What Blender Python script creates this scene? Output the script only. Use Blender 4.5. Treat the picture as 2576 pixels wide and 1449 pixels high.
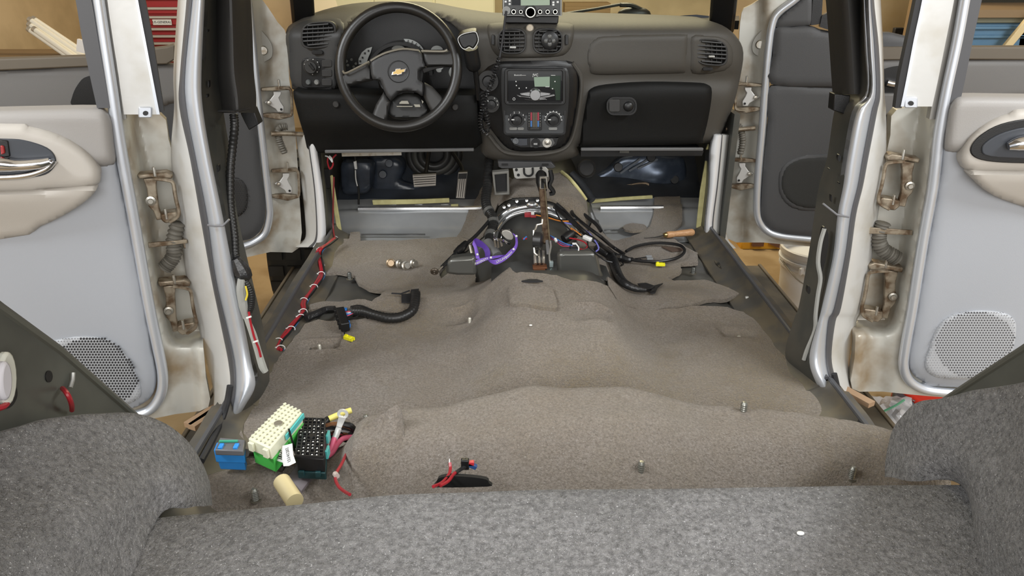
import bpy, bmesh, math, random
from mathutils import Vector, Matrix, noise
random.seed(7)
SC = bpy.context.scene
for o in list(bpy.data.objects): bpy.data.objects.remove(o)
# ------------------------------------------------------------------ camera
FPX, CX, CY = 1900.0, 1288.0, 724.5
CAM = Vector((-0.10, 0.0, 0.95)); PITCH = math.radians(24.0); YAW = math.radians(0.9)
cd = bpy.data.cameras.new('camera'); cd.sensor_width = 36.0; cd.lens = FPX/2576*36.0
cd.clip_start = 0.02; cd.clip_end = 100
cam = bpy.data.objects.new('camera', cd); SC.collection.objects.link(cam)
cam.location = CAM; cam.rotation_euler = (math.radians(90)-PITCH, 0, -YAW)
SC.camera = cam
# ------------------------------------------------------------------ world, lamps, exposure
w = bpy.data.worlds.new('world'); SC.world = w; w.use_nodes = True
bg = w.node_tree.nodes['Background']; bg.inputs[0].default_value = (0.93, 0.96, 1.0, 1); bg.inputs[1].default_value = 0.85
SC.view_settings.view_transform = 'Standard'; SC.view_settings.look = 'None'
SC.view_settings.exposure = -0.10; SC.view_settings.gamma = 1.0; SC.view_settings.use_curve_mapping = False
def area(name, loc, aim, sx, sy, power, col):
    l = bpy.data.lights.new(name, 'AREA'); l.shape = 'RECTANGLE'; l.size = sx; l.size_y = sy; l.energy = power; l.color = col
    o = bpy.data.objects.new(name, l); SC.collection.objects.link(o); o.location = loc
    o.rotation_euler = (Vector(aim)-Vector(loc)).to_track_quat('-Z', 'Y').to_euler(); return o
area('daylight_from_garage_door', (0.3, -2.6, 1.7), (0, 1.2, 0.2), 3.4, 2.2, 150, (1.0, 0.98, 0.95))
area('ceiling_tube_lamp_left', (-2.0, 0.6, 2.1), (-0.7, 1.5, 0.3), 1.5, 0.35, 62, (0.93, 0.97, 1.0))
area('ceiling_tube_lamp_right', (2.0, 0.6, 2.1), (0.7, 1.5, 0.3), 1.5, 0.35, 66, (0.93, 0.97, 1.0))
area('warm_lamp_front', (0.2, 4.6, 2.25), (0.0, 4.2, 0.3), 2.2, 0.8, 110, (1.0, 0.85, 0.58))
# ------------------------------------------------------------------ projection helpers (real depth in metres)
_f = Vector((math.sin(YAW)*math.cos(PITCH), math.cos(YAW)*math.cos(PITCH), -math.sin(PITCH)))
_r = Vector((math.cos(YAW), -math.sin(YAW), 0)); _u = _r.cross(_f)
def ray(px, py): return _f + _r*((px-CX)/FPX) + _u*((CY-py)/FPX)
def W(px, py, d):                       # point at depth y = d
    r = ray(px, py); return CAM + r*((d-CAM.y)/r.y)
def WZ(px, py, z):                      # point at height z
    r = ray(px, py); return CAM + r*((z-CAM.z)/r.z)
def WX(px, py, x):
    r = ray(px, py); return CAM + r*((x-CAM.x)/r.x)
def sstep(a, b, t):
    t = max(0.0, min(1.0, (t-a)/(b-a))); return t*t*(3-2*t)
def lerp(a, b, t): return a+(b-a)*t
# ------------------------------------------------------------------ scene helpers
COL = SC.collection; WL = {}
def T(name, label, cat, loc=(0, 0, 0), group=None):
    o = bpy.data.objects.new(name, None); COL.objects.link(o); o.empty_display_size = 0.05
    o.location = loc; o['label'] = label; o['category'] = cat
    if group: o['group'] = group
    WL[o.name] = Vector(loc); return o
def tag(o, label, cat, group=None):
    o['label'] = label; o['category'] = cat
    if group: o['group'] = group
    return o
def struct(o, label=None):
    o['kind'] = 'structure'
    if label: o['label'] = label
    return o
def O(name, V, F, mat, parent=None, smooth=40, bev=0, sub=0):
    V = [Vector(v) for v in V]
    if parent is not None: org = WL[parent.name]
    else:
        xs = [v.x for v in V]; ys = [v.y for v in V]; zs = [v.z for v in V]
        org = Vector(((min(xs)+max(xs))/2, (min(ys)+max(ys))/2, min(zs)))
    me = bpy.data.meshes.new(name); me.from_pydata([v-org for v in V], [], F); me.validate()
    b = bmesh.new(); b.from_mesh(me); bmesh.ops.recalc_face_normals(b, faces=b.faces); b.to_mesh(me); b.free()
    if smooth:
        me.shade_smooth(); me.set_sharp_from_angle(angle=math.radians(smooth))
    o = bpy.data.objects.new(name, me); COL.objects.link(o)
    if isinstance(mat, (list, tuple)):
        for m in mat: me.materials.append(m)
    else: me.materials.append(mat)
    if parent is not None: o.parent = parent
    else: o.location = org
    WL[o.name] = org
    if bev:
        m = o.modifiers.new('bevel', 'BEVEL'); m.width = bev; m.segments = 2; m.limit_method = 'ANGLE'; m.angle_limit = math.radians(40)
    if sub:
        m = o.modifiers.new('subd', 'SUBSURF'); m.levels = sub; m.render_levels = sub
    return o
def cr(P, n=6, closed=False):           # Catmull-Rom through points (tuples or Vectors)
    P = [Vector(p) for p in P]; N = len(P); out = []
    rng = N if closed else N-1
    for i in range(rng):
        p1, p2 = P[i], P[(i+1) % N]
        p0 = P[(i-1) % N] if (closed or i > 0) else p1*2-p2
        p3 = P[(i+2) % N] if (closed or i+2 < N) else p2*2-p1
        for k in range(n):
            t = k/n
            out.append(0.5*((2*p1)+(p2-p0)*t+(2*p0-5*p1+4*p2-p3)*t*t+(3*p1-p0-3*p2+p3)*t**3))
    if not closed: out.append(P[-1])
    return out
def crs(vals, n):                       # the same for a list of numbers
    return [v.x for v in cr([(v, 0, 0) for v in vals], n)]
def rrect(cx, cy, hw, hh, r, n=4):      # rounded rectangle outline, 2-D
    P = []
    for (sx, sy, a0) in ((1, 1, 0), (-1, 1, 90), (-1, -1, 180), (1, -1, 270)):
        for k in range(n+1):
            a = math.radians(a0+90*k/n); P.append((cx+sx*(hw-r)+r*math.cos(a), cy+sy*(hh-r)+r*math.sin(a)))
    return P
def ell(cx, cy, rx, ry, n=24, a0=0, a1=360):
    full = abs(a1-a0) >= 360
    return [(cx+rx*math.cos(math.radians(a0+(a1-a0)*k/(n if full else n-1))), cy+ry*math.sin(math.radians(a0+(a1-a0)*k/(n if full else n-1)))) for k in range(n)]
class B:
    def __init__(s): s.V = []; s.F = []
    def add(s, V, F):
        n = len(s.V); s.V += [Vector(v) for v in V]; s.F += [[i+n for i in f] for f in F]; return s
    def box(s, c, sz, R=None):
        c = Vector(c); h = Vector(sz)/2; V = []
        for x in (-1, 1):
            for y in (-1, 1):
                for z in (-1, 1):
                    v = Vector((x*h.x, y*h.y, z*h.z)); V.append(c+(R @ v if R else v))
        return s.add(V, [(0, 1, 3, 2), (4, 6, 7, 5), (0, 4, 5, 1), (2, 3, 7, 6), (0, 2, 6, 4), (1, 5, 7, 3)])
    def bar(s, a, b, wd, th, up=(0, 0, 1)):   # rectangular bar from a to b
        a, b = Vector(a), Vector(b); z = (b-a); L = z.length; z.normalize()
        x = Vector(up).cross(z)
        if x.length < 1e-4: x = Vector((1, 0, 0)).cross(z)
        x.normalize(); y = z.cross(x); R = Matrix((x, y, z)).transposed()
        return s.box((a+b)/2, (wd, th, L), R)
    def prism(s, P, vec):
        P = [Vector(p) for p in P]; n = len(P); vec = Vector(vec)
        F = [list(range(n)), list(range(2*n-1, n-1, -1))]+[[i, (i+1) % n, n+(i+1) % n, n+i] for i in range(n)]
        return s.add(P+[p+vec for p in P], F)
    def ring(s, P, Q, vec):                  # frame between outlines P (outer) and Q (inner), extruded
        n = len(P); vec = Vector(vec); P = [Vector(p) for p in P]; Q = [Vector(q) for q in Q]
        V = P+Q+[p+vec for p in P]+[q+vec for q in Q]; F = []
        for i in range(n):
            j = (i+1) % n
            F += [[i, j, n+j, n+i], [2*n+i, 3*n+i, 3*n+j, 2*n+j], [i, 2*n+i, 2*n+j, j], [n+i, n+j, 3*n+j, 3*n+i]]
        return s.add(V, F)
    def tube(s, P, r, n=8, sm=0, closed=False, flat=1.0, up=None):
        P = cr(P, sm, closed) if sm else [Vector(p) for p in P]
        N = len(P); R = r if isinstance(r, (list, tuple)) else None
        if R:
            M = len(R); rr = []
            for i in range(N):
                t = i/(N-1)*(M-1); k = min(int(t), M-2); rr.append(lerp(R[k], R[k+1], t-k))
        else: rr = [r]*N
        V = []; prev = None
        for i in range(N):
            t = (P[(i+1) % N]-P[i-1]) if (closed or 0 < i < N-1) else (P[1]-P[0] if i == 0 else P[-1]-P[-2])
            if t.length < 1e-9: t = Vector((0, 0, 1))
            t.normalize()
            if prev is None:
                a = Vector(up) if up else Vector((0, 0, 1))
                if abs(a.dot(t)) > .95: a = Vector((1, 0, 0))
                x = (a-t*a.dot(t)).normalized()
            else:
                x = prev-t*prev.dot(t)
                x = x.normalized() if x.length > 1e-6 else prev
            prev = x; y = t.cross(x)
            for k in range(n):
                a = 2*math.pi*k/n; V.append(P[i]+x*(math.cos(a)*rr[i]*flat)+y*(math.sin(a)*rr[i]))
        F = []
        for i in range(N if closed else N-1):
            j = (i+1) % N
            for k in range(n): F.append([i*n+k, i*n+(k+1) % n, j*n+(k+1) % n, j*n+k])
        if not closed: F += [list(range(n)), [(N-1)*n+k for k in range(n)]]
        return s.add(V, F)
    def cyl(s, a, b, r, r2=None, n=16):
        return s.tube([a, b], [r, r if r2 is None else r2], n)
    def lathe(s, prof, o, ax=(0, 0, 1), n=24):   # prof: (radius, height) along ax
        ax = Vector(ax).normalized(); t = Vector((1, 0, 0)) if abs(ax.x) < .9 else Vector((0, 1, 0))
        x = ax.cross(t).normalized(); y = ax.cross(x); o = Vector(o); V = []; F = []; m = len(prof)
        for (r, h) in prof:
            for k in range(n):
                a = 2*math.pi*k/n; V.append(o+ax*h+x*(math.cos(a)*r)+y*(math.sin(a)*r))
        for i in range(m-1):
            for k in range(n): F.append([i*n+k, i*n+(k+1) % n, (i+1)*n+(k+1) % n, (i+1)*n+k])
        if prof[0][0] > 1e-5: F.append(list(range(n)))
        if prof[-1][0] > 1e-5: F.append([(m-1)*n+k for k in range(n)])
        return s.add(V, F)
    def ball(s, c, r, sq=(1, 1, 1), n=10):
        c = Vector(c); V = []; F = []
        for i in range(n+1):
            a = math.pi*i/n
            for k in range(n*2):
                b = math.pi*k/n; V.append(c+Vector((math.sin(a)*math.cos(b)*r*sq[0], math.sin(a)*math.sin(b)*r*sq[1], math.cos(a)*r*sq[2])))
        m = n*2
        for i in range(n):
            for k in range(m): F.append([i*m+k, i*m+(k+1) % m, (i+1)*m+(k+1) % m, (i+1)*m+k])
        return s.add(V, F)
    def grid(s, rows, vec=None):             # quads between rows of points; vec closes it into a slab
        m = len(rows[0]); V = [Vector(p) for r in rows for p in r]; F = []
        R = len(rows)
        for i in range(R-1):
            for k in range(m-1): F.append([i*m+k, i*m+k+1, (i+1)*m+k+1, (i+1)*m+k])
        if vec is not None:
            n = len(V); vec = Vector(vec); V2 = [v+vec for v in V]
            F2 = [[i+n for i in f[::-1]] for f in F]
            rim = [k for k in range(m)]+[i*m+m-1 for i in range(1, R)]+[(R-1)*m+k for k in range(m-2, -1, -1)]+[i*m for i in range(R-2, 0, -1)]
            F += F2+[[rim[i], rim[(i+1) % len(rim)], rim[(i+1) % len(rim)]+n, rim[i]+n] for i in range(len(rim))]
            V += V2
        return s.add(V, F)
    def o(s, name, mat, parent=None, **k): return O(name, s.V, s.F, mat, parent, **k)
def patch(rows, n=4, m=4):                   # Catmull-Rom refinement of a control net of points
    R = [cr(r, m) for r in rows]; out = []
    cols = [cr([r[k] for r in R], n) for k in range(len(R[0]))]
    return [[c[i] for c in cols] for i in range(len(cols[0]))]
def polydist(x, y, P):
    best = 1e9; n = len(P)
    for i in range(n):
        ax, ay = P[i][0], P[i][1]; bx, by = P[(i+1) % n][0], P[(i+1) % n][1]
        dx, dy = bx-ax, by-ay; L = dx*dx+dy*dy
        t = 0 if L == 0 else max(0, min(1, ((x-ax)*dx+(y-ay)*dy)/L))
        d = (ax+t*dx-x)**2+(ay+t*dy-y)**2
        if d < best: best = d
    return math.sqrt(best)
def clipgrid(P, step):                       # polygon cut into a grid; returns bmesh in the polygon's own 2-D space
    b = bmesh.new(); vs = [b.verts.new((p[0], p[1], 0)) for p in P]; b.faces.new(vs)
    xs = [p[0] for p in P]; ys = [p[1] for p in P]
    for ax, lo, hi in ((0, min(xs), max(xs)), (1, min(ys), max(ys))):
        k = math.floor(lo/step)+1
        while k*step < hi-step*.02:
            co = [0, 0, 0]; no = [0, 0, 0]; co[ax] = k*step; no[ax] = 1
            bmesh.ops.bisect_plane(b, geom=b.verts[:]+b.edges[:]+b.faces[:], dist=step*.004, plane_co=co, plane_no=no); k += 1
    return b
def skirt(b, fn, vec):                       # map every 2-D vertex with fn, then hang a wall of vec from the outline
    bound = [(e.verts[0].index, e.verts[1].index) for e in b.edges if e.is_boundary]
    V = [fn(v.co.x, v.co.y) for v in b.verts]; F = [[v.index for v in f.verts] for f in b.faces]
    vec = Vector(vec); new = {}
    for e in bound:
        for i in e:
            if i not in new: new[i] = len(V); V.append(V[i]+vec)
    for (i, j) in bound: F.append([i, j, new[j], new[i]])
    return V, F
def relief(name, P, dfn, mat, parent=None, back=.04, step=8, rw=0, rd=0, smooth=50):
    """panel traced as outline P, standing at depth dfn, edges rolled back by rd metres over rw"""
    b = clipgrid(P, step); b.verts.index_update()
    def fn(x, y):
        d = dfn(x, y) if callable(dfn) else dfn
        if rw:
            e = 1-min(1, polydist(x, y, P)/rw); d += rd*(1-math.sqrt(max(0, 1-e*e)))
        return W(x, y, d)
    V, F = skirt(b, fn, (0, back, 0)); b.free()
    return O(name, V, F, mat, parent, smooth=smooth)
class Frame:                                 # a plane in space: o + a*u + b*v + c*n
    def __init__(s, o, u, v): s.o = Vector(o); s.u = Vector(u).normalized(); s.v = Vector(v).normalized(); s.n = s.u.cross(s.v)
    def w(s, a, b, c=0.0): return s.o+s.u*a+s.v*b+s.n*c
    def px(s, x, y, c=0.0):                  # ray through the plane raised by c
        r = ray(x, y); q = s.o+s.n*c; t = (q-CAM).dot(s.n)/r.dot(s.n); return CAM+r*t
def text(name, s, o, u, v, size, mat, parent, th=.0004, align='CENTER'):
    c = bpy.data.curves.new(name, 'FONT'); c.body = s; c.size = size; c.align_x = align; c.align_y = 'CENTER'; c.extrude = th; c.resolution_u = 2
    t = bpy.data.objects.new(name+'_tmp', c); COL.objects.link(t); bpy.context.view_layer.update()
    me = bpy.data.meshes.new_from_object(t.evaluated_get(bpy.context.evaluated_depsgraph_get()))
    u = Vector(u).normalized(); v = Vector(v).normalized(); n = u.cross(v)
    V = [Vector(o)+u*p.co.x+v*p.co.y+n*p.co.z for p in me.vertices]; F = [list(p.vertices) for p in me.polygons]
    bpy.data.objects.remove(t); bpy.data.curves.remove(c); bpy.data.meshes.remove(me)
    return O(name, V, F, mat, parent, smooth=0)
# ------------------------------------------------------------------ materials
MATS = {}
def M(name, col, rough=.5, metal=0, col2=None, nscale=8, bump=0, bscale=200, spec=.5, lo=.4, hi=.6, detail=4, coat=0, stretch=None):
    if name in MATS: return MATS[name]
    m = bpy.data.materials.new(name); m.use_nodes = True; nt = m.node_tree; p = nt.nodes['Principled BSDF']
    p.inputs['Base Color'].default_value = (*col, 1); p.inputs['Roughness'].default_value = rough; p.inputs['Metallic'].default_value = metal
    p.inputs['Specular IOR Level'].default_value = spec; p.inputs['Coat Weight'].default_value = coat
    tc = nt.nodes.new('ShaderNodeTexCoord'); src = tc.outputs['Object']
    if stretch:
        mp = nt.nodes.new('ShaderNodeMapping'); mp.inputs['Scale'].default_value = stretch; nt.links.new(src, mp.inputs[0]); src = mp.outputs[0]
    if col2:
        n = nt.nodes.new('ShaderNodeTexNoise'); n.inputs['Scale'].default_value = nscale; n.inputs['Detail'].default_value = detail
        r = nt.nodes.new('ShaderNodeMapRange'); r.inputs[1].default_value = lo; r.inputs[2].default_value = hi
        x = nt.nodes.new('ShaderNodeMix'); x.data_type = 'RGBA'; x.inputs[6].default_value = (*col, 1); x.inputs[7].default_value = (*col2, 1)
        nt.links.new(src, n.inputs[0]); nt.links.new(n.outputs[0], r.inputs[0]); nt.links.new(r.outputs[0], x.inputs[0]); nt.links.new(x.outputs[2], p.inputs['Base Color'])
    if bump:
        n = nt.nodes.new('ShaderNodeTexNoise'); n.inputs['Scale'].default_value = bscale; n.inputs['Detail'].default_value = 3
        b = nt.nodes.new('ShaderNodeBump'); b.inputs['Strength'].default_value = bump; b.inputs['Distance'].default_value = .004
        nt.links.new(tc.outputs['Object'], n.inputs[0]); nt.links.new(n.outputs[0], b.inputs['Height']); nt.links.new(b.outputs[0], p.inputs['Normal'])
    MATS[name] = m; return m
def carpet_mat(name, c1, c2, c3, sc=1.0, bump=1.0, c4=None, tf=210, dk=.62):
    m = bpy.data.materials.new(name); m.use_nodes = True; nt = m.node_tree; p = nt.nodes['Principled BSDF']; L = nt.links.new
    p.inputs['Roughness'].default_value = 1; p.inputs['Specular IOR Level'].default_value = .1
    p.inputs['Sheen Weight'].default_value = .25; p.inputs['Sheen Roughness'].default_value = .5
    tc = nt.nodes.new('ShaderNodeTexCoord')
    def nz(s, d): n = nt.nodes.new('ShaderNodeTexNoise'); n.inputs['Scale'].default_value = s; n.inputs['Detail'].default_value = d; n.inputs['Roughness'].default_value = .65; L(tc.outputs['Object'], n.inputs[0]); return n
    def rng(n, a, b): r = nt.nodes.new('ShaderNodeMapRange'); r.inputs[1].default_value = a; r.inputs[2].default_value = b; L(n.outputs[0], r.inputs[0]); return r
    def mix(a, b, f):
        x = nt.nodes.new('ShaderNodeMix'); x.data_type = 'RGBA'
        for i, v in ((6, a), (7, b)):
            if isinstance(v, tuple): x.inputs[i].default_value = (*v, 1)
            else: L(v, x.inputs[i])
        L(f.outputs[0], x.inputs[0]); return x.outputs[2]
    big = rng(nz(5*sc, 4), .35, .66); dirt = rng(nz(2.6*sc, 5), .46, .64); tuft = rng(nz(tf*sc, 3), .35, .68); dots = rng(nz(430*sc, 1), .66, .76)
    c = mix(c1, c2, big); c = mix(c, c4, dirt) if c4 else c; c = mix(c, tuple(min(1, k*dk) for k in c1), tuft); c = mix(c, c3, dots)
    L(c, p.inputs['Base Color'])
    h = nz(260*sc, 4); h2 = nz(22*sc, 3)
    ad = nt.nodes.new('ShaderNodeMath'); ad.operation = 'MULTIPLY_ADD'; L(h2.outputs[0], ad.inputs[0]); ad.inputs[1].default_value = 1.5; L(h.outputs[0], ad.inputs[2])
    b = nt.nodes.new('ShaderNodeBump'); b.inputs['Strength'].default_value = bump; b.inputs['Distance'].default_value = .006/sc**.5; L(ad.outputs[0], b.inputs['Height']); L(b.outputs[0], p.inputs['Normal'])
    MATS[name] = m; return m
carpet = carpet_mat('worn_taupe_carpet', (.30, .25, .198), (.355, .315, .28), (.46, .42, .38), 1.0, 1.2, (.265, .21, .135))
carpet_grey = carpet_mat('grey_cargo_carpet', (.35, .34, .335), (.47, .455, .46), (.85, .84, .85), .8, 2.0, None, 150, .5)
silver = M('silver_paint', (.64, .67, .72), .33, .62, coat=.25)
cream = M('dusty_silver_paint', (.58, .575, .555), .36, .2, (.47, .445, .39), 9, bump=.05, bscale=60, lo=.48, hi=.7)
dirty = M('dirty_door_paint', (.56, .55, .50), .36, .15, (.28, .21, .13), 9, lo=.45, hi=.72)
greymetal = M('dark_primer_metal', (.075, .078, .072), .38, .35, (.11, .105, .09), 9)
floormetal = M('floor_pan_metal', (.085, .085, .082), .36, .4, (.12, .115, .10), 7)
toemetal = M('grey_toe_board_paint', (.50, .51, .51), .28, .45, (.42, .43, .44), 6)
rubber = M('black_rubber', (.018, .018, .02), .6)
seal = M('grey_rubber_seal', (.07, .07, .075), .45)
blackpl = M('black_plastic', (.008, .008, .0085), .42, bump=.08, bscale=500)
darkpl = M('charcoal_plastic', (.028, .027, .026), .55, bump=.12, bscale=600)
dashpl = M('dash_grey_plastic', (.056, .051, .043), .6, bump=.15, bscale=500)
trimlight = M('light_grey_trim', (.345, .36, .39), .5, bump=.08, bscale=500)
trimwarm = M('warm_grey_trim', (.30, .285, .27), .5, bump=.08, bscale=500)
trimbeige = M('beige_trim', (.46, .43, .39), .5, bump=.05, bscale=500)
trimdark = M('dark_grey_door_trim', (.060, .060, .062), .6, bump=.1, bscale=500)
chrome = M('chrome', (.75, .75, .77), .12, 1)
steel = M('zinc_steel', (.55, .53, .48), .35, .9, (.35, .28, .2), 60, lo=.5, hi=.75)
dirtysteel = M('dirty_hinge_steel', (.34, .29, .22), .42, .6, (.13, .085, .05), 45, lo=.40, hi=.62)
rust = M('rusty_steel', (.20, .14, .09), .5, .6, (.10, .06, .04), 60)
white = M('white_plastic', (.75, .75, .73), .45)
# ================================================================== garage shell
concrete = M('stained_concrete', (.30, .22, .12), .65, 0, (.22, .15, .07), 5, bump=.1, bscale=40)
drywall = M('tan_drywall', (.62, .50, .32), .85, 0, (.50, .40, .25), 3)
GZ = -.52
struct(B().box((0, 3, GZ-.05), (9, 12, .1)).o('floor', concrete), 'stained tan concrete garage floor')
struct(B().box((-3.6, 3.0, .9), (.12, 10, 3.0)).o('wall_left', drywall), 'tan garage wall behind the left doors')
struct(B().box((3.6, 3.0, .9), (.12, 10, 3.0)).o('wall_right', drywall), 'tan garage wall behind the right doors')
struct(B().box((0, 7.0, .9), (7.4, .12, 3.0)).o('wall_front', drywall), 'tan garage wall seen through the windshield')
struct(B().box((0, 3.0, 2.42), (7.4, 8.0, .08)).o('ceiling', M('ceiling_board', (.62, .58, .50), .9)), 'pale garage ceiling')  # out of view; added to block world light from above, leaving the rear open
# ================================================================== car floor heights
XT = .045
HT = [(0.0, .03), (1.3, .03), (1.5, .055), (1.75, .11), (1.93, .15), (1.985, .095), (2.28, .085), (2.335, .10), (2.375, .20), (2.75, .25), (3.3, .3)]
TOE = [(2.56, -.012), (2.66, .0), (2.70, .018), (2.735, .045), (2.755, .052), (2.775, .050), (2.80, .060), (2.84, .068), (2.90, .10), (3.3, .3)]
DENT = []                                # seat-mount wells pressed into the carpet: (x, y, half width, half depth)
def interp(T_, t):
    if t <= T_[0][0]: return T_[0][1]
    for (a, va), (b, vb) in zip(T_, T_[1:]):
        if t <= b: return va+(vb-va)*(t-a)/(b-a)
    return T_[-1][1]
def H(x, y):
    a = abs(x-XT); t = 1-sstep(.08, .27, a)
    z = interp(HT, y)*t
    y0 = 1.365-.11*((x-.05)/.6)**2; amp = lerp(.035, .10, sstep(-.43, -.36, x))
    z += amp*sstep(y0+.02, y0-.07, y)-.85*amp*sstep(1.20, 1.04, y)-.034*math.exp(-((y-y0-.065)/.05)**2)
    z -= .045*sstep(1.165, 1.11, y)*sstep(-.25, -.38, x)
    z += .035*math.exp(-((y-1.97)/.10)**2)*sstep(.60, .45, abs(x+.01))*(1-t)
    z += .004*noise.noise(Vector((x*7, y*7, 1.3)))
    for (cx, cy, hw, hd) in DENT:
        u = abs(x-cx)/hw; v = abs(y-cy)/hd
        if u < 1.8 and v < 1.8:
            m = max(u, v); z += .006*sstep(1.7, 1.2, m)-.020*sstep(1.15, .85, m)
    if y > 2.56: z = max(z, interp(TOE, y))
    return z
def G(px, py, off=0.0):                 # pixel ray onto the floor relief raised by off
    r = ray(px, py); lo = .6; hi = None; t0 = .6
    s = t0
    while s < 3.3:
        p = CAM+r*(s/r.y)
        if p.z < H(p.x, p.y)+off: hi = s; break
        lo = s; s += .03
    if hi is None: return CAM+r*(3.0/r.y)
    for _ in range(12):
        m = (lo+hi)/2; p = CAM+r*(m/r.y)
        if p.z < H(p.x, p.y)+off: hi = m
        else: lo = m
    p = CAM+r*(hi/r.y); return p
def sheet(name, P, mat, parent=None, off=.012, step=.02, thick=.010, world=False, ruffle=.004, zf=None, sub=None):
    """limp sheet lying on the floor relief: outline given by pixels (or x,y when world)"""
    if not world: P = [(q.x, q.y) for q in (G(a, b, off) for a, b in P)]
    Q = []
    n = len(P)
    for i in range(n):
        a = Vector((P[i][0], P[i][1])); b = Vector((P[(i+1) % n][0], P[(i+1) % n][1])); k = max(1, int((b-a).length/.012))
        for j in range(k):
            p = a+(b-a)*(j/k); nn = noise.noise_vector(Vector((p.x*60, p.y*60, 3)))*ruffle
            Q.append((p.x+nn.x, p.y+nn.y))
    b = clipgrid(Q, step); b.verts.index_update()
    def fn(x, y):
        z = H(x, y)+off
        if zf: z += zf(x, y)
        return Vector((x, y, z))
    V, F = skirt(b, fn, (0, 0, -thick)); b.free()
    return O(name, V, F, mat, parent, smooth=60)
# ================================================================== car body
body = T('car_shell', 'stripped silver car body shell with bare pillars and floor pan', 'car body', (0, 1.6, 0))
rows = []
for i in range(81):
    y = .92+i*(2.98-.92)/80
    rows.append([Vector((x, y, H(x, y)-.004-.014*sstep(2.5, 2.6, y)+(.012*noise.noise(Vector((x*9, y*9, 7))) if abs(x-XT) > .3 else 0))) for x in [(-.70+k*1.40/64) for k in range(65)]])
B().grid(rows).o('floor_pan', floormetal, body, smooth=60)
# sills: bent sheet with lip, rubber edge and step
def sill(xs, y0, y1, name):
    prof = [(-.075, .0), (-.045, .012), (-.012, .03), (-.004, .045), (.004, .045), (.008, .022), (.05, .012), (.06, -.03), (.06, -.16)]
    sg = -1 if xs < 0 else 1
    rows = [[Vector((xs+sg*a, y0+(y1-y0)*i/24, b+.004*noise.noise(Vector((a*30, i*.4, xs))))) for a, b in prof] for i in range(25)]
    o = B().grid(rows, (0, 0, -.006)).o(name, M('sill_paint', (.10, .095, .085), .5, .3, (.16, .135, .095), 10), body)
    r2 = B().tube([(xs+sg*.0, y0, .047), (xs, y1, .047)], .006, 8).o('lip_trim', seal, o)
    return o
sill(-.70, 1.46, 2.60, 'sill'); sill(.652, 1.50, 2.62, 'sill')
sill(-.705, .95, 1.46, 'sill'); sill(.66, .95, 1.50, 'sill')
def strips(name_cols, rows, parent, thick=.02):
    """vertical pillar made of neighbouring strips; rows: (py, [x edges], [depths])"""
    if rows[0][0] < 0:                  # carry the pillar on up to the roof
        (p0, x0, d0), (p1, x1, d1) = rows[0], rows[1]; k = 340/(p1-p0)
        rows = [(p0-340, [a-(b-a)*k*.8 for a, b in zip(x0, x1)], d0)]+rows
    for k, (nm, mat, rnd) in enumerate(name_cols):
        net = []
        for (py, xs, ds) in rows:
            a, b = xs[k], xs[k+1]; da, db = ds[k], ds[k+1]
            if not isinstance(py, (list, tuple)): pa = pb = py
            else: pa, pb = py[k], py[k+1]
            pts = []
            for t in (0, .2, .5, .8, 1):
                bul = rnd*(1-(2*t-1)**2)
                pts.append(W(lerp(a, b, t), lerp(pa, pb, t), lerp(da, db, t)-bul))
            net.append(pts)
        g = patch(net, 5, 2)
        B().grid(g, (0, thick, 0)).o(nm, mat, parent, smooth=60)
# left B pillar: outer face, seal, silver flange, inner panel
LB = [(-60, [449, 470, 486, 517, 545]), (0, [447, 469, 484, 515, 540]), (180, [436, 453, 466, 507, 545]), (270, [438, 451, 469, 510, 552]), (400, [430, 478, 493, 531, 572]),
      (548, [448, 504, 522, 561, 590]), (700, [469, 531, 543, 590, 625]), (830, [501, 558, 573, 617, 655]), (910, [519, 574, 590, 632, 668]), (970, [534, 579, 593, 642, 672]), (1020, [537, 567, 587, 617, 668]), (1062, [528, 552, 567, 590, 650])]
def lbd(py):
    f = .06*sstep(850, 1062, py); return [1.56-f, 1.50-f, 1.48-f, 1.47-f*.8, 1.56-f*.5]
pil = T('door_pillar', 'silver painted pillar left of the steering wheel, between front and rear doors', 'car pillar', W(600, 1000, 1.45))
strips([('outer_face', cream, .012), ('door_seal', seal, .008), ('silver_flange', silver, .016), ('inner_panel', greymetal, .004)], [(p, x, lbd(p)) for p, x in LB], pil)
RB = [(-60, [2160, 2186, 2196, 2203, 2216]), (0, [2165, 2183, 2190, 2199, 2216]), (119, [2150, 2186, 2199, 2211, 2222]), (232, [2130, 2190, 2203, 2215, 2225]), (285, [2108, 2154, 2191, 2206, 2229]), (400, [2090, 2131, 2169, 2184, 2229]),
      (469, [2070, 2121, 2157, 2171, 2221]), (540, [2058, 2107, 2140, 2154, 2209]), (647, [2042, 2095, 2125, 2139, 2194]), (775, [2018, 2067, 2098, 2116, 2170]), (809, [2006, 2058, 2083, 2102, 2155]), (898, [1982, 2036, 2077, 2092, 2139]), (957, [2005, 2050, 2088, 2104, 2137]), (1010, [2030, 2083, 2110, 2126, 2151])]
def rbd(py):
    f = .05*sstep(850, 1010, py); return [1.64-f*.5, 1.54-f*.8, 1.55-f, 1.57-f, 1.63-f]
pir = T('door_pillar', 'silver painted pillar on the glovebox side, between front and rear doors', 'car pillar', W(2080, 980, 1.5))
strips([('inner_panel', greymetal, .004), ('silver_flange', silver, .016), ('door_seal', seal, .008), ('outer_face', cream, .012)], [(p, x, rbd(p)) for p, x in RB], pir)
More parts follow.
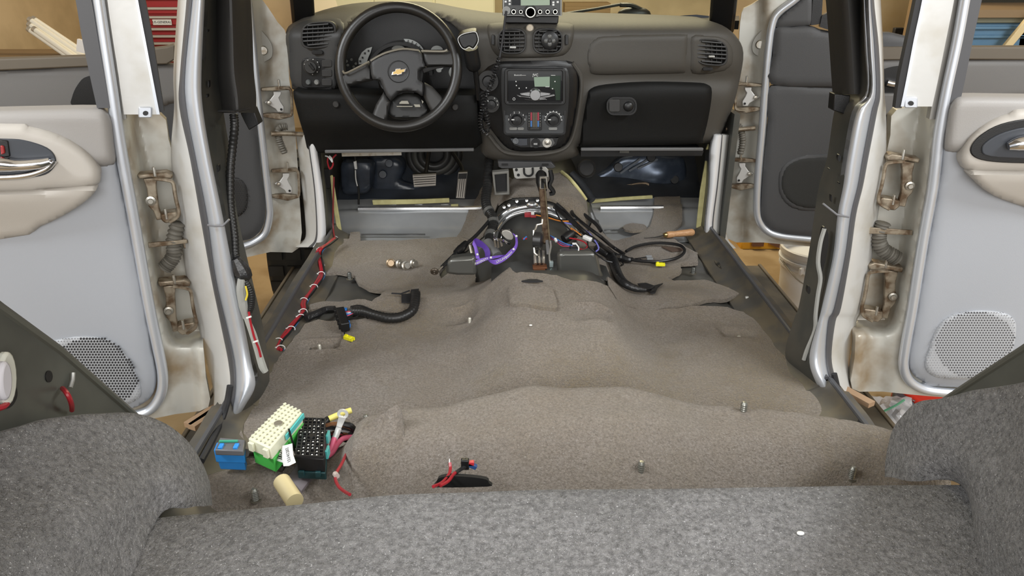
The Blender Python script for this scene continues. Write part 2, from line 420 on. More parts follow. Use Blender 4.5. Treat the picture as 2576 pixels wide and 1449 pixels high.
# seams, slots and holes of the pillars
for (par, pts, d) in ((pil, [(522, 566), (540, 569), (561, 568), (577, 552)], 1.452), (pir, [(2136, 546), (2122, 544), (2105, 540), (2070, 512)], 1.522)):
    B().tube([W(x, y, d) for x, y in pts], .0022, 6).o('seam_step', M('seam_grey', (.2, .2, .21), .4, .4), par)
for (par, d, L) in ((pil, 1.49, [(548, 424, 3, 9), (520, 242, 2, 4), (524, 212, 1.5, 9), (521, 78, 1.5, 3), (553, 488, 1.5, 2)]), (pir, 1.555, [(2112, 398, 4, 9), (2088, 426, 2, 2), (2092, 500, 1.5, 9), (2035, 730, 4, 10), (2112, 461, 1.5, 2)])):
    for (x, y, a, b) in L:
        B().prism([W(p, q, d) for p, q in ell(x, y, a, b, 12)], (0, .01, 0)).o('hole', blackpl, par)
B().prism([W(v.x, v.y, 1.545) for v in cr([(2072, 572, 0), (2084, 590, 0), (2080, 640, 0), (2066, 688, 0), (2056, 672, 0), (2062, 620, 0)], 4, True)], (0, .01, 0)).o('slot', blackpl, pir)
B().tube([W(x, y, 1.545) for x, y in ((2074, 575), (2064, 610), (2058, 660), (2064, 700), (2058, 740), (2052, 790), (2050, 830), (2030, 880), (2022, 905))], .005, 6, 4).o('foam_strip', M('grey_foam', (.3, .3, .28), .8), pir)
# rubber edge running from the pillar foot down to the sill
B().tube([W(579, 970, 1.405), W(572, 1010, 1.395), W(556, 1060, 1.37), WZ(532, 1112, .04), WZ(506, 1160, .04)], .007, 8, 5).o('door_opening_rubber', rubber, pil)
B().tube([W(2098, 940, 1.50), W(2110, 985, 1.49), W(2130, 1025, 1.47), WZ(2165, 1062, .04), WZ(2212, 1105, .04)], .007, 8, 5).o('door_opening_rubber', rubber, pir)
# black upper pillar trims (curved shells)
def shell(name, rows, d0, mat, label, dd=.05):
    (p0, a0, b0), (p1, a1, b1) = rows[0], rows[1]; rows = [(p0-340, a0-(a1-a0)*4, b0-(b1-b0)*4)]+rows
    net = [[W(lerp(a, b, t), py, d0-dd*math.sin(math.pi*min(1, t*1.05))+.06*abs(t-.5)) for t in (0, .15, .35, .55, .75, .9, 1)] for (py, a, b) in rows]
    p = T(name, label, 'trim', W((rows[-1][1]+rows[-1][2])/2, rows[-1][0], d0)); return p, net
p, net = shell('pillar_trim', [(-60, 528, 622), (0, 531, 626), (90, 531, 631), (180, 534, 634), (240, 545, 640), (284, 552, 640)], 1.56, blackpl, 'black curved pillar trim hanging loose beside the steering wheel')
B().grid(patch(net, 4, 3), (0, .012, 0)).o('cover', darkpl, p)
B().prism([W(x, y, 1.60) for x, y in ((604, 285), (636, 272), (652, 312), (626, 328), (614, 306))], (0, .03, 0)).o('clip_tab', blackpl, p, bev=.002)
B().tube([W(549, 279, 1.49), W(590, 280, 1.475), W(630, 272, 1.50)], .002, 6).o('edge_bead', blackpl, p)
p, net = shell('pillar_trim', [(-60, 2078, 2182), (0, 2083, 2186), (90, 2090, 2194), (180, 2096, 2199), (237, 2100, 2202)], 1.62, blackpl, 'black curved pillar trim above the right pillar, glovebox side')
B().grid(patch(net, 4, 3), (0, .012, 0)).o('cover', darkpl, p)
B().prism([W(x, y, 1.60) for x, y in ((2100, 236), (2140, 240), (2132, 290), (2096, 278))], (0, .03, 0)).o('clip_tab', blackpl, p, bev=.002)
# A pillar lower flanges
flange_m = M('flange_silver_lit', (.78, .79, .81), .3, .2, coat=.3)  # brighter copy of the silver paint; the bright reflection is put into its colour
LA = [(340, [744, 772, 776, 796, 803]), (380, [749, 777, 780, 798, 806]), (470, [759, 789, 792, 811, 820]), (558, [768, 795, 798, 819, 830]), (602, [766, 792, 797, 819, 835]), (622, [735, 775, 786, 812, 838])]
strips([('pillar_outer_face', cream, .008), ('pillar_seal', seal, .004), ('pillar_flange', flange_m, .010), ('kick_panel', greymetal, 0)], [(p, x, [2.58, 2.52, 2.51, 2.51, 2.60]) for p, x in LA], body)
RA = [(340, [1782, 1796, 1816, 1818, 1838]), (380, [1778, 1788, 1812, 1815, 1834]), (470, [1774, 1785, 1803, 1806, 1826]), (558, [1764, 1776, 1792, 1795, 1822]), (602, [1766, 1776, 1794, 1798, 1832]), (625, [1770, 1785, 1806, 1815, 1852])]
strips([('kick_panel', greymetal, 0), ('pillar_flange', flange_m, .010), ('pillar_seal', seal, .004), ('pillar_outer_face', cream, .008)], [(p, x, [2.64, 2.55, 2.55, 2.56, 2.60]) for p, x in RA], body)
# kick panels beside the footwells
for (a, b) in ((-.745, 1), (.70, -1)):
    B().box((a, 2.80, .2), (.02, .5, .5)).o('kick_panel', greymetal, body)
# toe boards and firewall
navy = M('navy_black_insulation', (.018, .022, .03), .45, 0, (.035, .042, .055), 7)
def sweep(name, x0, x1, prof, mat, n=30, wob=.004):
    rows = []
    for (y, z) in [(v.y, v.z) for v in cr([(0, a, b) for a, b in prof], 4)]:
        rows.append([Vector((lerp(x0, x1, k/n), y, z+wob*noise.noise(Vector((k*.5, y*6, z*6))))) for k in range(n+1)])
    return B().grid(rows).o(name, mat, body, smooth=60)
sweep('toe_board', -.74, .70, [(2.56, -.012), (2.66, .0), (2.70, .018), (2.735, .045), (2.755, .052), (2.775, .050), (2.80, .060), (2.84, .068)], toemetal)
sweep('firewall', -.75, .72, [(2.83, .055), (2.87, .085), (2.96, .15), (3.06, .24), (3.10, .34), (3.12, .50), (3.12, .72)], navy, wob=.012)
# windshield posts, cowl, glass, roof
B().bar(W(764, 60, 2.72), W(735, -300, 2.30), .075, .06).o('windshield_post', blackpl, body, bev=.01)
B().bar(W(1815, 70, 2.76), W(1850, -300, 2.34), .085, .06).o('windshield_post', blackpl, body, bev=.01)
rows = [[W(x, y, d+.22*((x-1296)/560)**2*-1) for x in range(740, 1861, 80)] for (y, d) in ((52, 3.10), (44, 3.30), (40, 3.42))]
B().grid(rows, (0, 0, -.03)).o('cowl', blackpl, body)
gl = bpy.data.materials.new('clear_glass'); gl.use_nodes = True; nt = gl.node_tree; nt.nodes.clear()
ou = nt.nodes.new('ShaderNodeOutputMaterial'); mx = nt.nodes.new('ShaderNodeMixShader'); tr = nt.nodes.new('ShaderNodeBsdfTransparent'); gs = nt.nodes.new('ShaderNodeBsdfGlossy')
gs.inputs['Roughness'].default_value = .02; tr.inputs[0].default_value = (.93, .96, .93, 1)
mx.inputs[0].default_value = .05; nt.links.new(tr.outputs[0], mx.inputs[1]); nt.links.new(gs.outputs[0], mx.inputs[2]); nt.links.new(mx.outputs[0], ou.inputs[0])
rows = [[Vector((x, y-.10*(x/.75)**2, z)) for x in [-.72+.12*k for k in range(13)]] for (y, z) in ((3.25, .70), (2.95, .98), (2.60, 1.26))]
B().grid(rows, (0, .004, .003)).o('windshield', gl, body)
rows = [[Vector((x, y, 1.30+.03*math.cos(x*2)-.02*((y-1.2)/1.4)**2)) for x in [-.66+.11*k for k in range(13)]] for y in [.0, .5, 1.0, 1.5, 2.0, 2.5]]
B().grid(rows, (0, 0, .03)).o('roof_panel', cream, body)  # roof stays out of view; put in to shade the dash
# hood seen only as a rim of the cowl; wiper
wp = T('wiper', 'black windshield wiper resting above the dash on the passenger side', 'wiper', W(1590, 45, 3.28))
B().tube([W(1425, 34, 3.30), W(1500, 22, 3.28), W(1565, 10, 3.26)], .006, 6).o('blade', blackpl, wp)
B().tube([W(1560, 12, 3.26), W(1590, 14, 3.28), W(1624, 30, 3.30)], .009, 6, 4).o('arm', blackpl, wp)
B().ball(W(1595, 36, 3.3), .05, (1.4, .6, .6), 8).o('pivot_cap', blackpl, wp)
# rear quarter panels around the wheel arches
def quarter(P, x, label):
    q = T('quarter_panel', label, 'car panel', WX(P[3][0], P[3][1], x))
    pts = [WX(a, b, x) for a, b in P]; sg = -1 if x < 0 else 1
    B().prism(pts, (sg*.03, 0, 0)).o('sheet', M('olive_grey_primer', (.125, .13, .112), .36, .3, (.095, .098, .085), 6), q, bev=.003)
    B().tube(pts[:5], .006, 8).o('flange_edge', M('olive_primer', (.12, .12, .10), .4, .3), q)
    return q
ql = quarter([(-330, 520), (0, 772), (150, 880), (350, 1055), (440, 1128), (440, 1200), (300, 1200), (0, 1240), (-330, 1240)], -.74, 'bare dark grey quarter panel above the left wheel arch carpet')
B().prism([WX(a, b, -.7385) for a, b in ell(124, 947, 9, 15, 14)], (-.02, 0, 0)).o('hole', blackpl, ql)
B().prism([WX(v.x, v.y, -.7385) for v in cr([(-20, 930, 0), (14, 940, 0), (38, 965, 0), (44, 995, 0), (30, 1022, 0), (5, 1030, 0), (-30, 1030, 0)], 4, True)], (-.02, 0, 0)).o('opening', blackpl, ql)
B().prism([WX(a, b, -.735) for a, b in ell(0, 952, 22, 68, 18)], (.012, 0, 0)).o('belt_bezel', M('milky_plastic', (.62, .62, .55), .4), ql, bev=.004)
B().prism([WX(a, b, -.72) for a, b in ell(-6, 958, 16, 50, 18)], (.012, 0, 0)).o('bezel_cap', M('pale_lilac_plastic', (.55, .53, .56), .4), ql, bev=.004)
B().tube([WX(x, y, -.735) for x, y in ((184, 937), (183, 955), (177, 975))], .003, 6).o('weld_ridge', M('pale_weld', (.4, .4, .38), .4, .5), ql)
qr = quarter([(2900, 655), (2576, 876), (2454, 955), (2392, 996), (2330, 1040), (2330, 1100), (2500, 1100), (2900, 1100)], .75, 'bare dark grey quarter panel above the right wheel arch carpet')
# ================================================================== doors
def dframe(o, deg, side):
    u = Vector((side*math.cos(math.radians(deg)), -math.sin(math.radians(deg)), 0)); f = Frame(o, u, (0, 0, 1))
    if f.n.y > 0: f.n = -f.n
    return f
def panel(name, P, D, c, mat, parent, thick=.02, step=12, rw=0, rd=0, smooth=50):
    b = clipgrid(P, step); b.verts.index_update()
    def fn(x, y):
        cc = c(x, y) if callable(c) else c
        if rw:
            e = 1-min(1, polydist(x, y, P)/rw); cc -= rd*(1-math.sqrt(max(0, 1-e*e)))
        return D.px(x, y, cc)
    V, F = skirt(b, fn, -D.n*thick); b.free()
    return O(name, V, F, mat, parent, smooth=smooth)
def sm2(P, n=4): return [(v.x, v.y) for v in cr([(a, b, 0) for a, b in P], n, True)]
def flatp(name, P, D, c, th, mat, parent, bev=0): return B().prism([D.px(x, y, c) for x, y in P], -D.n*th).o(name, mat, parent, bev=bev)
def dtube(name, P, D, c, r, mat, parent, sm=5, n=8, **k): return B().tube([D.px(x, y, c) for x, y in P], r, n, sm, **k).o(name, mat, parent, smooth=60)
def pxm(D, x, y): return (D.px(x, y)-CAM).dot(_f)/FPX      # metres per pixel there
def hinge_box(D, q, c, parent, flip):
    """body-side box hinge: C-shaped leaf, two arms, thin strap, two pins and a bolt; q: corner pixels TL TR BR BL"""
    def m(a, b):
        if flip: a = 1-a
        t = (lerp(q[0][0], q[1][0], a), lerp(q[0][1], q[1][1], a)); d = (lerp(q[3][0], q[2][0], a), lerp(q[3][1], q[2][1], a))
        return (lerp(t[0], d[0], b), lerp(t[1], d[1], b))
    s = pxm(D, *q[0]); W_ = abs(q[1][0]-q[0][0])*s
    h = B()
    h.prism([D.px(*m(a, b), c) for a, b in ((.06, .08), (.50, .05), (.44, .26), (.42, .72), (.50, .98), (.26, 1.0), (.20, .80), (.08, .70), (.02, .57), (.10, .46), (.12, .3))], -D.n*.012)
    o = h.o('hinge', dirtysteel, parent, bev=.002)
    a = B().prism([D.px(*m(a, b), c+.012) for a, b in ((-.10, .0), (.35, -.04), (.80, -.08), (1.0, -.02), (.95, .07), (.60, .08), (.3, .06), (-.06, .10))], -D.n*.03).o('upper_arm', dirtysteel, o, bev=.003)
    B().prism([D.px(*m(a, b), c+.012) for a, b in ((.42, .88), (.70, .84), (1.0, .82), (1.05, .94), (.85, 1.06), (.55, 1.08), (.42, 1.0))], -D.n*.03).o('lower_arm', dirtysteel, o, bev=.003)
    B().tube([D.px(*m(a, b), c+.02) for a, b in ((.40, .07), (.80, .10), (.97, .16), (1.0, .40), (1.03, .60), (1.08, .82), (1.0, .95), (.72, 1.05))], W_*.06, 6, 4).o('strap', dirtysteel, o)
    for (pa, pb) in ((.45, -.10), (.62, .83)):
        p = D.px(*m(pa, pb), c+.01); B().lathe([(0, .009), (.003, .008), (.0035, 0), (.0035, -.014)], p, (0, 0, 1), 10).o('pin', steel, o)
    p = D.px(*m(.18, .56), c+.002); B().lathe([(0, .008), (.005, .008), (.006, .004), (.010, .003), (.010, 0)], p, D.n, 12).o('bolt', steel, o)
    return o
def hinge_tri(D, q, c, parent, flip):
    """front hinge: triangular white leaf with a hole between two rusty knuckles"""
    def m(a, b):
        if flip: a = 1-a
        return (lerp(q[0], q[2], a), lerp(q[1], q[3], b))
    def fl(pts, cc, th, nm, mat, par): return B().prism([D.px(*m(a, b), cc) for a, b in pts], -D.n*th).o(nm, mat, par, bev=.002)
    o = fl(((.0, .50), (.22, .42), (.36, .24), (.34, .12), (.62, .12), (.62, .22), (.54, .34), (.60, .48), (.72, .66), (.72, .86), (.50, .86), (.42, .74), (.2, .62)), c, .006, 'hinge', M('light_zinc', (.58, .57, .55), .45, .3), parent)
    B().tube([D.px(*m(a, b), c+.012) for a, b in ((.55, -.02), (.85, .0), (.97, .10), (1.0, .5), (1.0, .9), (.9, 1.0), (.6, 1.02))], .0045, 6, 4).o('strap', dirtysteel, o)
    fl(((-.1, .0), (.5, -.05), (.95, -.06), (.95, .06), (.4, .10), (-.1, .1)), c+.006, .02, 'upper_arm', dirtysteel, o)
    fl(((-.1, .92), (.4, .90), (.95, .94), (.9, 1.06), (.55, 1.14), (-.1, 1.02)), c+.006, .02, 'lower_arm', dirtysteel, o)
    B().lathe([(0, .003), (.004, .003), (.004, 0)], D.px(*m(.62, .76), c+.001), D.n, 10).o('hole', blackpl, o)
    B().lathe([(0, .006), (.006, .005), (.008, 0)], D.px(*m(.18, .52), c+.001), D.n, 12).o('rivet', steel, o)
    B().lathe([(0, .02), (.004, .018), (.004, -.01)], D.px(*m(.55, -.1), c+.005), (0, 0, 1), 8).o('pin', steel, o)
    return o
def bellows(D, P, c, r, parent):
    pts = cr([D.px(x, y, c) for x, y in P], 14); rr = [r*(1+.16*math.sin(i*1.9)) for i in range(len(pts))]
    B().tube(pts, rr, 12).o('wiring_boot', M('grey_rubber_boot', (.13, .12, .10), .6), parent, smooth=70)
def perforate(P, D, c, sp, r, mat, parent, region=None, name='perforations'):
    """dark punched holes on a hex grid (in pixels) inside outline P"""
    b = B(); xs = [p[0] for p in P]; ys = [p[1] for p in P]
    def inside(x, y):
        k = False; n = len(P)
        for i in range(n):
            x1, y1 = P[i]; x2, y2 = P[(i+1) % n]
            if (y1 > y) != (y2 > y) and x < (x2-x1)*(y-y1)/(y2-y1)+x1: k = not k
        return k
    j = 0; y = min(ys)
    while y < max(ys):
        x = min(xs)+(sp/2 if j % 2 else 0)
        while x < max(xs):
            if inside(x, y) and (region is None or region(x, y)):
                b.prism([D.px(x+r*math.cos(k*math.pi/3), y+r*.9*math.sin(k*math.pi/3), c) for k in range(6)], -D.n*.002)
            x += sp
        y += sp*.87; j += 1
    o = b.o(name, mat, parent, smooth=0); o['kind'] = 'stuff'; return o
holes = M('speaker_hole_black', (.02, .02, .022), .7)
grille = M('light_grille', (.40, .41, .43), .45)
# ---------------------------------------------------------------- rear left
DL = dframe((-.784, 1.49, 0), 19.8, -1)
dl = T('car_door', 'open rear door on the left with light grey trim, chrome handle and speaker', 'car door', DL.w(.3, 0, -.05))
SL = [(190, -400), (235, -80), (247, 0), (262, 100), (282, 230), (292, 300), (308, 400), (336, 550), (373, 760), (396, 870), (409, 940), (405, 990), (380, 1028), (340, 1045), (240, 1075), (100, 1095)]
def xat(P, y):
    for (a, b), (c_, d) in zip(P, P[1:]):
        if b <= y <= d: return a+(c_-a)*(y-b)/(d-b)
    return P[-1][0] if y > P[-1][1] else P[0][0]
EL = [(402, 285), (442, 430), (455, 560), (474, 700), (500, 800), (512, 880), (524, 1026)]
def cshellL(x, y):
    s = xat(SL[:11], min(y, 930)); e = xat(EL, y); t = (x-s)/max(10, e-s)
    deep = .085*sstep(880, 830, y)+.012
    return -.014-deep*sstep(.12, .5, t)+(.02*sstep(.70, .92, t) if y > 850 else 0)
panel('door_shell', sm2([(270, 292), (402, 287), (424, 350), (442, 430), (455, 560), (474, 700), (500, 800), (512, 880), (518, 950), (524, 1024), (440, 1042), (340, 1062), (200, 1085), (140, 1085), (300, 1030), (360, 1000), (370, 940), (330, 700), (290, 500), (268, 400)], 3), DL, cshellL, dirty, dl, .03, 7)
# window frame
def fr_strip(name, rows, D, c, th, mat, par):
    (y0, x0), (y1, x1) = rows[0], rows[1]; rows = [(y0-330, [a-(b-a)*4 for a, b in zip(x0, x1)])]+rows
    net = [[D.px(x, y, c) for x in xs] for (y, xs) in rows]
    return B().grid(patch(net, 4, 3), -D.n*th).o(name, mat, par, smooth=60)
fr_strip('frame_face', [(-80, [262, 270, 322, 330]), (0, [270, 278, 338, 345]), (100, [284, 292, 357, 363]), (200, [300, 306, 376, 382]), (288, [313, 318, 393, 399])], DL, .0, .03, cream, dl)
fr_strip('frame_ridge', [(-80, [328, 331, 334]), (0, [341, 344, 347]), (100, [359, 362, 366]), (200, [378, 381, 385]), (288, [394, 397, 402])], DL, .006, .02, silver, dl)
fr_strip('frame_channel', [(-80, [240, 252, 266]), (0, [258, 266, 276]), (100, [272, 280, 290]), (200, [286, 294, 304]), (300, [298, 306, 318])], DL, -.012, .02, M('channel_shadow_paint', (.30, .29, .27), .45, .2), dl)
fr_strip('outer_rubber', [(-80, [330, 348]), (0, [345, 365]), (100, [363, 384]), (200, [381, 400]), (282, [396, 413])], DL, .004, .02, rubber, dl)
fr_strip('window_channel', [(-80, [172, 186, 210]), (0, [190, 204, 230]), (100, [207, 220, 247]), (200, [228, 240, 264]), (272, [244, 255, 276])], DL, .010, .025, seal, dl)
flatp('latch_plate', rrect(365, 283, 17, 14, 5), DL, .006, .006, silver, dl, .002)
flatp('bolt_hole', ell(366, 285, 7, 6, 12), DL, .008, .004, blackpl, dl)
dtube('door_weatherstrip', SL, DL, .0, .0115, silver, dl, n=10)
panel('lower_trim', sm2([(-620, 330), (0, 330), (200, 320), (274, 312), (286, 350), (294, 420), (322, 555), (357, 730), (382, 880), (394, 945), (386, 988), (360, 1015), (310, 1032), (150, 1065), (-620, 1080)], 3), DL, lambda x, y: .012, trimlight, dl, .02, 12, 40, .014)
panel('upper_trim', sm2([(-620, 282), (-100, 279), (100, 275), (235, 273), (266, 282), (280, 305), (286, 360), (290, 408), (272, 416), (255, 420), (120, 420), (-620, 420)], 3), DL, lambda x, y: .030-.00*(y-270), trimwarm, dl, .04, 10, 26, .02)
panel('armrest_surround', sm2([(-620, 310), (0, 311), (70, 317), (150, 340), (212, 377), (246, 416), (252, 442), (236, 468), (120, 477), (0, 484), (-620, 490)], 3), DL, .050, trimbeige, dl, .05, 10, 24, .018)
panel('door_pocket', sm2([(-620, 486), (0, 484), (120, 478), (236, 471), (222, 500), (170, 536), (100, 570), (0, 602), (-620, 650)], 3), DL, lambda x, y: .062-.04*sstep(470, 620, y), trimbeige, dl, .05, 10, 12, .012)
cup = flatp('handle_cup', sm2([(-160, 346), (0, 349), (60, 353), (118, 372), (140, 398), (134, 424), (100, 444), (0, 452), (-160, 452)]), DL, .053, .004, M('handle_cup_grey', (.045, .05, .06), .35), dl, .002)
B().tube([DL.px(x, y, .064) for x, y in ((-160, 415), (-20, 412), (40, 416), (95, 412), (126, 405))], [.020, .016, .011, .010, .007], 10, 4).o('lever', chrome, cup, smooth=60)
dtube('chrome_rim', ((-160, 446), (0, 446), (70, 440), (116, 424), (136, 404)), DL, .055, .006, chrome, cup)
flatp('lock_tab', [(0, 366), (10, 368), (13, 386), (2, 390)], DL, .060, .006, M('red_plastic', (.28, .02, .02), .4), cup, .002)
flatp('lock_bezel', [(-14, 350), (20, 354), (26, 394), (-14, 400)], DL, .056, .004, blackpl, cup, .002)
SPK = sm2([(60, 880), (130, 858), (205, 846), (275, 856), (318, 895), (345, 945), (355, 985), (345, 1005), (300, 1022), (200, 1040), (80, 1040), (40, 950)])
gr = panel('speaker_grille', SPK, DL, .018, grille, dl, .012, 7, 10, .005)
perforate(SPK, DL, .0188, 7.6, 2.9, holes, gr, lambda x, y: ((x-235)/118)**2+((y-940)/92)**2 < 1 or False)
perforate(SPK, DL, .0186, 7.6, 1.4, M('grille_dimple', (.25, .255, .27), .5), gr, lambda x, y: ((x-235)/118)**2+((y-940)/92)**2 >= 1, 'dimples')
hinge_box(DL, [(352, 440), (436, 443), (446, 552), (376, 556)], -.045, dl, False)
hinge_box(DL, [(404, 710), (480, 714), (490, 832), (416, 838)], -.055, dl, False)
B().prism([DL.px(x, y, -.03) for x, y in ((372, 612), (470, 603), (472, 612), (374, 624))], -DL.n*.006).o('check_strap', dirtysteel, dl, bev=.001)
flatp('strap_bracket', ((456, 600), (500, 598), (506, 622), (462, 626)), DL, -.05, .02, dirtysteel, dl, .002)
bellows(DL, ((448, 560), (437, 605), (438, 640), (426, 660), (412, 676)), -.045, .0145, dl)
# ---------------------------------------------------------------- rear right
DR = dframe((.749, 1.57, 0), 9.0, 1)
dr = T('car_door', 'open rear door on the right with light grey trim, dark handle cup and speaker', 'car door', DR.w(.3, 0, -.05))
SR = [(2500, -400), (2442, -80), (2428, 0), (2410, 100), (2382, 230), (2362, 340), (2347, 469), (2323, 600), (2295, 775), (2278, 870), (2273, 920), (2286, 955), (2320, 977), (2370, 986), (2480, 992)]
ER = [(2250, 285), (2228, 400), (2221, 469), (2209, 540), (2194, 647), (2170, 775), (2155, 809), (2150, 900), (2144, 978)]
def cshellR(x, y):
    s = xat(SR[:11], min(y, 915)); e = xat(ER, y); t = (s-x)/max(10, s-e)
    deep = .075*sstep(850, 800, y)+.012
    return -.014-deep*sstep(.12, .5, t)+(.02*sstep(.70, .92, t) if y > 820 else 0)
panel('door_shell', sm2([(2384, 286), (2256, 276), (2240, 340), (2228, 400), (2221, 469), (2209, 540), (2194, 647), (2170, 775), (2155, 809), (2150, 900), (2144, 978), (2220, 985), (2330, 996), (2480, 1006), (2560, 1006), (2400, 975), (2310, 950), (2295, 900), (2330, 700), (2360, 480)], 3), DR, cshellR, dirty, dr, .03, 7)
fr_strip('frame_face', [(-80, [2410, 2402, 2344, 2336]), (0, [2400, 2392, 2332, 2325]), (100, [2380, 2372, 2312, 2305]), (200, [2360, 2350, 2292, 2286]), (268, [2345, 2337, 2278, 2272])], DR, .0, .03, cream, dr)
fr_strip('frame_ridge', [(-80, [2338, 2334, 2330]), (0, [2327, 2324, 2320]), (100, [2307, 2303, 2299]), (200, [2288, 2284, 2280]), (268, [2274, 2270, 2266])], DR, .006, .02, silver, dr)
fr_strip('frame_channel', [(-80, [2430, 2418, 2406]), (0, [2418, 2408, 2396]), (100, [2398, 2388, 2376]), (200, [2378, 2368, 2356]), (300, [2360, 2350, 2338])], DR, -.012, .02, MATS['channel_shadow_paint'], dr)
fr_strip('outer_rubber', [(-80, [2336, 2318]), (0, [2322, 2304]), (100, [2302, 2283]), (200, [2282, 2262]), (272, [2268, 2252])], DR, .004, .02, rubber, dr)
fr_strip('window_channel', [(-80, [2486, 2470, 2452]), (0, [2470, 2454, 2436]), (100, [2448, 2432, 2416]), (200, [2428, 2412, 2394]), (262, [2414, 2400, 2382])], DR, .010, .025, seal, dr)
flatp('latch_plate', rrect(2292, 258, 17, 14, 5), DR, .006, .006, silver, dr, .002)
flatp('bolt_hole', ell(2292, 260, 7, 6, 12), DR, .008, .004, blackpl, dr)
dtube('door_weatherstrip', SR, DR, .0, .0115, silver, dr, n=10)
panel('lower_trim', sm2([(3180, 300), (2600, 300), (2500, 290), (2398, 282), (2376, 330), (2366, 430), (2344, 555), (2318, 700), (2292, 850), (2284, 905), (2296, 940), (2330, 962), (2400, 974), (3180, 990)], 3), DR, .012, trimlight, dr, .02, 12, 40, .014)
panel('upper_trim', sm2([(3180, 250), (2600, 244), (2440, 242), (2404, 248), (2390, 268), (2382, 310), (2376, 372), (2392, 382), (2416, 384), (2600, 384), (3180, 384)], 3), DR, .030, trimwarm, dr, .04, 10, 26, .02)
panel('armrest_surround', sm2([(3180, 270), (2620, 272), (2540, 285), (2480, 312), (2436, 350), (2416, 390), (2420, 415), (2444, 430), (2560, 432), (3180, 432)], 3), DR, .050, trimbeige, dr, .05, 10, 24, .018)
panel('door_pocket', sm2([(3180, 434), (2560, 434), (2446, 432), (2462, 462), (2500, 492), (2576, 520), (2700, 560), (3180, 590)], 3), DR, lambda x, y: .062-.04*sstep(425, 560, y), trimbeige, dr, .05, 10, 12, .012)
cup = flatp('handle_cup', sm2([(2700, 300), (2600, 298), (2520, 312), (2468, 340), (2442, 372), (2452, 396), (2500, 408), (2600, 412), (2700, 412)]), DR, .053, .004, blackpl, dr, .002)
flatp('cup_liner', sm2([(2700, 318), (2600, 318), (2530, 332), (2486, 354), (2470, 376), (2490, 394), (2600, 400), (2700, 400)]), DR, .056, .004, M('handle_cup_grey', (.045, .05, .06), .35), cup, .002)
B().tube([DR.px(x, y, .066) for x, y in ((2700, 355), (2600, 358), (2560, 362), (2536, 368))], [.02, .017, .014, .008], 10, 4).o('lever', chrome, cup, smooth=60)
SPR = sm2([(2326, 918), (2336, 880), (2352, 835), (2376, 804), (2412, 788), (2470, 781), (2528, 788), (2552, 806), (2556, 834), (2548, 880), (2530, 930), (2500, 952), (2400, 954), (2346, 945)])
gr = panel('speaker_grille', SPR, DR, .018, grille, dr, .012, 7, 10, .005)
perforate(SPR, DR, .0188, 7.2, 2.1, M('speaker_hole_grey', (.07, .07, .075), .7), gr, lambda x, y: ((x-2455)/102)**2+((y-868)/84)**2 < 1)
perforate(SPR, DR, .0186, 7.2, 1.2, MATS['grille_dimple'], gr, lambda x, y: ((x-2455)/102)**2+((y-868)/84)**2 >= 1, 'dimples')
hinge_box(DR, [(2228, 396), (2308, 399), (2300, 522), (2214, 519)], -.045, dr, True)
hinge_box(DR, [(2184, 670), (2266, 674), (2256, 803), (2172, 800)], -.055, dr, True)
B().prism([DR.px(x, y, -.03) for x, y in ((2182, 572), (2296, 580), (2296, 592), (2182, 588))], -DR.n*.006).o('check_strap', dirtysteel, dr, bev=.001)
flatp('strap_bracket', ((2158, 566), (2206, 568), (2200, 590), (2156, 590)), DR, -.05, .02, dirtysteel, dr, .002)
bellows(DR, ((2222, 560), (2210, 595), (2218, 625), (2240, 640), (2260, 652)), -.045, .0155, dr)
# ---------------------------------------------------------------- front left
FL = dframe((-.81, 2.53, 0), 23, -1)
fl = T('car_door', 'open front door on the left, dark trim, seen beyond the pillar by the steering wheel', 'car door', FL.w(.3, 0, -.05))
SFL = [(618, -40), (630, 45), (648, 240), (667, 415), (677, 510), (678, 545), (668, 585), (645, 606), (610, 620), (540, 634)]
panel('door_shell', sm2([(622, -30), (660, 0), (698, 55), (722, 92), (728, 200), (742, 320), (752, 480), (754, 622), (680, 634), (606, 650), (520, 660), (540, 620), (640, 590), (660, 520), (640, 240)], 3), FL, lambda x, y: -.012-.03*sstep(8, 40, x-xat(SFL[:6], min(y, 540))), dirty, fl, .03, 8)
dtube('door_weatherstrip', SFL, FL, .0, .012, silver, fl, n=8)
panel('lower_trim', sm2([(300, 280), (560, 235), (632, 232), (644, 300), (656, 420), (667, 510), (664, 560), (644, 592), (600, 608), (420, 640), (300, 650)], 3), FL, .01, trimdark, fl, .02, 12, 14, .008)
panel('upper_trim', sm2([(-250, 172), (0, 172), (220, 164), (420, 160), (560, 175), (628, 200), (632, 232), (560, 235), (300, 280), (-250, 290)], 3), FL, .02, M('mid_grey_trim', (.15, .145, .14), .55, bump=.08, bscale=500), fl, .03, 12, 14, .012)
flatp('window_ledge', [(-250, 150), (0, 148), (225, 141), (420, 118), (440, 112), (440, 150), (420, 162), (225, 168), (0, 178), (-250, 180)], FL, .035, .05, M('brown_ledge', (.12, .10, .075), .6), fl, .004)
hd = flatp('handle_cup', sm2([(183, 265), (181, 245), (195, 214), (222, 192), (300, 190), (340, 265), (240, 268)]), FL, .024, .004, blackpl, fl)
flatp('lower_band', [(-250, 282), (300, 268), (300, 450), (-250, 480)], FL, .004, .02, trimdark, fl)
SPF = sm2([(560, 450), (590, 445), (615, 460), (624, 490), (620, 525), (600, 545), (570, 550), (540, 500)])
g2 = panel('speaker_grille', SPF, FL, .014, darkpl, fl, .008, 6, 6, .004)
perforate(SPF, FL, .0146, 6.2, 1.7, holes, g2)
hinge_tri(FL, (664, 222, 734, 292), -.008, fl, False)
hinge_tri(FL, (690, 428, 752, 496), -.008, fl, False)
bellows(FL, ((722, 318), (704, 322), (700, 340), (706, 362), (716, 385)), -.0, .011, fl)
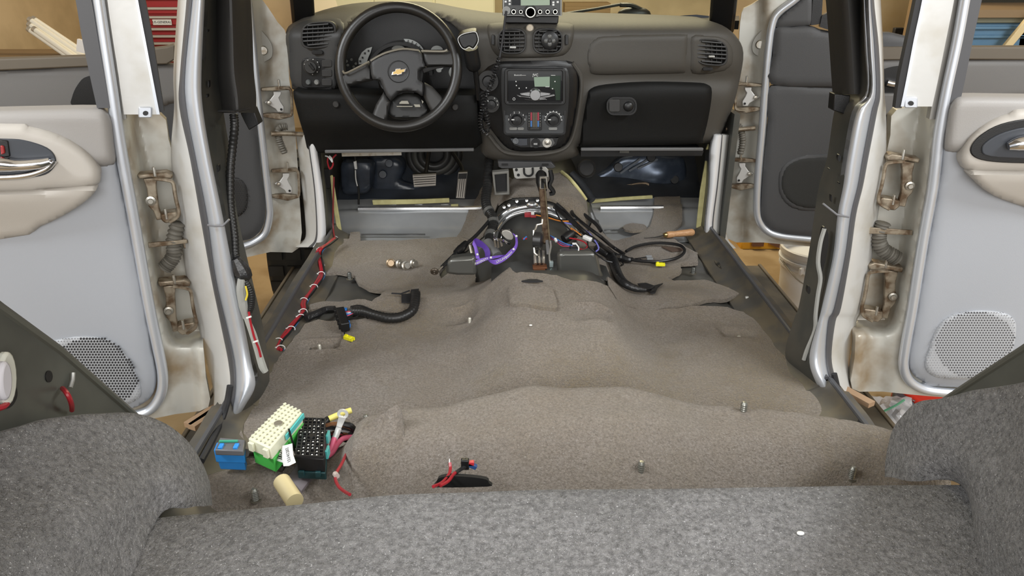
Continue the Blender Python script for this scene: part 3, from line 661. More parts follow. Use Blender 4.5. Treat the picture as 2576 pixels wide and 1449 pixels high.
dtube('check_strap', ((682, 337), (720, 336), (764, 338)), FL, .01, .008, dirtysteel, fl)
flatp('speaker_cutout', sm2([(640, 60), (662, 80), (684, 110), (686, 140), (674, 152), (656, 156), (648, 110)]), FL, -.028, .004, M('dirty_door_recess', (.30, .29, .26), .45, .2), fl, .002)
B().lathe([(0, .004), (.012, .004), (.015, 0)], FL.px(662, 127, -.026), FL.n, 14).o('screw', steel, fl)
# ---------------------------------------------------------------- front right
FR = dframe((.743, 2.62, 0), 14, 1)
frd = T('car_door', 'open front door on the right, dark grey trim with round speaker, beyond the glovebox', 'car door', FR.w(.3, 0, -.05))
SFR = [(2035, -40), (2004, -4), (1958, 32), (1943, 62), (1934, 119), (1926, 208), (1917, 326), (1908, 430), (1904, 512), (1908, 552), (1928, 580), (1964, 594), (2047, 603), (2140, 612)]
panel('door_shell', sm2([(2030, -60), (1960, -30), (1890, 12), (1866, 32), (1858, 120), (1850, 260), (1836, 400), (1832, 500), (1830, 600), (1920, 610), (2040, 620), (2140, 628), (2140, 600), (1970, 590), (1920, 540), (1930, 300), (1946, 100), (1990, 20)], 3), FR, lambda x, y: -.012-.03*sstep(8, 40, xat(SFR[3:9], max(62, min(y, 512)))-x), dirty, frd, .03, 8)
dtube('door_weatherstrip', SFR, FR, .0, .013, silver, frd, n=8)
panel('lower_trim', sm2([(1940, 216), (2110, 222), (2300, 230), (2300, 650), (2140, 606), (2040, 598), (1966, 588), (1934, 575), (1916, 548), (1914, 510), (1922, 400), (1932, 300)], 3), FR, .01, trimdark, frd, .02, 12, 14, .008)
panel('upper_trim', sm2([(1950, 72), (1990, 68), (2040, 66), (2092, 80), (2300, 96), (2300, 228), (2110, 220), (1940, 212), (1944, 140)], 3), FR, .016, trimdark, frd, .03, 12, 14, .01)
panel('sail_trim', sm2([(1952, 68), (1965, 42), (2000, 14), (2040, -14), (2046, 30), (2042, 62), (2000, 66)], 3), FR, .012, trimdark, frd, .03, 10, 8, .006)
flatp('window_post', [(2048, -40), (2072, -40), (2066, 60), (2040, 64)], FR, .012, .03, blackpl, frd)
flatp('mirror_patch', [(2068, 40), (2096, 25), (2100, 80), (2062, 68)], FR, .02, .03, blackpl, frd)
flatp('window_ledge', [(2215, 118), (2800, 118), (2800, 152), (2400, 150), (2215, 152)], FR, .03, .05, MATS['brown_ledge'], frd, .004)
panel('belt_trim', sm2([(2212, 150), (2400, 150), (2800, 152), (2800, 246), (2600, 244), (2212, 290)], 3), FR, .02, MATS['mid_grey_trim'], frd, .03, 14, 10, .006)
hc = flatp('handle_cup', sm2([(2200, 190), (2225, 174), (2270, 166), (2300, 180), (2300, 252), (2225, 252), (2200, 240)]), FR, .03, .006, blackpl, frd)
dtube('lever', ((2232, 208), (2250, 212), (2290, 214)), FR, .045, .010, chrome, hc)
flatp('armrest', [(2205, 236), (2290, 236), (2290, 290), (2205, 290)], FR, .05, .05, M('mid_grey_trim', (.15, .145, .14), .55), frd, .006)
SPQ = sm2([(1966, 470), (1972, 430), (2000, 405), (2050, 396), (2110, 410), (2110, 515), (2060, 524), (2010, 520), (1980, 500)])
panel('speaker_ring', sm2([(1957, 470), (1964, 425), (1996, 398), (2050, 388), (2120, 400), (2120, 524), (2060, 533), (2004, 528), (1972, 508)]), FR, .014, trimdark, frd, .008, 6, 6, .006)
g3 = panel('speaker_grille', SPQ, FR, .017, M('dark_speaker_cloth', (.03, .03, .028), .9, bump=.4, bscale=900), frd, .006, 6, 6, .004)
hinge_tri(FR, (1850, 212, 1912, 276), -.008, frd, True)
hinge_tri(FR, (1836, 402, 1896, 470), -.008, frd, True)
bellows(FR, ((1842, 312), (1858, 318), (1866, 335), (1868, 360), (1862, 388)), -.0, .011, frd)
dtube('check_strap', ((1826, 324), (1850, 326), (1900, 322)), FR, .01, .008, dirtysteel, frd)
flatp('speaker_cutout', sm2([(1925, 75), (1904, 88), (1892, 110), (1894, 132), (1912, 144), (1922, 140)]), FR, -.028, .004, MATS['dirty_door_recess'], frd, .002)
B().lathe([(0, .004), (.012, .004), (.015, 0)], FR.px(1912, 112, -.026), FR.n, 14).o('screw', steel, frd)
# ================================================================== cargo mat, wheel-arch carpets, floor carpets
ce = [WZ(x, y, .20) for x, y in ((280, 1304), (340, 1296), (410, 1282), (560, 1268), (760, 1248), (1000, 1229), (1250, 1219), (1500, 1217), (1800, 1212), (2100, 1208), (2400, 1203), (2460, 1203), (2540, 1204))]
ce = cr(ce, 6)
rows = []
for t, dz in ((-.012, -.14), (-.004, -.05), (0, -.022), (.004, -.010), (.012, -.003), (.03, .0), (.08, .002), (.15, 0), (.25, .002), (.4, 0), (.7, 0), (1.1, 0)):
    rows.append([Vector((p.x*(1+.0*t), p.y-t, .20+dz+.004*noise.noise(Vector((p.x*6, (p.y-t)*6, 0))))) for p in ce])
tag(B().grid(rows).o('cargo_carpet', carpet_grey, smooth=80), 'flat grey cargo floor carpet across the bottom foreground', 'carpet')
def arch(cols, label, vec):
    net = [[W(*c[k]) for c in cols] for k in range(len(cols[0]))]
    g = patch(net, 6, 6)
    for r in g:
        for p in r:
            nn = noise.noise(p*6)*.006+noise.noise(p*17)*.003; p.z += nn
    return tag(B().grid(g, vec).o('wheel_arch_carpet', carpet_grey, smooth=80), label, 'carpet', 'carpeted wheel arches')
arch([[(-330, 1060, .60), (-340, 1230, .50), (-300, 1420, .45), (-240, 1600, .43), (-200, 1700, .43)],
      [(-80, 1105, .75), (-80, 1250, .66), (-40, 1400, .60), (20, 1540, .57), (60, 1600, .56)],
      [(20, 1085, .79), (40, 1200, .74), (100, 1350, .67), (190, 1470, .66), (270, 1540, .69)],
      [(160, 1045, .87), (190, 1150, .82), (250, 1280, .76), (300, 1380, .76), (335, 1445, .76)],
      [(290, 1036, .94), (320, 1130, .90), (355, 1220, .86), (385, 1270, .87), (405, 1294, .88)],
      [(390, 1055, 1.0), (420, 1130, .97), (445, 1190, .94), (460, 1240, .93), (470, 1276, .93)],
      [(470, 1105, 1.05), (490, 1160, 1.03), (500, 1200, 1.01), (510, 1230, 1.0), (515, 1272, .99)],
      [(512, 1170, 1.10), (522, 1195, 1.09), (528, 1215, 1.08), (532, 1240, 1.06), (535, 1275, 1.05)]],
     'grey carpet bulging over the wheel arch in the left foreground', (-.015, .02, -.012))
arch([[(2240, 1095, 1.12), (2232, 1130, 1.10), (2228, 1155, 1.09), (2226, 1175, 1.08), (2226, 1200, 1.06)],
      [(2255, 1066, 1.10), (2262, 1110, 1.07), (2270, 1145, 1.04), (2280, 1175, 1.01), (2300, 1206, .98)],
      [(2300, 1018, 1.06), (2320, 1080, 1.01), (2345, 1130, .97), (2370, 1175, .94), (2400, 1208, .93)],
      [(2370, 1002, 1.0), (2395, 1080, .95), (2415, 1150, .90), (2430, 1210, .88), (2440, 1264, .885)],
      [(2440, 986, .96), (2470, 1090, .89), (2475, 1200, .83), (2470, 1320, .79), (2465, 1445, .76)],
      [(2540, 970, .90), (2560, 1100, .82), (2560, 1250, .74), (2545, 1400, .69), (2520, 1540, .70)],
      [(2660, 955, .80), (2670, 1120, .70), (2660, 1300, .63), (2640, 1480, .6), (2600, 1600, .6)],
      [(2900, 900, .62), (2920, 1100, .52), (2900, 1300, .46), (2860, 1500, .44), (2800, 1650, .44)]],
     'grey carpet bulging over the wheel arch in the right foreground', (.015, .02, -.012))
# seat-mount wells
for (a, b, hw, hd) in ((1160, 812, .040, .030), (1490, 800, .045, .032), (808, 884, .045, .024), (1852, 852, .045, .024)):
    q = G(a, b); DENT.append((q.x, q.y, hw, hd))
# main rear floor carpet (second-row footwell and tunnel hump)
PM = [(610, 1090), (640, 1010), (690, 920), (740, 850), (765, 815), (800, 806), (850, 808), (900, 806), (960, 800), (1040, 792), (1090, 762), (1140, 738), (1195, 712), (1240, 700), (1300, 690), (1350, 688), (1400, 692), (1440, 705), (1490, 706), (1530, 722), (1548, 752), (1575, 772), (1620, 780), (1700, 778), (1760, 772), (1830, 776), (1870, 786), (1905, 808), (1950, 850), (1985, 900), (2020, 950), (2050, 1000), (2080, 1030), (2104, 1052), (2130, 1068)]
wp_ = [(q.x, q.y) for q in (G(a, b, .012) for a, b in PM)]
wp_ += [(.68, 1.24), (.3, 1.30), (-.3, 1.30), (-.40, 1.26), (-.60, 1.26)]
MND = [(G(a, b).x, G(a, b).y, h, r) for a, b, h, r in ((1165, 890, .020, .085), (1520, 885, .018, .10), (1345, 930, .012, .11), (1800, 900, .010, .12), (900, 930, .010, .12), (1240, 820, .008, .06))]
def rumple(x, y): return sum(h*math.exp(-((x-a)**2+(y-b)**2)/r**2) for a, b, h, r in MND)+ .005*noise.noise(Vector((x*5, y*9, 2)))+.004*noise.noise(Vector((x*16, y*16, 5)))
tag(sheet('floor_carpet', wp_, carpet, None, .014, .012, .012, world=True, zf=rumple), 'worn taupe carpet over the rear footwell and tunnel hump', 'carpet', 'loose floor carpets')
# stiff square patch cut into the hump, with a slit in front of it
tag(sheet('carpet_patch', [(1276, 727), (1300, 724), (1380, 722), (1392, 726), (1402, 772), (1398, 778), (1300, 770), (1282, 770)], carpet, None, .024, .012, .010, zf=rumple), 'square cut carpet patch on top of the tunnel hump', 'carpet patch')
q = [G(x, y, .024) for x, y in ((1312, 706), (1330, 702), (1350, 702), (1366, 706), (1350, 707.5), (1330, 707.5))]
tag(B().prism(q, (0, 0, -.004)).o('carpet_slit', rubber), 'dark curved slit cut in the carpet at the front of the hump', 'slit')
# raised rear platform carpet, torn at its left corner
PB = [(-.335, 1.345), (-.25, 1.345), (-.10, 1.36), (.05, 1.375), (.2, 1.37), (.4, 1.355), (.55, 1.325), (.65, 1.30), (.69, 1.26), (.715, 1.18), (.715, 1.05), (.70, .93), (-.3, .90), (-.36, 1.0), (-.385, 1.2), (-.385, 1.27)]
def lift(x, y): return .022*sstep(-.25, -.32, x)*sstep(1.24, 1.34, y)+.010*noise.noise(Vector((x*4, y*3, 9)))+rumple(x, y)
tag(sheet('floor_carpet', PB, carpet, None, .024, .014, .012, world=True, zf=lift), 'worn taupe carpet flap over the raised step, torn at its left corner', 'carpet', 'loose floor carpets')
step_c = bpy.data.objects['floor_carpet.001']
net = [[W(*p) for p in r] for r in ([(922, 1070, 1.20), (958, 1044, 1.20), (992, 1021, 1.20), (1004, 1022, 1.20), (1012, 1046, 1.20)], [(905, 1088, 1.195), (945, 1078, 1.195), (980, 1066, 1.19), (1000, 1064, 1.19), (1016, 1074, 1.195)], [(902, 1130, 1.165), (945, 1126, 1.165), (980, 1121, 1.165), (1000, 1118, 1.165), (1019, 1114, 1.17)], [(900, 1160, 1.17), (945, 1160, 1.17), (980, 1158, 1.17), (1000, 1155, 1.17), (1022, 1150, 1.17)])]
B().grid(patch(net, 5, 5), (0, .012, -.010)).o('torn_flap', carpet, step_c, smooth=70)
PB2 = [(-.66, 1.36), (-.62, 1.30), (-.42, 1.29), (-.37, 1.26), (-.35, 1.2), (-.33, .90), (-.62, .90), (-.67, 1.1)]
tag(sheet('floor_carpet', PB2, carpet, None, .018, .018, .012, world=True, zf=rumple), 'brown carpet hollow under the unplugged connectors', 'carpet', 'loose floor carpets')
# front carpets
FLC = [(842, 602), (878, 600), (881, 584), (905, 584), (907, 604), (1000, 603), (1071, 602), (1145, 598), (1170, 600), (1190, 606), (1165, 625), (1130, 655), (1104, 684), (1110, 700), (1125, 688), (1160, 668), (1190, 668), (1197, 690), (1195, 711), (1140, 737), (1090, 761), (1060, 778), (1040, 788), (1000, 786), (940, 780), (880, 776), (842, 776), (841, 772), (800, 776), (776, 780), (777, 765), (814, 756), (869, 757), (935, 757), (955, 744), (972, 731), (925, 724), (902, 712), (890, 691), (848, 683), (818, 692), (812, 660), (822, 640), (838, 618)]
tag(sheet('floor_carpet', FLC, carpet, None, .014, .016, .012, zf=rumple), 'taupe carpet in the driver footwell with cut-out over the seat mount', 'carpet', 'loose floor carpets')
FRC = [(1478, 584), (1521, 588), (1612, 586), (1636, 566), (1645, 535), (1646, 494), (1711, 493), (1717, 556), (1700, 572), (1678, 584), (1708, 611), (1755, 635), (1755, 659), (1714, 664), (1714, 682), (1678, 700), (1693, 707), (1773, 703), (1832, 721), (1862, 737), (1835, 749), (1743, 766), (1660, 775), (1595, 774), (1550, 751), (1533, 721), (1512, 680), (1500, 645), (1462, 628), (1450, 600)]
tag(sheet('floor_carpet', FRC, carpet, None, .014, .016, .012, zf=rumple), 'taupe carpet in the passenger footwell under the black cables', 'carpet', 'loose floor carpets')
TC = [(1225, 448), (1290, 450), (1345, 446), (1411, 433), (1440, 465), (1476, 506), (1478, 582), (1452, 590), (1440, 560), (1418, 520), (1385, 500), (1340, 492), (1290, 495), (1252, 512), (1240, 545), (1215, 590), (1172, 598), (1148, 596), (1168, 560), (1190, 516), (1206, 480)]
tag(sheet('floor_carpet', TC, carpet, None, .012, .016, .010), 'taupe carpet over the tunnel below the centre stack', 'carpet', 'loose floor carpets')
tag(sheet('carpet_disc', ell(1597, 571, 30, 10, 18), carpet, None, .020, .02, .008), 'oval carpet offcut lying below the passenger toe board', 'carpet offcut')
# ================================================================== dashboard
def dd(px, py):
    x = (px-1296)/572
    d = 2.47+.085*abs(x)**3.5-.045*math.exp(-((px-1340)/120)**2)
    d += .13*(max(0, 95-py)/60)**2+.035*sstep(180, 380, py)
    d += .018*math.exp(-((py-200)/26)**2)*sstep(1440, 1500, px)
    return d
dash = T('dashboard', 'dark grey dashboard with round air vents, glovebox and airbag panel', 'dashboard', W(1296, 380, 2.5))
pad = sm2([(741, 226), (733, 208), (722, 130), (718, 92), (726, 66), (753, 50), (789, 33), (866, 16), (960, 10), (1068, 12), (1145, 26), (1204, 36), (1264, 41), (1417, 39), (1595, 43), (1743, 49), (1790, 54), (1828, 70), (1857, 98), (1870, 133), (1863, 190), (1844, 267), (1816, 332), (1803, 353), (1767, 361), (1600, 362), (1462, 364), (1456, 388), (1430, 400), (1382, 411), (1320, 411), (1252, 406), (1212, 384), (1205, 330), (1200, 250), (1200, 215), (1186, 150), (1168, 100), (1140, 62), (1090, 40), (1000, 30), (920, 40), (880, 62), (862, 104), (846, 170), (846, 226), (800, 229)], 3)
relief('upper_pad', pad, dd, dashpl, dash, .15, 9, 22, .03)
# recessed cluster binnacle
bin_ = relief('cluster_recess', sm2([(840, 235), (846, 160), (868, 90), (905, 46), (1000, 26), (1100, 38), (1160, 80), (1195, 170), (1205, 240), (1020, 250)], 3), 2.63, blackpl, dash, .03, 20)
gauge = M('gauge_face', (.33, .34, .33), .6)
def gface(P, d=2.60): return B().prism([W(x, y, d) for x, y in P], (0, .006, 0)).o('gauge_face', gauge, bin_)
gface([(902, 162), (902, 148), (910, 132), (922, 122), (936, 118), (932, 132), (926, 146), (922, 160)])
arc1 = ell(1020, 150, 52, 52, 14, -95, -30); arc2 = ell(1020, 150, 38, 40, 14, -30, -85)
gface(arc1+arc2)
gface([(1085, 125)]+ell(1099, 126, 15, 11, 10, 180, 360)+[(1114, 125)])
gface([(986, 124)]+ell(1002, 124, 17, 10, 10, 180, 360)+[(1018, 124)], 2.58)
for k in range(6):
    a = math.radians(-95+13*k); B().bar(W(1020+50*math.cos(a), 150+50*math.sin(a), 2.598), W(1020+45*math.cos(a), 150+45*math.sin(a), 2.598), .002, .002).o('gauge_tick', blackpl, bin_)
for (x, y) in ((906, 154), (912, 145), (918, 134), (927, 128)): B().box(W(x, y, 2.598), (.005, .003, .006)).o('gauge_tick', blackpl, bin_)
B().ring([W(x, y, 2.565) for x, y in ell(1004, 190, 84, 84, 30, 180, 360)], [W(x, y, 2.565) for x, y in ell(1004, 190, 76, 76, 30, 180, 360)], (0, .06, 0)).o('cluster_hoop', blackpl, bin_)
for (x, y) in ((862, 150), (872, 154), (884, 150), (895, 160), (890, 168), (875, 164)):
    B().lathe([(0, .002), (.004, .002), (.005, 0)], W(x, y, 2.60), (0, -1, 0), 10).o('lamp_dot', M('grey_lamp', (.12, .12, .11), .3), bin_)
# knee bolster, glovebox, airbag panel
bolster_m = M('bolster_black', (.0065, .0065, .0062), .62, spec=.22, bump=.12, bscale=500)
kb = relief('knee_bolster', sm2([(737, 231), (760, 230), (850, 233), (1020, 236), (1185, 236), (1199, 250), (1203, 320), (1196, 374), (1000, 381), (819, 384), (778, 381), (765, 340), (750, 290)], 3), lambda x, y: 2.44+.05*sstep(300, 384, y)+.03*sstep(850, 740, x), bolster_m, dash, .10, 10, 14, .012)
for (x, y) in ((845, 263), (1145, 270)):
    B().lathe([(.008, .003), (.010, .001), (.011, -.002)], W(x, y, 2.435), (0, -1, 0), 16).o('screw_cap', darkpl, kb)
B().bar(W(818, 381, 2.47), W(1192, 376, 2.47), .012, .01).o('lower_rail', M('rail_grey', (.12, .12, .12), .4), dash, bev=.002)
B().bar(W(860, 389, 2.52), W(1010, 386, 2.52), .003, .012).o('bracket_strip', steel, dash)
gb = relief('glovebox_door', sm2([(1487, 224), (1525, 213), (1625, 206), (1743, 208), (1780, 213), (1791, 232), (1782, 297), (1768, 350), (1755, 362), (1600, 366), (1470, 370), (1461, 362), (1466, 310), (1478, 245)], 3), lambda x, y: dd(x, y)-.022, bolster_m, dash, .05, 9, 14, .014)
B().prism([W(x, y, 2.452) for x, y in rrect(1564, 267, 37, 22, 18, 6)], (0, .008, 0)).o('latch_recess', M('latch_black', (.008, .008, .008), .35), gb, bev=.002)
B().ring([W(x, y, 2.446) for x, y in rrect(1564, 267, 38, 23, 19, 6)], [W(x, y, 2.446) for x, y in rrect(1564, 267, 34, 19, 16, 6)], (0, .006, 0)).o('latch_rim', blackpl, gb)
B().ball(W(1581, 268, 2.448), .016, (1, .5, 1), 8).o('lock_knob', blackpl, gb)
B().prism([W(x, y, 2.444) for x, y in rrect(1546, 266, 14, 16, 5)], (0, .006, 0)).o('latch_paddle', darkpl, gb, bev=.002)
B().bar(W(1461, 375, 2.48), W(1768, 375, 2.51), .014, .01).o('lower_rail', MATS['rail_grey'], dash, bev=.002)
B().prism([W(x, y, 2.55) for x, y in ((1461, 380), (1770, 380), (1766, 392), (1461, 394))], (0, .2, 0)).o('lower_closeout', blackpl, dash)
B().box(W(1570, 381, 2.50), (.032, .01, .008)).o('hinge_tab', greymetal, dash)
relief('airbag_panel', sm2([(1479, 128), (1489, 104), (1521, 90), (1625, 87), (1720, 86), (1730, 94), (1728, 140), (1726, 178), (1712, 185), (1600, 188), (1500, 190), (1481, 172)], 3), lambda x, y: dd(x, y)-.006, dashpl, dash, .02, 8, 9, .008)
relief('vent_panel', sm2([(1738, 92), (1770, 88), (1808, 92), (1834, 106), (1846, 138), (1838, 168), (1806, 183), (1740, 185), (1736, 140)], 3), lambda x, y: dd(x, y)-.006, dashpl, dash, .02, 8, 9, .008)
relief('center_vent_panel', sm2([(1226, 68), (1244, 58), (1335, 55), (1432, 59), (1443, 76), (1440, 108), (1428, 131), (1405, 142), (1335, 146), (1263, 145), (1240, 128), (1230, 100)], 3), lambda x, y: dd(x, y)-.010, dashpl, dash, .03, 7, 10, .010)
relief('driver_vent_panel', sm2([(735, 215), (728, 130), (728, 80), (756, 56), (800, 48), (850, 44), (866, 70), (850, 120), (842, 180), (842, 222), (790, 226)], 3), lambda x, y: dd(x, y)-.004, M('driver_panel_charcoal', (.036, .036, .036), .55, bump=.1, bscale=500), dash, .02, 8, 8, .006)
def vent(cx, cy, hw, hh, d, sk, nv=5, nh=6, tab=None):
    def shp(k): return [(cx+hw*k*math.copysign(abs(math.cos(a))**.62, math.cos(a)), cy+hh*k*math.copysign(abs(math.sin(a))**.62, math.sin(a))+sk*math.cos(a)*hh*k*.18) for a in [2*math.pi*i/32 for i in range(32)]]
    o = B().ring([W(x, y, d-.008) for x, y in shp(1.12)], [W(x, y, d-.008) for x, y in shp(.98)], (0, .02, 0)).o('air_vent', darkpl, dash, bev=.002)
    B().prism([W(x, y, d+.004) for x, y in shp(1.05)], (0, .004, 0)).o('cavity', M('vent_black', (.003, .003, .003), .9), o)
    def half(t): return hw*.98*max(.2, 1-abs(t)**3.2)**.5
    for i in range(nh):
        t = -1+2*(i+.5)/nh; y = cy+hh*t*.98; w_ = half(t)
        B().bar(W(cx-w_, y-sk*2, d-.004), W(cx+w_, y+sk*2, d-.004), .004, .012, (0, -.9, .4)).o('slat', darkpl, o)
    for i in range(nv):
        t = -1+2*(i+1)/(nv+1); x = cx+hw*t; h_ = hh*.9*max(.2, 1-abs(t)**3)**.5
        B().bar(W(x, cy-h_, d), W(x, cy+h_, d), .0025, .01, (0, -1, 0)).o('fin', blackpl, o)
    if tab: B().box(W(tab[0], tab[1], d-.012), (.020, .01, .006)).o('thumb_tab', M('tab_pale', (.45, .45, .42), .4), o, bev=.002)
    return o
vent(801, 88, 40, 30, dd(801, 88)-.006, -1)
v2 = vent(1288, 104, 32, 29, dd(1288, 104)-.014, 0, 4, 6, (1290, 119))
vent(1378, 104, 34, 29, dd(1378, 104)-.014, 0, 5, 6)
vent(1789, 132, 38, 30, dd(1789, 132)-.008, 1, 5, 6, (1790, 142))
for (x, y, hw, hh) in ((1240, 100, 4, 13), (1426, 100, 4, 13), (798, 132, 14, 5), (1781, 174, 13, 4)):
    B().prism([W(p, q, dd(x, y)-.016) for p, q in rrect(x, y, hw, hh, min(hw, hh)*.9)], (0, .012, 0)).o('thumbwheel', blackpl, dash, bev=.001)
B().lathe([(0, .012), (.009, .010), (.012, .004), (.012, 0)], W(1333, 71, dd(1333, 71)-.012), (0, -1, .2), 18).o('warning_light_button', M('amber_lens', (.42, .36, .28), .2), dash)
# headlamp switch cluster
hs = B().prism([W(x, y, dd(800, 184)-.010) for x, y in rrect(799, 184, 41, 37, 12, 5)], (0, .012, 0)).o('headlamp_switch_panel', blackpl, dash, bev=.002)
dsw = dd(800, 184)-.012
B().lathe([(0, .016), (.018, .016), (.022, .006), (.027, .003), (.027, 0)], W(784, 168, dsw), (0, -1, 0), 24).o('headlamp_dial', darkpl, hs)
B().bar(W(778, 160, dsw-.018), W(790, 176, dsw-.018), .009, .010, (0, -1, 0)).o('dial_grip', blackpl, hs, bev=.002)
for k in range(7):
    a = math.radians(-160+45*k*.9); B().box(W(784+19*math.cos(a), 168+19*math.sin(a), dsw-.005), (.003, .002, .003)).o('dial_mark', M('mark_grey', (.5, .5, .48), .5), hs)
for (x, y) in ((822, 160), (822, 184), (822, 207)): B().prism([W(p, q, dsw-.005) for p, q in rrect(x, y, 13, 9, 4)], (0, .006, 0)).o('push_button', darkpl, hs, bev=.0015)
for (x, c) in ((776, (.12, .13, .13)), (797, (.22, .22, .21))): B().lathe([(0, .008), (.006, .008), (.009, .002), (.009, 0)], W(x, 207, dsw), (0, -1, 0), 16).o('small_knob', M('knob_%d' % x, c, .35), hs)
# ---------------------------------------------------------------- centre stack
stack = relief('stack_recess', sm2([(1254, 157), (1300, 154), (1426, 153), (1448, 170), (1457, 204), (1453, 252), (1436, 338), (1410, 372), (1350, 380), (1298, 380), (1268, 366), (1236, 326), (1206, 284), (1204, 230), (1218, 178)], 3), lambda x, y: dd(x, y)-.012, blackpl, dash, .03, 9, 8, .008)
def dc(y): return dd(1340, y)-.018
relief('stack_bezel', sm2([(1262, 180), (1276, 170), (1345, 167), (1415, 168), (1430, 184), (1432, 230), (1424, 320), (1412, 344), (1345, 346), (1280, 344), (1268, 320), (1262, 250)], 3), lambda x, y: dc(y), M('bezel_charcoal', (.030, .031, .032), .45), stack, .012, 9, 6, .004)
B().tube([W(x, y, dd(x, y)-.008) for x, y in ((1440, 158), (1460, 190), (1462, 230), (1452, 300), (1438, 350), (1415, 376), (1360, 388), (1300, 388), (1262, 378), (1230, 340))], .007, 8, 4).o('stack_edge_bead', dashpl, stack)
lw = B().prism([W(x, y, dc(358)) for x, y in ((1284, 348), (1406, 347), (1400, 366), (1385, 371), (1310, 372), (1292, 366))], (0, .012, 0)).o('socket_tray', blackpl, stack, bev=.002)
B().prism([W(x, y, dc(358)-.004) for x, y in ((1284, 349), (1326, 349), (1327, 366), (1308, 367), (1290, 360))], (0, .008, 0)).o('blank_cover', M('slate_plastic', (.05, .055, .065), .4), lw, bev=.001)
B().prism([W(x, y, dc(358)-.002) for x, y in ((1334, 348), (1390, 348), (1396, 360), (1388, 370), (1334, 371))], (0, .008, 0)).o('socket_plate', M('socket_grey', (.10, .10, .10), .35), lw, bev=.001)
def ringk(x, y, d, r, mat, par, nm, inner=blackpl, h=.006):
    o = B().lathe([(r*.72, h*.4), (r*.74, h), (r, h), (r*1.03, 0)], W(x, y, d), (0, -1, 0), 20).o(nm, mat, par)
    B().lathe([(0, h*.3), (r*.72, h*.3), (r*.72, 0)], W(x, y, d), (0, -1, 0), 16).o('core', inner, o); return o
ringk(1297, 354, dc(358)-.005, .009, M('slate_ring', (.16, .17, .18), .4), lw, 'aux_jack')
ringk(1348, 360, dc(358)-.004, .015, blackpl, lw, 'power_socket', M('usb_black', (.02, .02, .02), .3))
B().box(W(1347, 362, dc(358)-.010), (.012, .004, .005)).o('usb_slot', M('usb_grey', (.35, .35, .35), .4), lw)
rk = ringk(1376, 359, dc(358)-.004, .015, M('lighter_ring', (.65, .63, .58), .3, .6), lw, 'lighter_socket', M('lighter_core', (.2, .19, .17), .4, .5))
B().lathe([(0, .010), (.006, .009), (.006, .004), (.009, .003)], W(1377, 358, dc(358)-.006), (0, -1, 0), 14).o('element', steel, rk)
# side dials
def dial(x, y, d, r, par, nm): 
    o = B().lathe([(0, .004), (r, .004), (r*1.05, 0)], W(x, y, d), (0, -1, 0), 24).o(nm, darkpl, par)
    B().lathe([(0, .016), (r*.5, .015), (r*.58, .004)], W(x, y, d), (0, -1, 0), 20).o('knob', blackpl, o)
    return o
d1 = dial(1228, 204, dd(1228, 204)-.022, .032, stack, 'ignition_bezel')
for (x, y) in ((1219, 200), (1222, 206), (1227, 196)): B().bar(W(x, y-3, dd(1228, 204)-.03), W(x+2, y+3, dd(1228, 204)-.03), .003, .002).o('mark', white, d1)
d2 = dial(1236, 262, dd(1236, 262)-.020, .026, stack, 'drive_selector_dial')
for a in (-60, -25, 10): B().box(W(1236+16*math.cos(math.radians(a)), 261+16*math.sin(math.radians(a)), dd(1236, 262)-.026), (.003, .002, .004)).o('mark', M('mark_grey', (.5, .5, .48), .5), d2)
B().bar(W(1227, 252, dd(1236, 262)-.03), W(1229, 258, dd(1236, 262)-.03), .003, .002).o('pointer', white, d2)
# ---------------------------------------------------------------- climate control panel
cc = T('climate_control', 'black climate control panel with two dials and red and blue sliders below the stereo', 'control panel', W(1345, 336, dc(306)))
DCC = dc(306)-.004
B().prism([W(x, y, DCC) for x, y in rrect(1345, 305, 76, 32, 7, 4)], (0, .010, 0)).o('faceplate', M('climate_face', (.05, .053, .056), .4), cc, bev=.002)
B().ring([W(x, y, DCC-.003) for x, y in rrect(1345, 305, 78, 34, 8, 4)], [W(x, y, DCC-.003) for x, y in rrect(1345, 305, 74, 30.5, 6, 4)], (0, .010, 0)).o('gasket', blackpl, cc)
for (x, lab) in ((1300, '0123 45'), (1392, '')):
    o = B().lathe([(0, .003), (.026, .003), (.027, 0)], W(x, 299, DCC), (0, -1, 0), 28).o('dial_plate', M('dial_plate_black', (.015, .015, .016), .4), cc)
    B().lathe([(0, .020), (.014, .019), (.017, .008), (.018, .002)], W(x, 301, DCC-.002), (0, -1, 0), 24).o('knob', blackpl, o)
    B().bar(W(x-13, 301, DCC-.021), W(x-6, 301, DCC-.022), .0035, .003, (0, 0, 1)).o('pointer', white, o)
for t, a in (('0', 180), ('1', 218), ('2', 252), ('3', 288), ('4', 322), ('5', 0)):
    text('numeral', t, W(1300+20.5*math.cos(math.radians(a)), 301+18.5*math.sin(math.radians(a)), DCC-.004), (1, 0, 0), (0, 0, 1), .0085, white, cc)
for k in range(9):
    a = math.radians(178+23*k); B().bar(W(1392+19*math.cos(a), 301+19*math.sin(a), DCC-.004), W(1392+22.5*math.cos(a), 301+22.5*math.sin(a), DCC-.004), .0025, .002).o('vent_symbol', white, cc)
B().tube([W(x, y, DCC-.004) for x, y in ell(1392, 301, 19.5, 19.5, 14, 185, 355)], .0006, 4).o('symbol_arc', white, cc)
sp_ = B().prism([W(x, y, DCC-.002) for x, y in rrect(1345, 304, 18, 24.5, 4)], (0, .006, 0)).o('slider_panel', blackpl, cc, bev=.001)
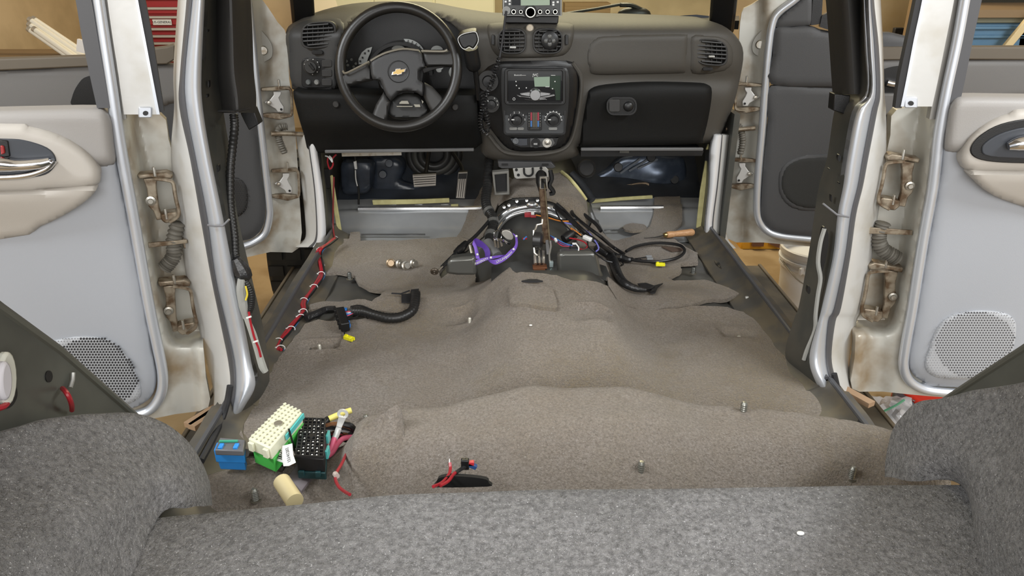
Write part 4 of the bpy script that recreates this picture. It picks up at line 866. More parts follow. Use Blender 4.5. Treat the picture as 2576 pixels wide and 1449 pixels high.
for x in (1336.5, 1354): 
    B().prism([W(a, b, DCC-.004) for a, b in ((x-2, 283), (x+2, 283), (x+2, 303), (x-2, 303))], (0, .004, 0)).o('red_scale', M('red_print', (.32, .03, .05), .5), sp_)
    B().prism([W(a, b, DCC-.004) for a, b in ((x-2, 304), (x+2, 304), (x+2, 319), (x-2, 319))], (0, .004, 0)).o('blue_scale', M('blue_print', (.05, .16, .40), .5), sp_)
for x in (1341, 1344, 1347, 1350): B().bar(W(x, 283, DCC-.004), W(x, 320, DCC-.004), .0012, .001).o('slider_slot', M('slot_tan', (.35, .28, .18), .5), sp_)
for y in (285, 291, 298, 305, 312, 317):
    for x in (1331, 1359): B().box(W(x, y, DCC-.004), (.002, .001, .0012)).o('tick', M('mark_grey', (.5, .5, .48), .5), sp_)
B().box(W(1345, 323, DCC-.006), (.03, .006, .007)).o('slider_grip', darkpl, sp_, bev=.001)
for (x, w_) in ((1291, 10), (1310, 8), (1391, 11)): B().prism([W(p, q, DCC-.003) for p, q in rrect(x, 324, w_, 3.6, 3.2)], (0, .005, 0)).o('push_button', M('button_grey', (.22, .22, .21), .4), cc, bev=.001)
# ---------------------------------------------------------------- stereo
st = T('car_stereo', 'glossy black double-height car stereo with round silver volume knob', 'stereo', W(1346, 262, dc(218)))
DST = dc(218)-.002
gloss = M('gloss_black', (.006, .006, .007), .08)
B().ring([W(x, y, DST-.008) for x, y in rrect(1346, 218, 77, 46, 9, 4)], [W(x, y, DST-.008) for x, y in rrect(1346, 218, 69, 40, 5, 4)], (0, .02, 0)).o('surround', blackpl, st, bev=.002)
B().prism([W(x, y, DST) for x, y in rrect(1346, 218, 68, 40, 3, 3)], (0, .012, 0)).o('face', gloss, st)
B().prism([W(x, y, DST-.002) for x, y in ((1343, 194), (1383, 193), (1383, 218), (1345, 218))], (0, .004, 0)).o('screen', M('lcd_grey_green', (.20, .27, .20), .35), st)
B().prism([W(x, y, DST-.001) for x, y in ((1384, 186), (1411, 184), (1409, 252), (1398, 252), (1396, 226), (1384, 224))], (0, .004, 0)).o('green_reflector_panel', M('dark_green_gloss', (.02, .035, .022), .15), st)
text('lettering', 'JVC', W(1347, 189, DST-.003), (1, 0, 0), (0, 0, 1), .011, white, st)
text('lettering', 'Bluetooth', W(1303, 189, DST-.003), (1, 0, 0), (0, 0, 1), .006, white, st)
B().bar(W(1313, 189.4, DST-.003), W(1323, 189.4, DST-.003), .0015, .001).o('small_print', M('mark_grey', (.5, .5, .48), .5), st)
B().bar(W(1386, 189.4, DST-.003), W(1397, 189.4, DST-.003), .0018, .001).o('small_print', white, st)
for (x, y) in ((1298, 205), (1299, 215), (1306, 222), (1324, 221), (1396, 205), (1390, 223)): B().box(W(x, y, DST-.002), (.003, .002, .003)).o('button_mark', white, st)
B().bar(W(1372, 218.5, DST-.003), W(1382, 218.5, DST-.003), .0014, .001).o('small_print', white, st)
bar_ = M('brushed_steel', (.45, .45, .45), .25, .9)
for P in ([(1308, 236), (1334, 232), (1334, 243), (1311, 239)], [(1385, 236), (1358, 232), (1358, 243), (1382, 239)], [(1300, 240), (1312, 243), (1340, 246), (1340, 248), (1308, 244)], [(1394, 238), (1396, 241), (1380, 245), (1356, 248), (1356, 246)]):
    B().prism([W(x, y, DST-.006) for x, y in P], (0, .008, 0)).o('silver_bar', bar_, st, bev=.001)
B().lathe([(0, .020), (.0155, .020), (.017, .017), (.0175, .004), (.020, .001)], W(1346, 237, DST), (0, -1, 0), 28).o('volume_knob', bar_, st)
B().tube([W(x, y, DST-.004) for x, y in ((1320, 250), (1345, 252.5), (1374, 250))], .001, 5).o('silver_line', bar_, st)
B().prism([W(x, y, DST-.003) for x, y in ((1356, 247.5), (1372, 248), (1376, 251), (1358, 251))], (0, .003, 0)).o('silver_wedge', bar_, st)
B().tube([W(x, y, DST-.003) for x, y in ell(1293, 249, 3, 3, 10)], .0007, 5, 0, True).o('aux_ring', white, st)
# ---------------------------------------------------------------- two-way radio on the dash
tr_ = T('two_way_radio', 'black two-way radio with knob row standing on top of the dashboard', 'radio', W(1338, 50, 2.45))
DTR = 2.43
B().prism([W(x, y, DTR) for x, y in ((1264, 40), (1264, -60), (1414, -60), (1414, 40), (1362, 40), (1352, 45), (1318, 45), (1308, 40))], (0, .06, 0)).o('faceplate', M('radio_dark', (.02, .021, .02), .3), tr_, bev=.003)
B().ring([W(x, y, DTR-.002) for x, y in ((1265, 40), (1265, -60), (1413, -60), (1413, 40))], [W(x, y, DTR-.002) for x, y in ((1268, 38), (1268, -58), (1410, -58), (1410, 38))], (0, .004, 0)).o('edge_frame', M('radio_edge', (.18, .18, .17), .3, .5), tr_)
B().prism([W(x, y, DTR-.004) for x, y in ((1288, 13), (1288, -50), (1386, -50), (1386, 13))], (0, .006, 0)).o('screen_bezel', gloss, tr_)
B().prism([W(x, y, DTR-.006) for x, y in ((1310, 14), (1310, -45), (1383, -45), (1383, 13))], (0, .006, 0)).o('screen', M('lcd_pale_green', (.26, .33, .24), .3), tr_)
for (x, r) in ((1292, .010), (1310, .008), (1358, .009), (1377, .009), (1396, .010)):
    o = B().lathe([(0, .012), (r*.75, .012), (r*.85, .004), (r, .003), (r, 0)], W(x, 29, DTR), (0, -1, 0), 18).o('knob', M('radio_knob', (.05, .05, .05), .25), tr_)
    B().lathe([(r*.45, .0125), (r*.5, .0135), (r*.7, .0135), (r*.75, .0125)], W(x, 29, DTR), (0, -1, 0), 18).o('knob_ring', M('radio_knob_ring', (.6, .6, .56), .25, .6), o)
o = B().lathe([(0, .016), (.015, .016), (.018, .006), (.021, .003), (.021, 0)], W(1334, 30, DTR), (0, -1, 0), 24).o('main_knob', M('radio_knob', (.05, .05, .05), .25), tr_)
B().lathe([(.012, .0165), (.0125, .0175), (.015, .0175), (.0155, .0165)], W(1334, 30, DTR), (0, -1, 0), 24).o('knob_ring', MATS['radio_knob_ring'], o)
ringk(1274, 26, DTR, .012, MATS['radio_edge'], tr_, 'microphone_jack')
for (x, y) in ((1272, 4), (1282, 2), (1282, 10), (1392, 6), (1403, 5), (1392, 12)): B().box(W(x, y, DTR-.002), (.006, .002, .005)).o('button_print', white, tr_)
B().prism([W(x, y, DTR+.03) for x, y in ((1270, 40), (1406, 40), (1404, 60), (1270, 58))], (0, .03, 0)).o('mount_bracket', blackpl, tr_, bev=.003)
# microphone cord: straight lead then a coil that hangs in a loop
mc = T('microphone_cord', 'black coiled microphone cord hanging from the radio past the stereo', 'cord', W(1220, 335, 2.38))
lead = [(1274, 28), (1271, 45), (1267, 80), (1262, 115), (1257, 145)]
B().tube([W(x, y, 2.41-.0004*(y-28)) for x, y in lead], .0035, 6, 5).o('lead', rubber, mc)
path = cr([W(x, y, d) for x, y, d in ((1257, 145, 2.37), (1248, 175, 2.36), (1238, 205, 2.355), (1226, 235, 2.35), (1216, 262, 2.345), (1210, 290, 2.345), (1209, 312, 2.345), (1214, 328, 2.345), (1222, 334, 2.34), (1227, 322, 2.335), (1226, 300, 2.335), (1220, 270, 2.335), (1215, 245, 2.34), (1212, 230, 2.345))], 60)
coil = []
acc = 0
for i, p in enumerate(path):
    t = (path[min(i+1, len(path)-1)]-path[max(i-1, 0)]).normalized(); x = t.cross(Vector((0, 1, 0))).normalized(); y = t.cross(x)
    if i: acc += (p-path[i-1]).length
    a = acc/.0085*2*math.pi; coil.append(p+x*(.0065*math.cos(a))+y*(.0065*math.sin(a)))
B().tube(coil, .0021, 5).o('coil', M('cord_black', (.014, .014, .015), .3), mc)
# phone mount clipped in the centre vent
pm = T('vent_phone_mount', 'small round black magnetic phone mount clipped to the centre air vent', 'phone mount', W(1383, 120, 2.40))
B().lathe([(0, .012), (.018, .012), (.026, .008), (.028, 0), (.02, -.01)], W(1383, 101, 2.405), (0, -1, .05), 28).o('disc', blackpl, pm)
for (x, y) in ((1383, 92), (1383, 111), (1374, 103), (1392, 103)): B().ball(W(x, y, 2.393), .007, (1, .4, 1), 6).o('pad', M('pad_grey', (.10, .10, .095), .35), pm)
B().box(W(1383, 102, 2.390), (.010, .004, .010)).o('boss', darkpl, pm, bev=.002)
# ---------------------------------------------------------------- steering column and wheel
SW = Frame(W(1003, 170, 2.36), (1, 0, 0), (0, .28, .96))
col = T('steering_column', 'black steering column cover behind the wheel', 'steering column', W(1010, 300, 2.5))
B().tube([SW.w(0, -.015, -.03), SW.w(.0, -.02, -.10), SW.w(.005, -.06, -.30)], [.07, .08, .085], 20).o('shroud', blackpl, col)
B().tube([SW.w(.04, -.01, -.05), SW.w(.11, .012, -.05), SW.w(.15, .02, -.05)], [.010, .008, .010], 8).o('stalk', M('stalk_grey', (.08, .08, .08), .4), col)
for (x, y, w_, h_) in ((1106, 174, 9, 7), (1138, 180, 9, 12)): B().prism([SW.px(p, q, -.10) for p, q in sm2([(x-w_, y), (x-2, y-h_), (x+w_, y-h_*.6), (x+w_*.5, y+h_*.2), (x+w_*.3, y+h_), (x-w_*.6, y+h_)])], SW.n*-.006).o('cluster_sliver', gauge, col)
sw = T('steering_wheel', 'black four-spoke steering wheel with gold bowtie emblem', 'steering wheel', SW.w(0, -.18, 0))
RW = .1755
rimp = [SW.w(RW*math.cos(2*math.pi*k/72), RW*math.sin(2*math.pi*k/72), 0) for k in range(72)]
B().tube(rimp, .0165, 16, 0, True, up=SW.n).o('rim', M('wheel_rubber', (.016, .015, .014), .30, bump=.12, bscale=700), sw, smooth=80)
def swp(nm, P, c, mat, th=.02, rw=6, rd=.008, step=6, par=None):
    b = clipgrid(P, step); b.verts.index_update()
    def fn(x, y):
        e = 1-min(1, polydist(x, y, P)/rw); return SW.px(x, y, (c(x, y) if callable(c) else c)-rd*(1-math.sqrt(max(0, 1-e*e))))
    V, F = skirt(b, fn, SW.n*-th); b.free(); return O(nm, V, F, mat, par or sw, smooth=50)
hubm = M('hub_grey', (.030, .030, .031), .5, bump=.1, bscale=600); spokem = M('spoke_charcoal', (.024, .023, .022), .5)
swp('airbag_cover', sm2([(931, 154), (952, 141), (975, 131), (1014, 123), (1056, 127), (1064, 150), (1069, 168), (1054, 176), (1055, 203), (1064, 209), (1062, 240), (1050, 233), (1025, 228), (1000, 233), (981, 252), (964, 224), (956, 202), (937, 199), (932, 175)], 2), lambda x, y: .024, hubm)
swp('spoke', [(928, 156), (868, 184), (856, 178), (852, 200), (868, 218), (900, 208), (936, 200), (932, 176)], .012, spokem)
swp('spoke', [(1061, 130), (1122, 129), (1140, 122), (1150, 160), (1140, 168), (1110, 164), (1072, 167), (1064, 150)], .012, spokem)
swp('spoke', [(966, 230), (981, 254), (975, 280), (968, 318), (930, 306), (946, 262)], .004, spokem)
swp('spoke', [(1066, 206), (1088, 218), (1112, 244), (1128, 262), (1098, 302), (1078, 270), (1064, 240)], .004, spokem)
swp('lower_shroud', sm2([(981, 256), (1000, 238), (1026, 232), (1052, 238), (1064, 252), (1076, 272), (1070, 292), (1030, 300), (985, 296), (974, 278)]), -.02, M('shroud_black', (.006, .006, .006), .5), .03)
for P in ([(1004, 258), (1010, 253), (1026, 253), (1030, 262), (1004, 262)], [(997, 266), (1038, 266), (1038, 269.5), (998, 269.5)], [(1040, 262), (1056, 262), (1058, 270), (1044, 270)], [(1060, 250), (1066, 256), (1062, 262)]):
    B().prism([SW.px(x, y, .0) for x, y in P], SW.n*-.01).o('horn_contact', M('contact_metal', (.20, .19, .16), .4, .7), sw, bev=.001)
glint_m = M('spoke_glint_tan', (.22, .20, .16), .3, .3)  # yellow light caught on the plastic edges, put into a paler tube colour
for P in ([(862, 178), (870, 184), (900, 170), (929, 155)], [(932, 153), (952, 141), (976, 131), (1014, 123), (1054, 127)], [(1060, 128), (1090, 129), (1116, 129), (1125, 125)]):
    B().tube([SW.px(x, y, .024) for x, y in P], .0032, 6, 4).o('spoke_edge_glint', glint_m, sw)
B().tube([SW.px(x, y, .026) for x, y in ell(1002, 180, 26, 27, 32)], .0012, 5, 0, True).o('badge_ring', blackpl, sw)
bow = [(745, 670), (760, 625), (795, 615), (800, 585), (868, 575), (872, 592), (940, 578), (925, 625), (890, 632), (885, 655), (820, 670), (815, 658)]
bow = [(840+x/5.175, 60+y/5.175) for x, y in bow]; bc = (sum(p[0] for p in bow)/12, sum(p[1] for p in bow)/12)
em = B().prism([SW.px(x, y, .031) for x, y in bow], SW.n*-.006).o('emblem', chrome, sw, bev=.0006)
B().prism([SW.px(bc[0]+(x-bc[0])*.80, bc[1]+(y-bc[1])*.72, .033) for x, y in bow], SW.n*-.004).o('emblem_gold', M('gold_paint', (.55, .38, .14), .35, .5), em)
# gear selector on the column
gs_ = T('gear_selector', 'black column gear lever with chrome-rimmed knob right of the wheel', 'gear lever', W(1196, 250, 2.42))
kn = sm2([(1152, 100), (1157, 90), (1170, 84), (1194, 80), (1201, 88), (1203, 104), (1194, 120), (1188, 123), (1180, 119), (1170, 124), (1160, 118)])
B().prism([W(x, y, 2.33) for x, y in kn], (0, .035, .01)).o('knob', blackpl, gs_, bev=.006)
B().tube([W(x, y, 2.328) for x, y in kn], .0011, 6, 0, True).o('knob_rim', M('knob_rim_chrome', (.8, .8, .78), .2, .7), gs_)
B().tube([W(1184, 120, 2.36), W(1190, 160, 2.38), W(1196, 165, 2.40)], [.022, .024, .018], 12, 4).o('boot', blackpl, gs_)
B().tube([W(1194, 160, 2.40), W(1200, 210, 2.42), W(1204, 250, 2.44)], .008, 8, 3).o('stem', blackpl, gs_)
# ================================================================== front floor, tunnel and under-dash things
def gtube(pts, r, off=.018, n=7, sm=5, **k): return B().tube([G(x, y, off+(r if not isinstance(r, (list, tuple)) else r[0])) for x, y in pts], r, n, sm, **k)
wire = {c: M('wire_'+c, v, .35) for c, v in dict(red=(.34, .015, .025), blue=(.05, .22, .60), black=(.012, .012, .013), orange=(.65, .22, .04), pink=(.60, .10, .16), brown=(.16, .07, .03), purple=(.2, .2, .6), white=(.7, .7, .68), darkred=(.20, .025, .025), grey=(.25, .25, .25), yellow=(.7, .55, .05)).items()}
foam = M('yellow_foam', (.62, .58, .28), .8, 0, (.52, .47, .22), 30)
ybright = M('yellow_plastic', (.85, .80, .02), .4)
# silver tunnel arch
ta = T('tunnel_arch', 'shiny silver tunnel flange arching behind the parking brake lever', 'car panel', W(1340, 560, 2.34))
AR = [(1236, 600), (1243, 575), (1260, 549), (1285, 530), (1315, 521), (1345, 519), (1380, 523), (1410, 537), (1432, 556), (1446, 580)]
shiny = M('shiny_silver_paint', (.62, .63, .64), .16, .9)
B().tube([W(x, y, 2.335) for x, y in AR], .014, 12, 5).o('flange', shiny, ta)
B().tube([W(1340+(x-1340)*.90, 600-(600-y)*.84, 2.325) for x, y in AR], .006, 10, 5).o('inner_bead', shiny, ta)
rows = []
for k in range(13):
    t = k/12; a = cr([W(x, y, 2.34) for x, y in AR], 3)[int(t*27)]
    rows.append([a, Vector((a.x, 2.38, a.z-.012)), Vector((lerp(a.x, XT, .3), 2.39, a.z-.05)), Vector((lerp(a.x, XT, .4), 2.36, .10))])
B().grid(rows).o('back_wall', greymetal, ta)
B().prism([W(x, y, 2.32) for x, y in ((1286, 500), (1362, 497), (1368, 512), (1300, 517))], (0, .02, -.003)).o('top_plate', M('dark_glossy_panel', (.05, .05, .05), .25, .5), ta, bev=.003)
for (x, y) in ((1300, 506), (1325, 504), (1352, 504), (1268, 521), (1280, 516)): B().lathe([(0, .005), (.005, .004), (.006, 0)], W(x, y, 2.315), (0, -1, .4), 10).o('rivet', shiny, ta)
B().ball(W(1339, 516, 2.315), .016, (1.3, .7, .8), 8).o('boss', shiny, ta)
rows = [[Vector((XT+.215*math.sin(math.radians(a)), y, max(.02, h*math.cos(math.radians(a))**.5))) for a in range(-54, 55, 9)] for y, h in ((1.955, .118), (1.99, .112), (2.05, .105), (2.12, .100))]
B().grid(rows).o('tunnel_skin', M('tunnel_grey', (.085, .085, .08), .3, .5), ta, smooth=80)
for P, d in (([(1402, 640), (1420, 634), (1492, 634), (1504, 645), (1514, 688), (1532, 722), (1490, 712), (1440, 708), (1404, 694)], 2.0), ([(1122, 664), (1132, 652), (1160, 648), (1196, 646), (1200, 694), (1150, 694), (1120, 690)], 2.03)):
    B().prism([W(x, y, d) for x, y in P], (0, .05, -.004)).o('tunnel_shoulder', M('shoulder_grey', (.13, .13, .12), .28, .5), ta, bev=.010)
# console bracket plates under the stack
cb = T('console_bracket', 'pale metal mounting plate with U-shaped slot under the centre stack', 'bracket', W(1335, 450, 2.44))
B().prism([W(x, y, 2.43) for x, y in ((1290, 424), (1372, 420), (1380, 428), (1380, 446), (1300, 450), (1294, 446))], (0, .006, .0)).o('plate', M('pale_zinc', (.50, .49, .46), .4, .5), cb, bev=.001)
B().tube([W(x, y, 2.428) for x, y in ((1318, 423), (1319, 436), (1325, 442), (1334, 442), (1340, 436), (1340, 422))], .0035, 6, 4).o('slot', blackpl, cb)
for (x, y) in ((1299, 427), (1361, 423), (1304, 440)): B().lathe([(0, .002), (.005, .002), (.005, 0)], W(x, y, 2.43), (0, -1, 0), 10).o('hole', blackpl, cb)
B().prism([W(x, y, 2.45) for x, y in ((1252, 406), (1386, 408), (1398, 420), (1392, 424), (1262, 424), (1254, 420))], (0, .03, 0)).o('stack_tray', M('tray_grey', (.05, .05, .052), .45), cb, bev=.002)
for x in (1270, 1372): B().box(W(x, 414, 2.447), (.02, .004, .006)).o('slot_hole', blackpl, cb)
br = T('duct_frame', 'open grey rectangular duct frame left of the console bracket', 'duct', W(1260, 490, 2.42))
B().ring([W(x, y, 2.42) for x, y in ((1238, 434), (1280, 430), (1282, 490), (1244, 492))], [W(x, y, 2.42) for x, y in ((1244, 440), (1275, 437), (1276, 485), (1248, 487))], (0, .03, 0)).o('frame', M('frame_grey', (.16, .155, .14), .5), br, bev=.002)
B().prism([W(x, y, 2.44) for x, y in ((1242, 438), (1277, 435), (1278, 486), (1247, 489))], (0, .01, 0)).o('opening', blackpl, br)
# parking brake
pb = T('parking_brake', 'rusty brown parking brake lever with ratchet and cable on the tunnel', 'brake lever', G(1365, 684))
L0, L1 = W(1376, 612, 2.10), W(1363, 462, 2.28)
B().bar(L0, L1, .022, .012, (0, -1, 0)).o('lever', rust, pb, bev=.003)
B().bar(L0+Vector((.008, -.004, 0)), L1+Vector((.008, -.004, 0)), .003, .016, (0, -1, 0)).o('lever_edge', M('olive_steel', (.28, .24, .16), .4, .7), pb)
B().tube([W(1365, 480, 2.265), W(1363, 460, 2.285), W(1361, 440, 2.31), W(1360, 432, 2.32)], [.013, .018, .018, .010], 12, 3).o('grip_sleeve', blackpl, pb)
B().ring([W(x, y, 2.255) for x, y in ((1358, 446), (1376, 446), (1378, 475), (1358, 475))], [W(x, y, 2.255) for x, y in ((1361, 449), (1373, 449), (1375, 474), (1361, 474))], (0, .012, 0)).o('grip_clip', steel, pb)
B().tube([W(x, y, 2.29) for x, y in ((1384, 428), (1388, 450), (1382, 466), (1390, 478), (1392, 486), (1382, 488))], .007, 6, 3).o('release_rod', blackpl, pb)
B().tube([W(x, y, d) for x, y, d in ((1364, 552, 2.14), (1363, 563, 2.13), (1350, 566, 2.12), (1347, 576, 2.11), (1343, 580, 2.10), (1343, 610, 2.08), (1345, 636, 2.06), (1352, 642, 2.05))], .003, 6).o('ratchet_wire', M('bright_wire', (.7, .68, .62), .3, .8), pb)
B().lathe([(.0, .014), (.014, .014), (.024, .011), (.024, -.011), (.014, -.014), (0, -.014)], W(1353, 604, 2.08), (1, -.25, 0), 20).o('pulley', M('dark_steel', (.10, .10, .10), .3, .8), pb)
B().lathe([(.025, .003), (.029, 0), (.025, -.003), (.022, 0), (.025, .003)], W(1362, 605, 2.085), (1, -.25, 0), 20).o('pulley_rim', steel, pb)
for k in range(5): B().tube([W(1346+5*k, 632, 2.075), W(1346.5+5*k, 648, 2.05), W(1347+5*k, 664, 2.03)], .0052, 6, 3).o('spring_coil', M('dark_steel', (.10, .10, .10), .3, .8) if k % 2 else steel, pb)
B().bar(W(1376, 604, 2.08), W(1379, 640, 2.06), .009, .006, (0, -1, 0)).o('pawl_plate', M('dark_steel', (.10, .10, .10), .3, .8), pb)
B().tube([W(x, y, 2.055) for x, y in ((1384, 606), (1386, 620), (1382, 640), (1384, 668), (1378, 676))], .003, 6).o('cable_end', MATS['bright_wire'], pb)
B().box(W(1387, 664, 2.05), (.012, .012, .018)).o('switch_body', M('pale_teal', (.35, .42, .42), .4), pb, bev=.002)
B().bar(W(1340, 672, 2.03), W(1376, 670, 2.03), .03, .006, (0, 0, 1)).o('base_bracket', M('red_rust', (.18, .07, .03), .6, .3), pb, bev=.002)
B().bar(W(1342, 682, 2.0), W(1372, 680, 2.0), .02, .005, (0, 0, 1)).o('base_plate', M('red_rust', (.18, .07, .03), .6, .3), pb, bev=.002)
B().tube([W(1387, 676, 2.03), W(1382, 684, 2.0), W(1374, 692, 1.97)], .0018, 5, 3).o('switch_wire', M('teal_wire', (.3, .42, .4), .4), pb)
# lanyard and keys
lan = T('lanyard', 'purple lanyard with white university lettering on the tunnel', 'lanyard', G(1235, 672))
pur = M('purple_ribbon', (.17, .08, .48), .6, 0, (.22, .11, .56), 40); pdk = M('purple_ribbon_back', (.08, .03, .26), .65)
def ribbon(A, Bq, d, mat, nm):
    a = cr([W(x, y, d+dx) for x, y, dx in A], 5); b = cr([W(x, y, d+dx) for x, y, dx in Bq], 5)
    return B().grid([a, [(p+q)/2 for p, q in zip(a, b)], b], (0, .0016, 0)).o(nm, mat, lan, smooth=70)
ribbon([(1193, 601.5, .02), (1199, 600, .03), (1213.5, 608, .04), (1228, 622, .04), (1233, 633.5, .03), (1233, 645, .02)], [(1191, 605, .02), (1199, 618, .03), (1211.5, 623, .04), (1218, 631.5, .04), (1220, 640, .03), (1220, 646, .02)], 2.05, pdk, 'loop_back')
ribbon([(1188, 614, .01), (1193, 626, .008), (1195.6, 642, 0), (1198, 651, 0)], [(1191.5, 603, .02), (1200, 622, .014), (1205, 642, .006), (1207, 651, 0)], 2.05, pur, 'loop_front')
ribbon([(1189, 658, -.01), (1205, 652, -.012), (1225, 647, -.01), (1247, 643.5, 0), (1270, 641, .01)], [(1192, 670, -.01), (1207, 663, -.012), (1224, 655, -.01), (1245, 650, 0), (1270, 645, .01)], 2.05, pur, 'strap_left')
ribbon([(1226, 654, -.004), (1246, 653.5, -.012), (1267, 645, -.012), (1281, 631.5, -.004), (1295, 618, .01), (1296, 599, .02), (1289, 586, .03)], [(1231, 660, -.004), (1247, 665.5, -.012), (1267, 657.5, -.012), (1285, 643, -.004), (1299, 626.5, .01), (1303, 612, .02), (1301, 594, .03)], 2.05, pur, 'strap_right')
def along(s, P, size, c):
    a, b = W(*P[0]), W(*P[1]); u = (b-a).normalized(); n = Vector((0, -1, 0)); v = n.cross(u); text('lettering', s, (a+b)/2, u, v, size, white, lan, .0004)
along('UNIVERSITY', ((1195, 664, 2.033), (1225, 651, 2.033)), .0088, 0)
along('BAPTIST', ((1275, 646, 2.034), (1247, 659.5, 2.032)), .0095, 0); along('HOMA', ((1287, 633.5, 2.044), (1275, 645.5, 2.036)), .0075, 0)
for (x, y, d) in ((1292, 627, 2.05), (1201, 640, 2.045), (1235, 648, 2.036), (1299, 594, 2.06)): B().ball(W(x, y, d), .0035, (1, .3, 1), 6).o('seal_print', white, lan)
keys = T('key_bunch', 'bunch of silver keys on a ring beside the purple lanyard', 'keys', G(1262, 630))
B().tube([W(1252+10*math.cos(a), 592+12*math.sin(a), 2.10+.01*math.cos(a)) for a in [2*math.pi*k/20 for k in range(20)]], .0014, 6, 0, True).o('ring', chrome, keys)
B().prism([W(v.x, v.y, 2.09) for v in cr([(1262, 585, 0), (1272, 580, 0), (1284, 584, 0), (1291, 595, 0), (1288, 603, 0), (1276, 602, 0), (1266, 594, 0)], 3, True)], (0, .004, .002)).o('key_head', M('key_grey', (.42, .40, .36), .45, .5), keys, bev=.001)
B().bar(W(1262, 579, 2.10), W(1290, 577, 2.10), .004, .004).o('clasp', chrome, keys)
for (x0, y0, x1, y1) in ((1243, 598, 1247, 622), (1252, 602, 1254, 624), (1258, 600, 1263, 620), (1265, 604, 1277, 612), (1246, 600, 1268, 606)):
    B().bar(W(x0, y0, 2.10), W(x1, y1, 2.08), .006, .002, (0, -1, 0)).o('key_blade', chrome, keys)
B().bar(W(1262, 604, 2.10), W(1284, 612, 2.095), .01, .008).o('fob', blackpl, keys, bev=.002)
# left conduit and shift cable
co = T('corrugated_conduit', 'black corrugated conduit running down the left side of the tunnel', 'conduit', G(1235, 620))
pts = cr([W(x, y, d) for x, y, d in ((1232, 395, 2.55), (1229, 430, 2.48), (1226, 470, 2.42), (1222, 500, 2.36), (1226, 525, 2.32), (1238, 545, 2.29), (1240, 570, 2.25), (1232, 600, 2.19), (1233, 625, 2.14), (1242, 640, 2.10))], 14)
B().tube(pts, [.016*(1+.06*math.sin(i*2.2)) for i in range(len(pts))], 10).o('hose', M('conduit_black', (.014, .014, .014), .4), co, smooth=70)
for i in (58, 76, 92): B().tube([pts[i], pts[i+4]], .0185, 12).o('tape_band', M('tape_grey', (.10, .10, .095), .4), co)
B().tube([W(1226, 612, 2.15), W(1240, 632, 2.11), W(1250, 645, 2.09)], .018, 10, 3).o('grey_sleeve', M('sleeve_grey', (.14, .14, .14), .5), co)
sc = T('shift_cable', 'black gear shift cable with eyelet end lying left of the tunnel', 'cable', G(1095, 685))
B().tube([W(1246, 538, 2.30), W(1200, 590, 2.20), W(1165, 620, 2.14)], .0055, 8, 4).o('sheath', wire['black'], sc)
B().tube([W(1172, 612, 2.155), W(1158, 628, 2.12), W(1147, 636, 2.10)], [.010, .014, .010], 10, 3).o('ferrule', blackpl, sc)
B().tube([W(1150, 634, 2.105), W(1128, 656, 2.05), W(1112, 672, 2.02)], .006, 8, 3).o('inner_sheath', wire['black'], sc)
B().tube([W(1114, 670, 2.02), W(1102, 680, 2.0)], .0028, 8).o('core_wire', steel, sc)
B().tube([W(1093+7*math.cos(a), 683+5*math.sin(a), 1.99+.006*math.sin(a)) for a in [2*math.pi*k/12 for k in range(12)]], .0045, 8, 0, True).o('eyelet', M('dark_bronze', (.10, .08, .06), .4, .5), sc)
B().tube([W(1182, 618, 2.13), W(1184, 628, 2.12), W(1187, 640, 2.11)], .005, 8).o('bracket_pin', steel, sc)
# pedals and footwell
def pedal(P, d, label, nrib, vert, arm):
    t = T('pedal', label, 'pedal', W(P[2][0], P[2][1], d))
    B().prism([W(x, y, d) for x, y in P], (0, .015, .004)).o('pad', blackpl, t, bev=.002)
    B().ring([W(x, y, d-.003) for x, y in P], [W(lerp(x, sum(p[0] for p in P)/4, .07), lerp(y, sum(p[1] for p in P)/4, .09), d-.003) for x, y in P], (0, .006, 0)).o('pad_rim', M('worn_pad_rim', (.30, .28, .25), .5), t)
    for k in range(nrib):
        f = (k+.7)/(nrib+.4)
        if vert: a = (lerp(P[0][0], P[1][0], f), lerp(P[0][1], P[1][1], f)); b = (lerp(P[3][0], P[2][0], f), lerp(P[3][1], P[2][1], f)); a = (lerp(a[0], b[0], .25), lerp(a[1], b[1], .25)); b = (lerp(b[0], a[0], .05), lerp(b[1], a[1], .05))
        else: a = (lerp(P[0][0], P[3][0], f), lerp(P[0][1], P[3][1], f)); b = (lerp(P[1][0], P[2][0], f), lerp(P[1][1], P[2][1], f))
        B().bar(W(a[0], a[1], d-.004), W(b[0], b[1], d-.004), .005, .006, (0, -1, 0)).o('rib', M('worn_rib', (.42, .39, .35), .5), t)
    B().tube([W(x, y, dd_) for x, y, dd_ in arm], .008, 8, 3).o('arm', blackpl, t)
pedal([(1038, 440), (1097, 437), (1096, 467), (1042, 471)], 2.74, 'wide brake pedal with horizontal worn ribs', 5, False, ((1068, 452, 2.76), (1075, 410, 2.82), (1080, 375, 2.86)))
pedal([(1153, 434), (1176, 433), (1169, 499), (1147, 498)], 2.72, 'narrow accelerator pedal with vertical worn ribs', 4, True, ((1164, 436, 2.74), (1160, 418, 2.80), (1138, 384, 2.86)))
boot = T('column_boot', 'round black rubber steering column boot on the firewall', 'boot', W(1090, 440, 2.95))
for (r, d, c) in ((62, 2.96, (.03, .03, .03)), (48, 2.94, (.055, .055, .05)), (34, 2.93, (.03, .03, .03))):
    P = [(1092+r*math.cos(a), 388+r*.92*math.sin(a)) for a in [2*math.pi*k/28 for k in range(28)]]
    B().tube([W(x, y, d) for x, y in P], .016, 10, 0, True).o('ring', M('boot_%d' % r, c, .35), boot)
B().prism([W(1092+36*math.cos(a), 388+34*math.sin(a), 2.97) for a in [2*math.pi*k/24 for k in range(24)]], (0, .02, 0)).o('centre', blackpl, boot)
insul = M('navy_insulation_gloss', (.022, .028, .040), .3, 0, (.045, .055, .075), 12)
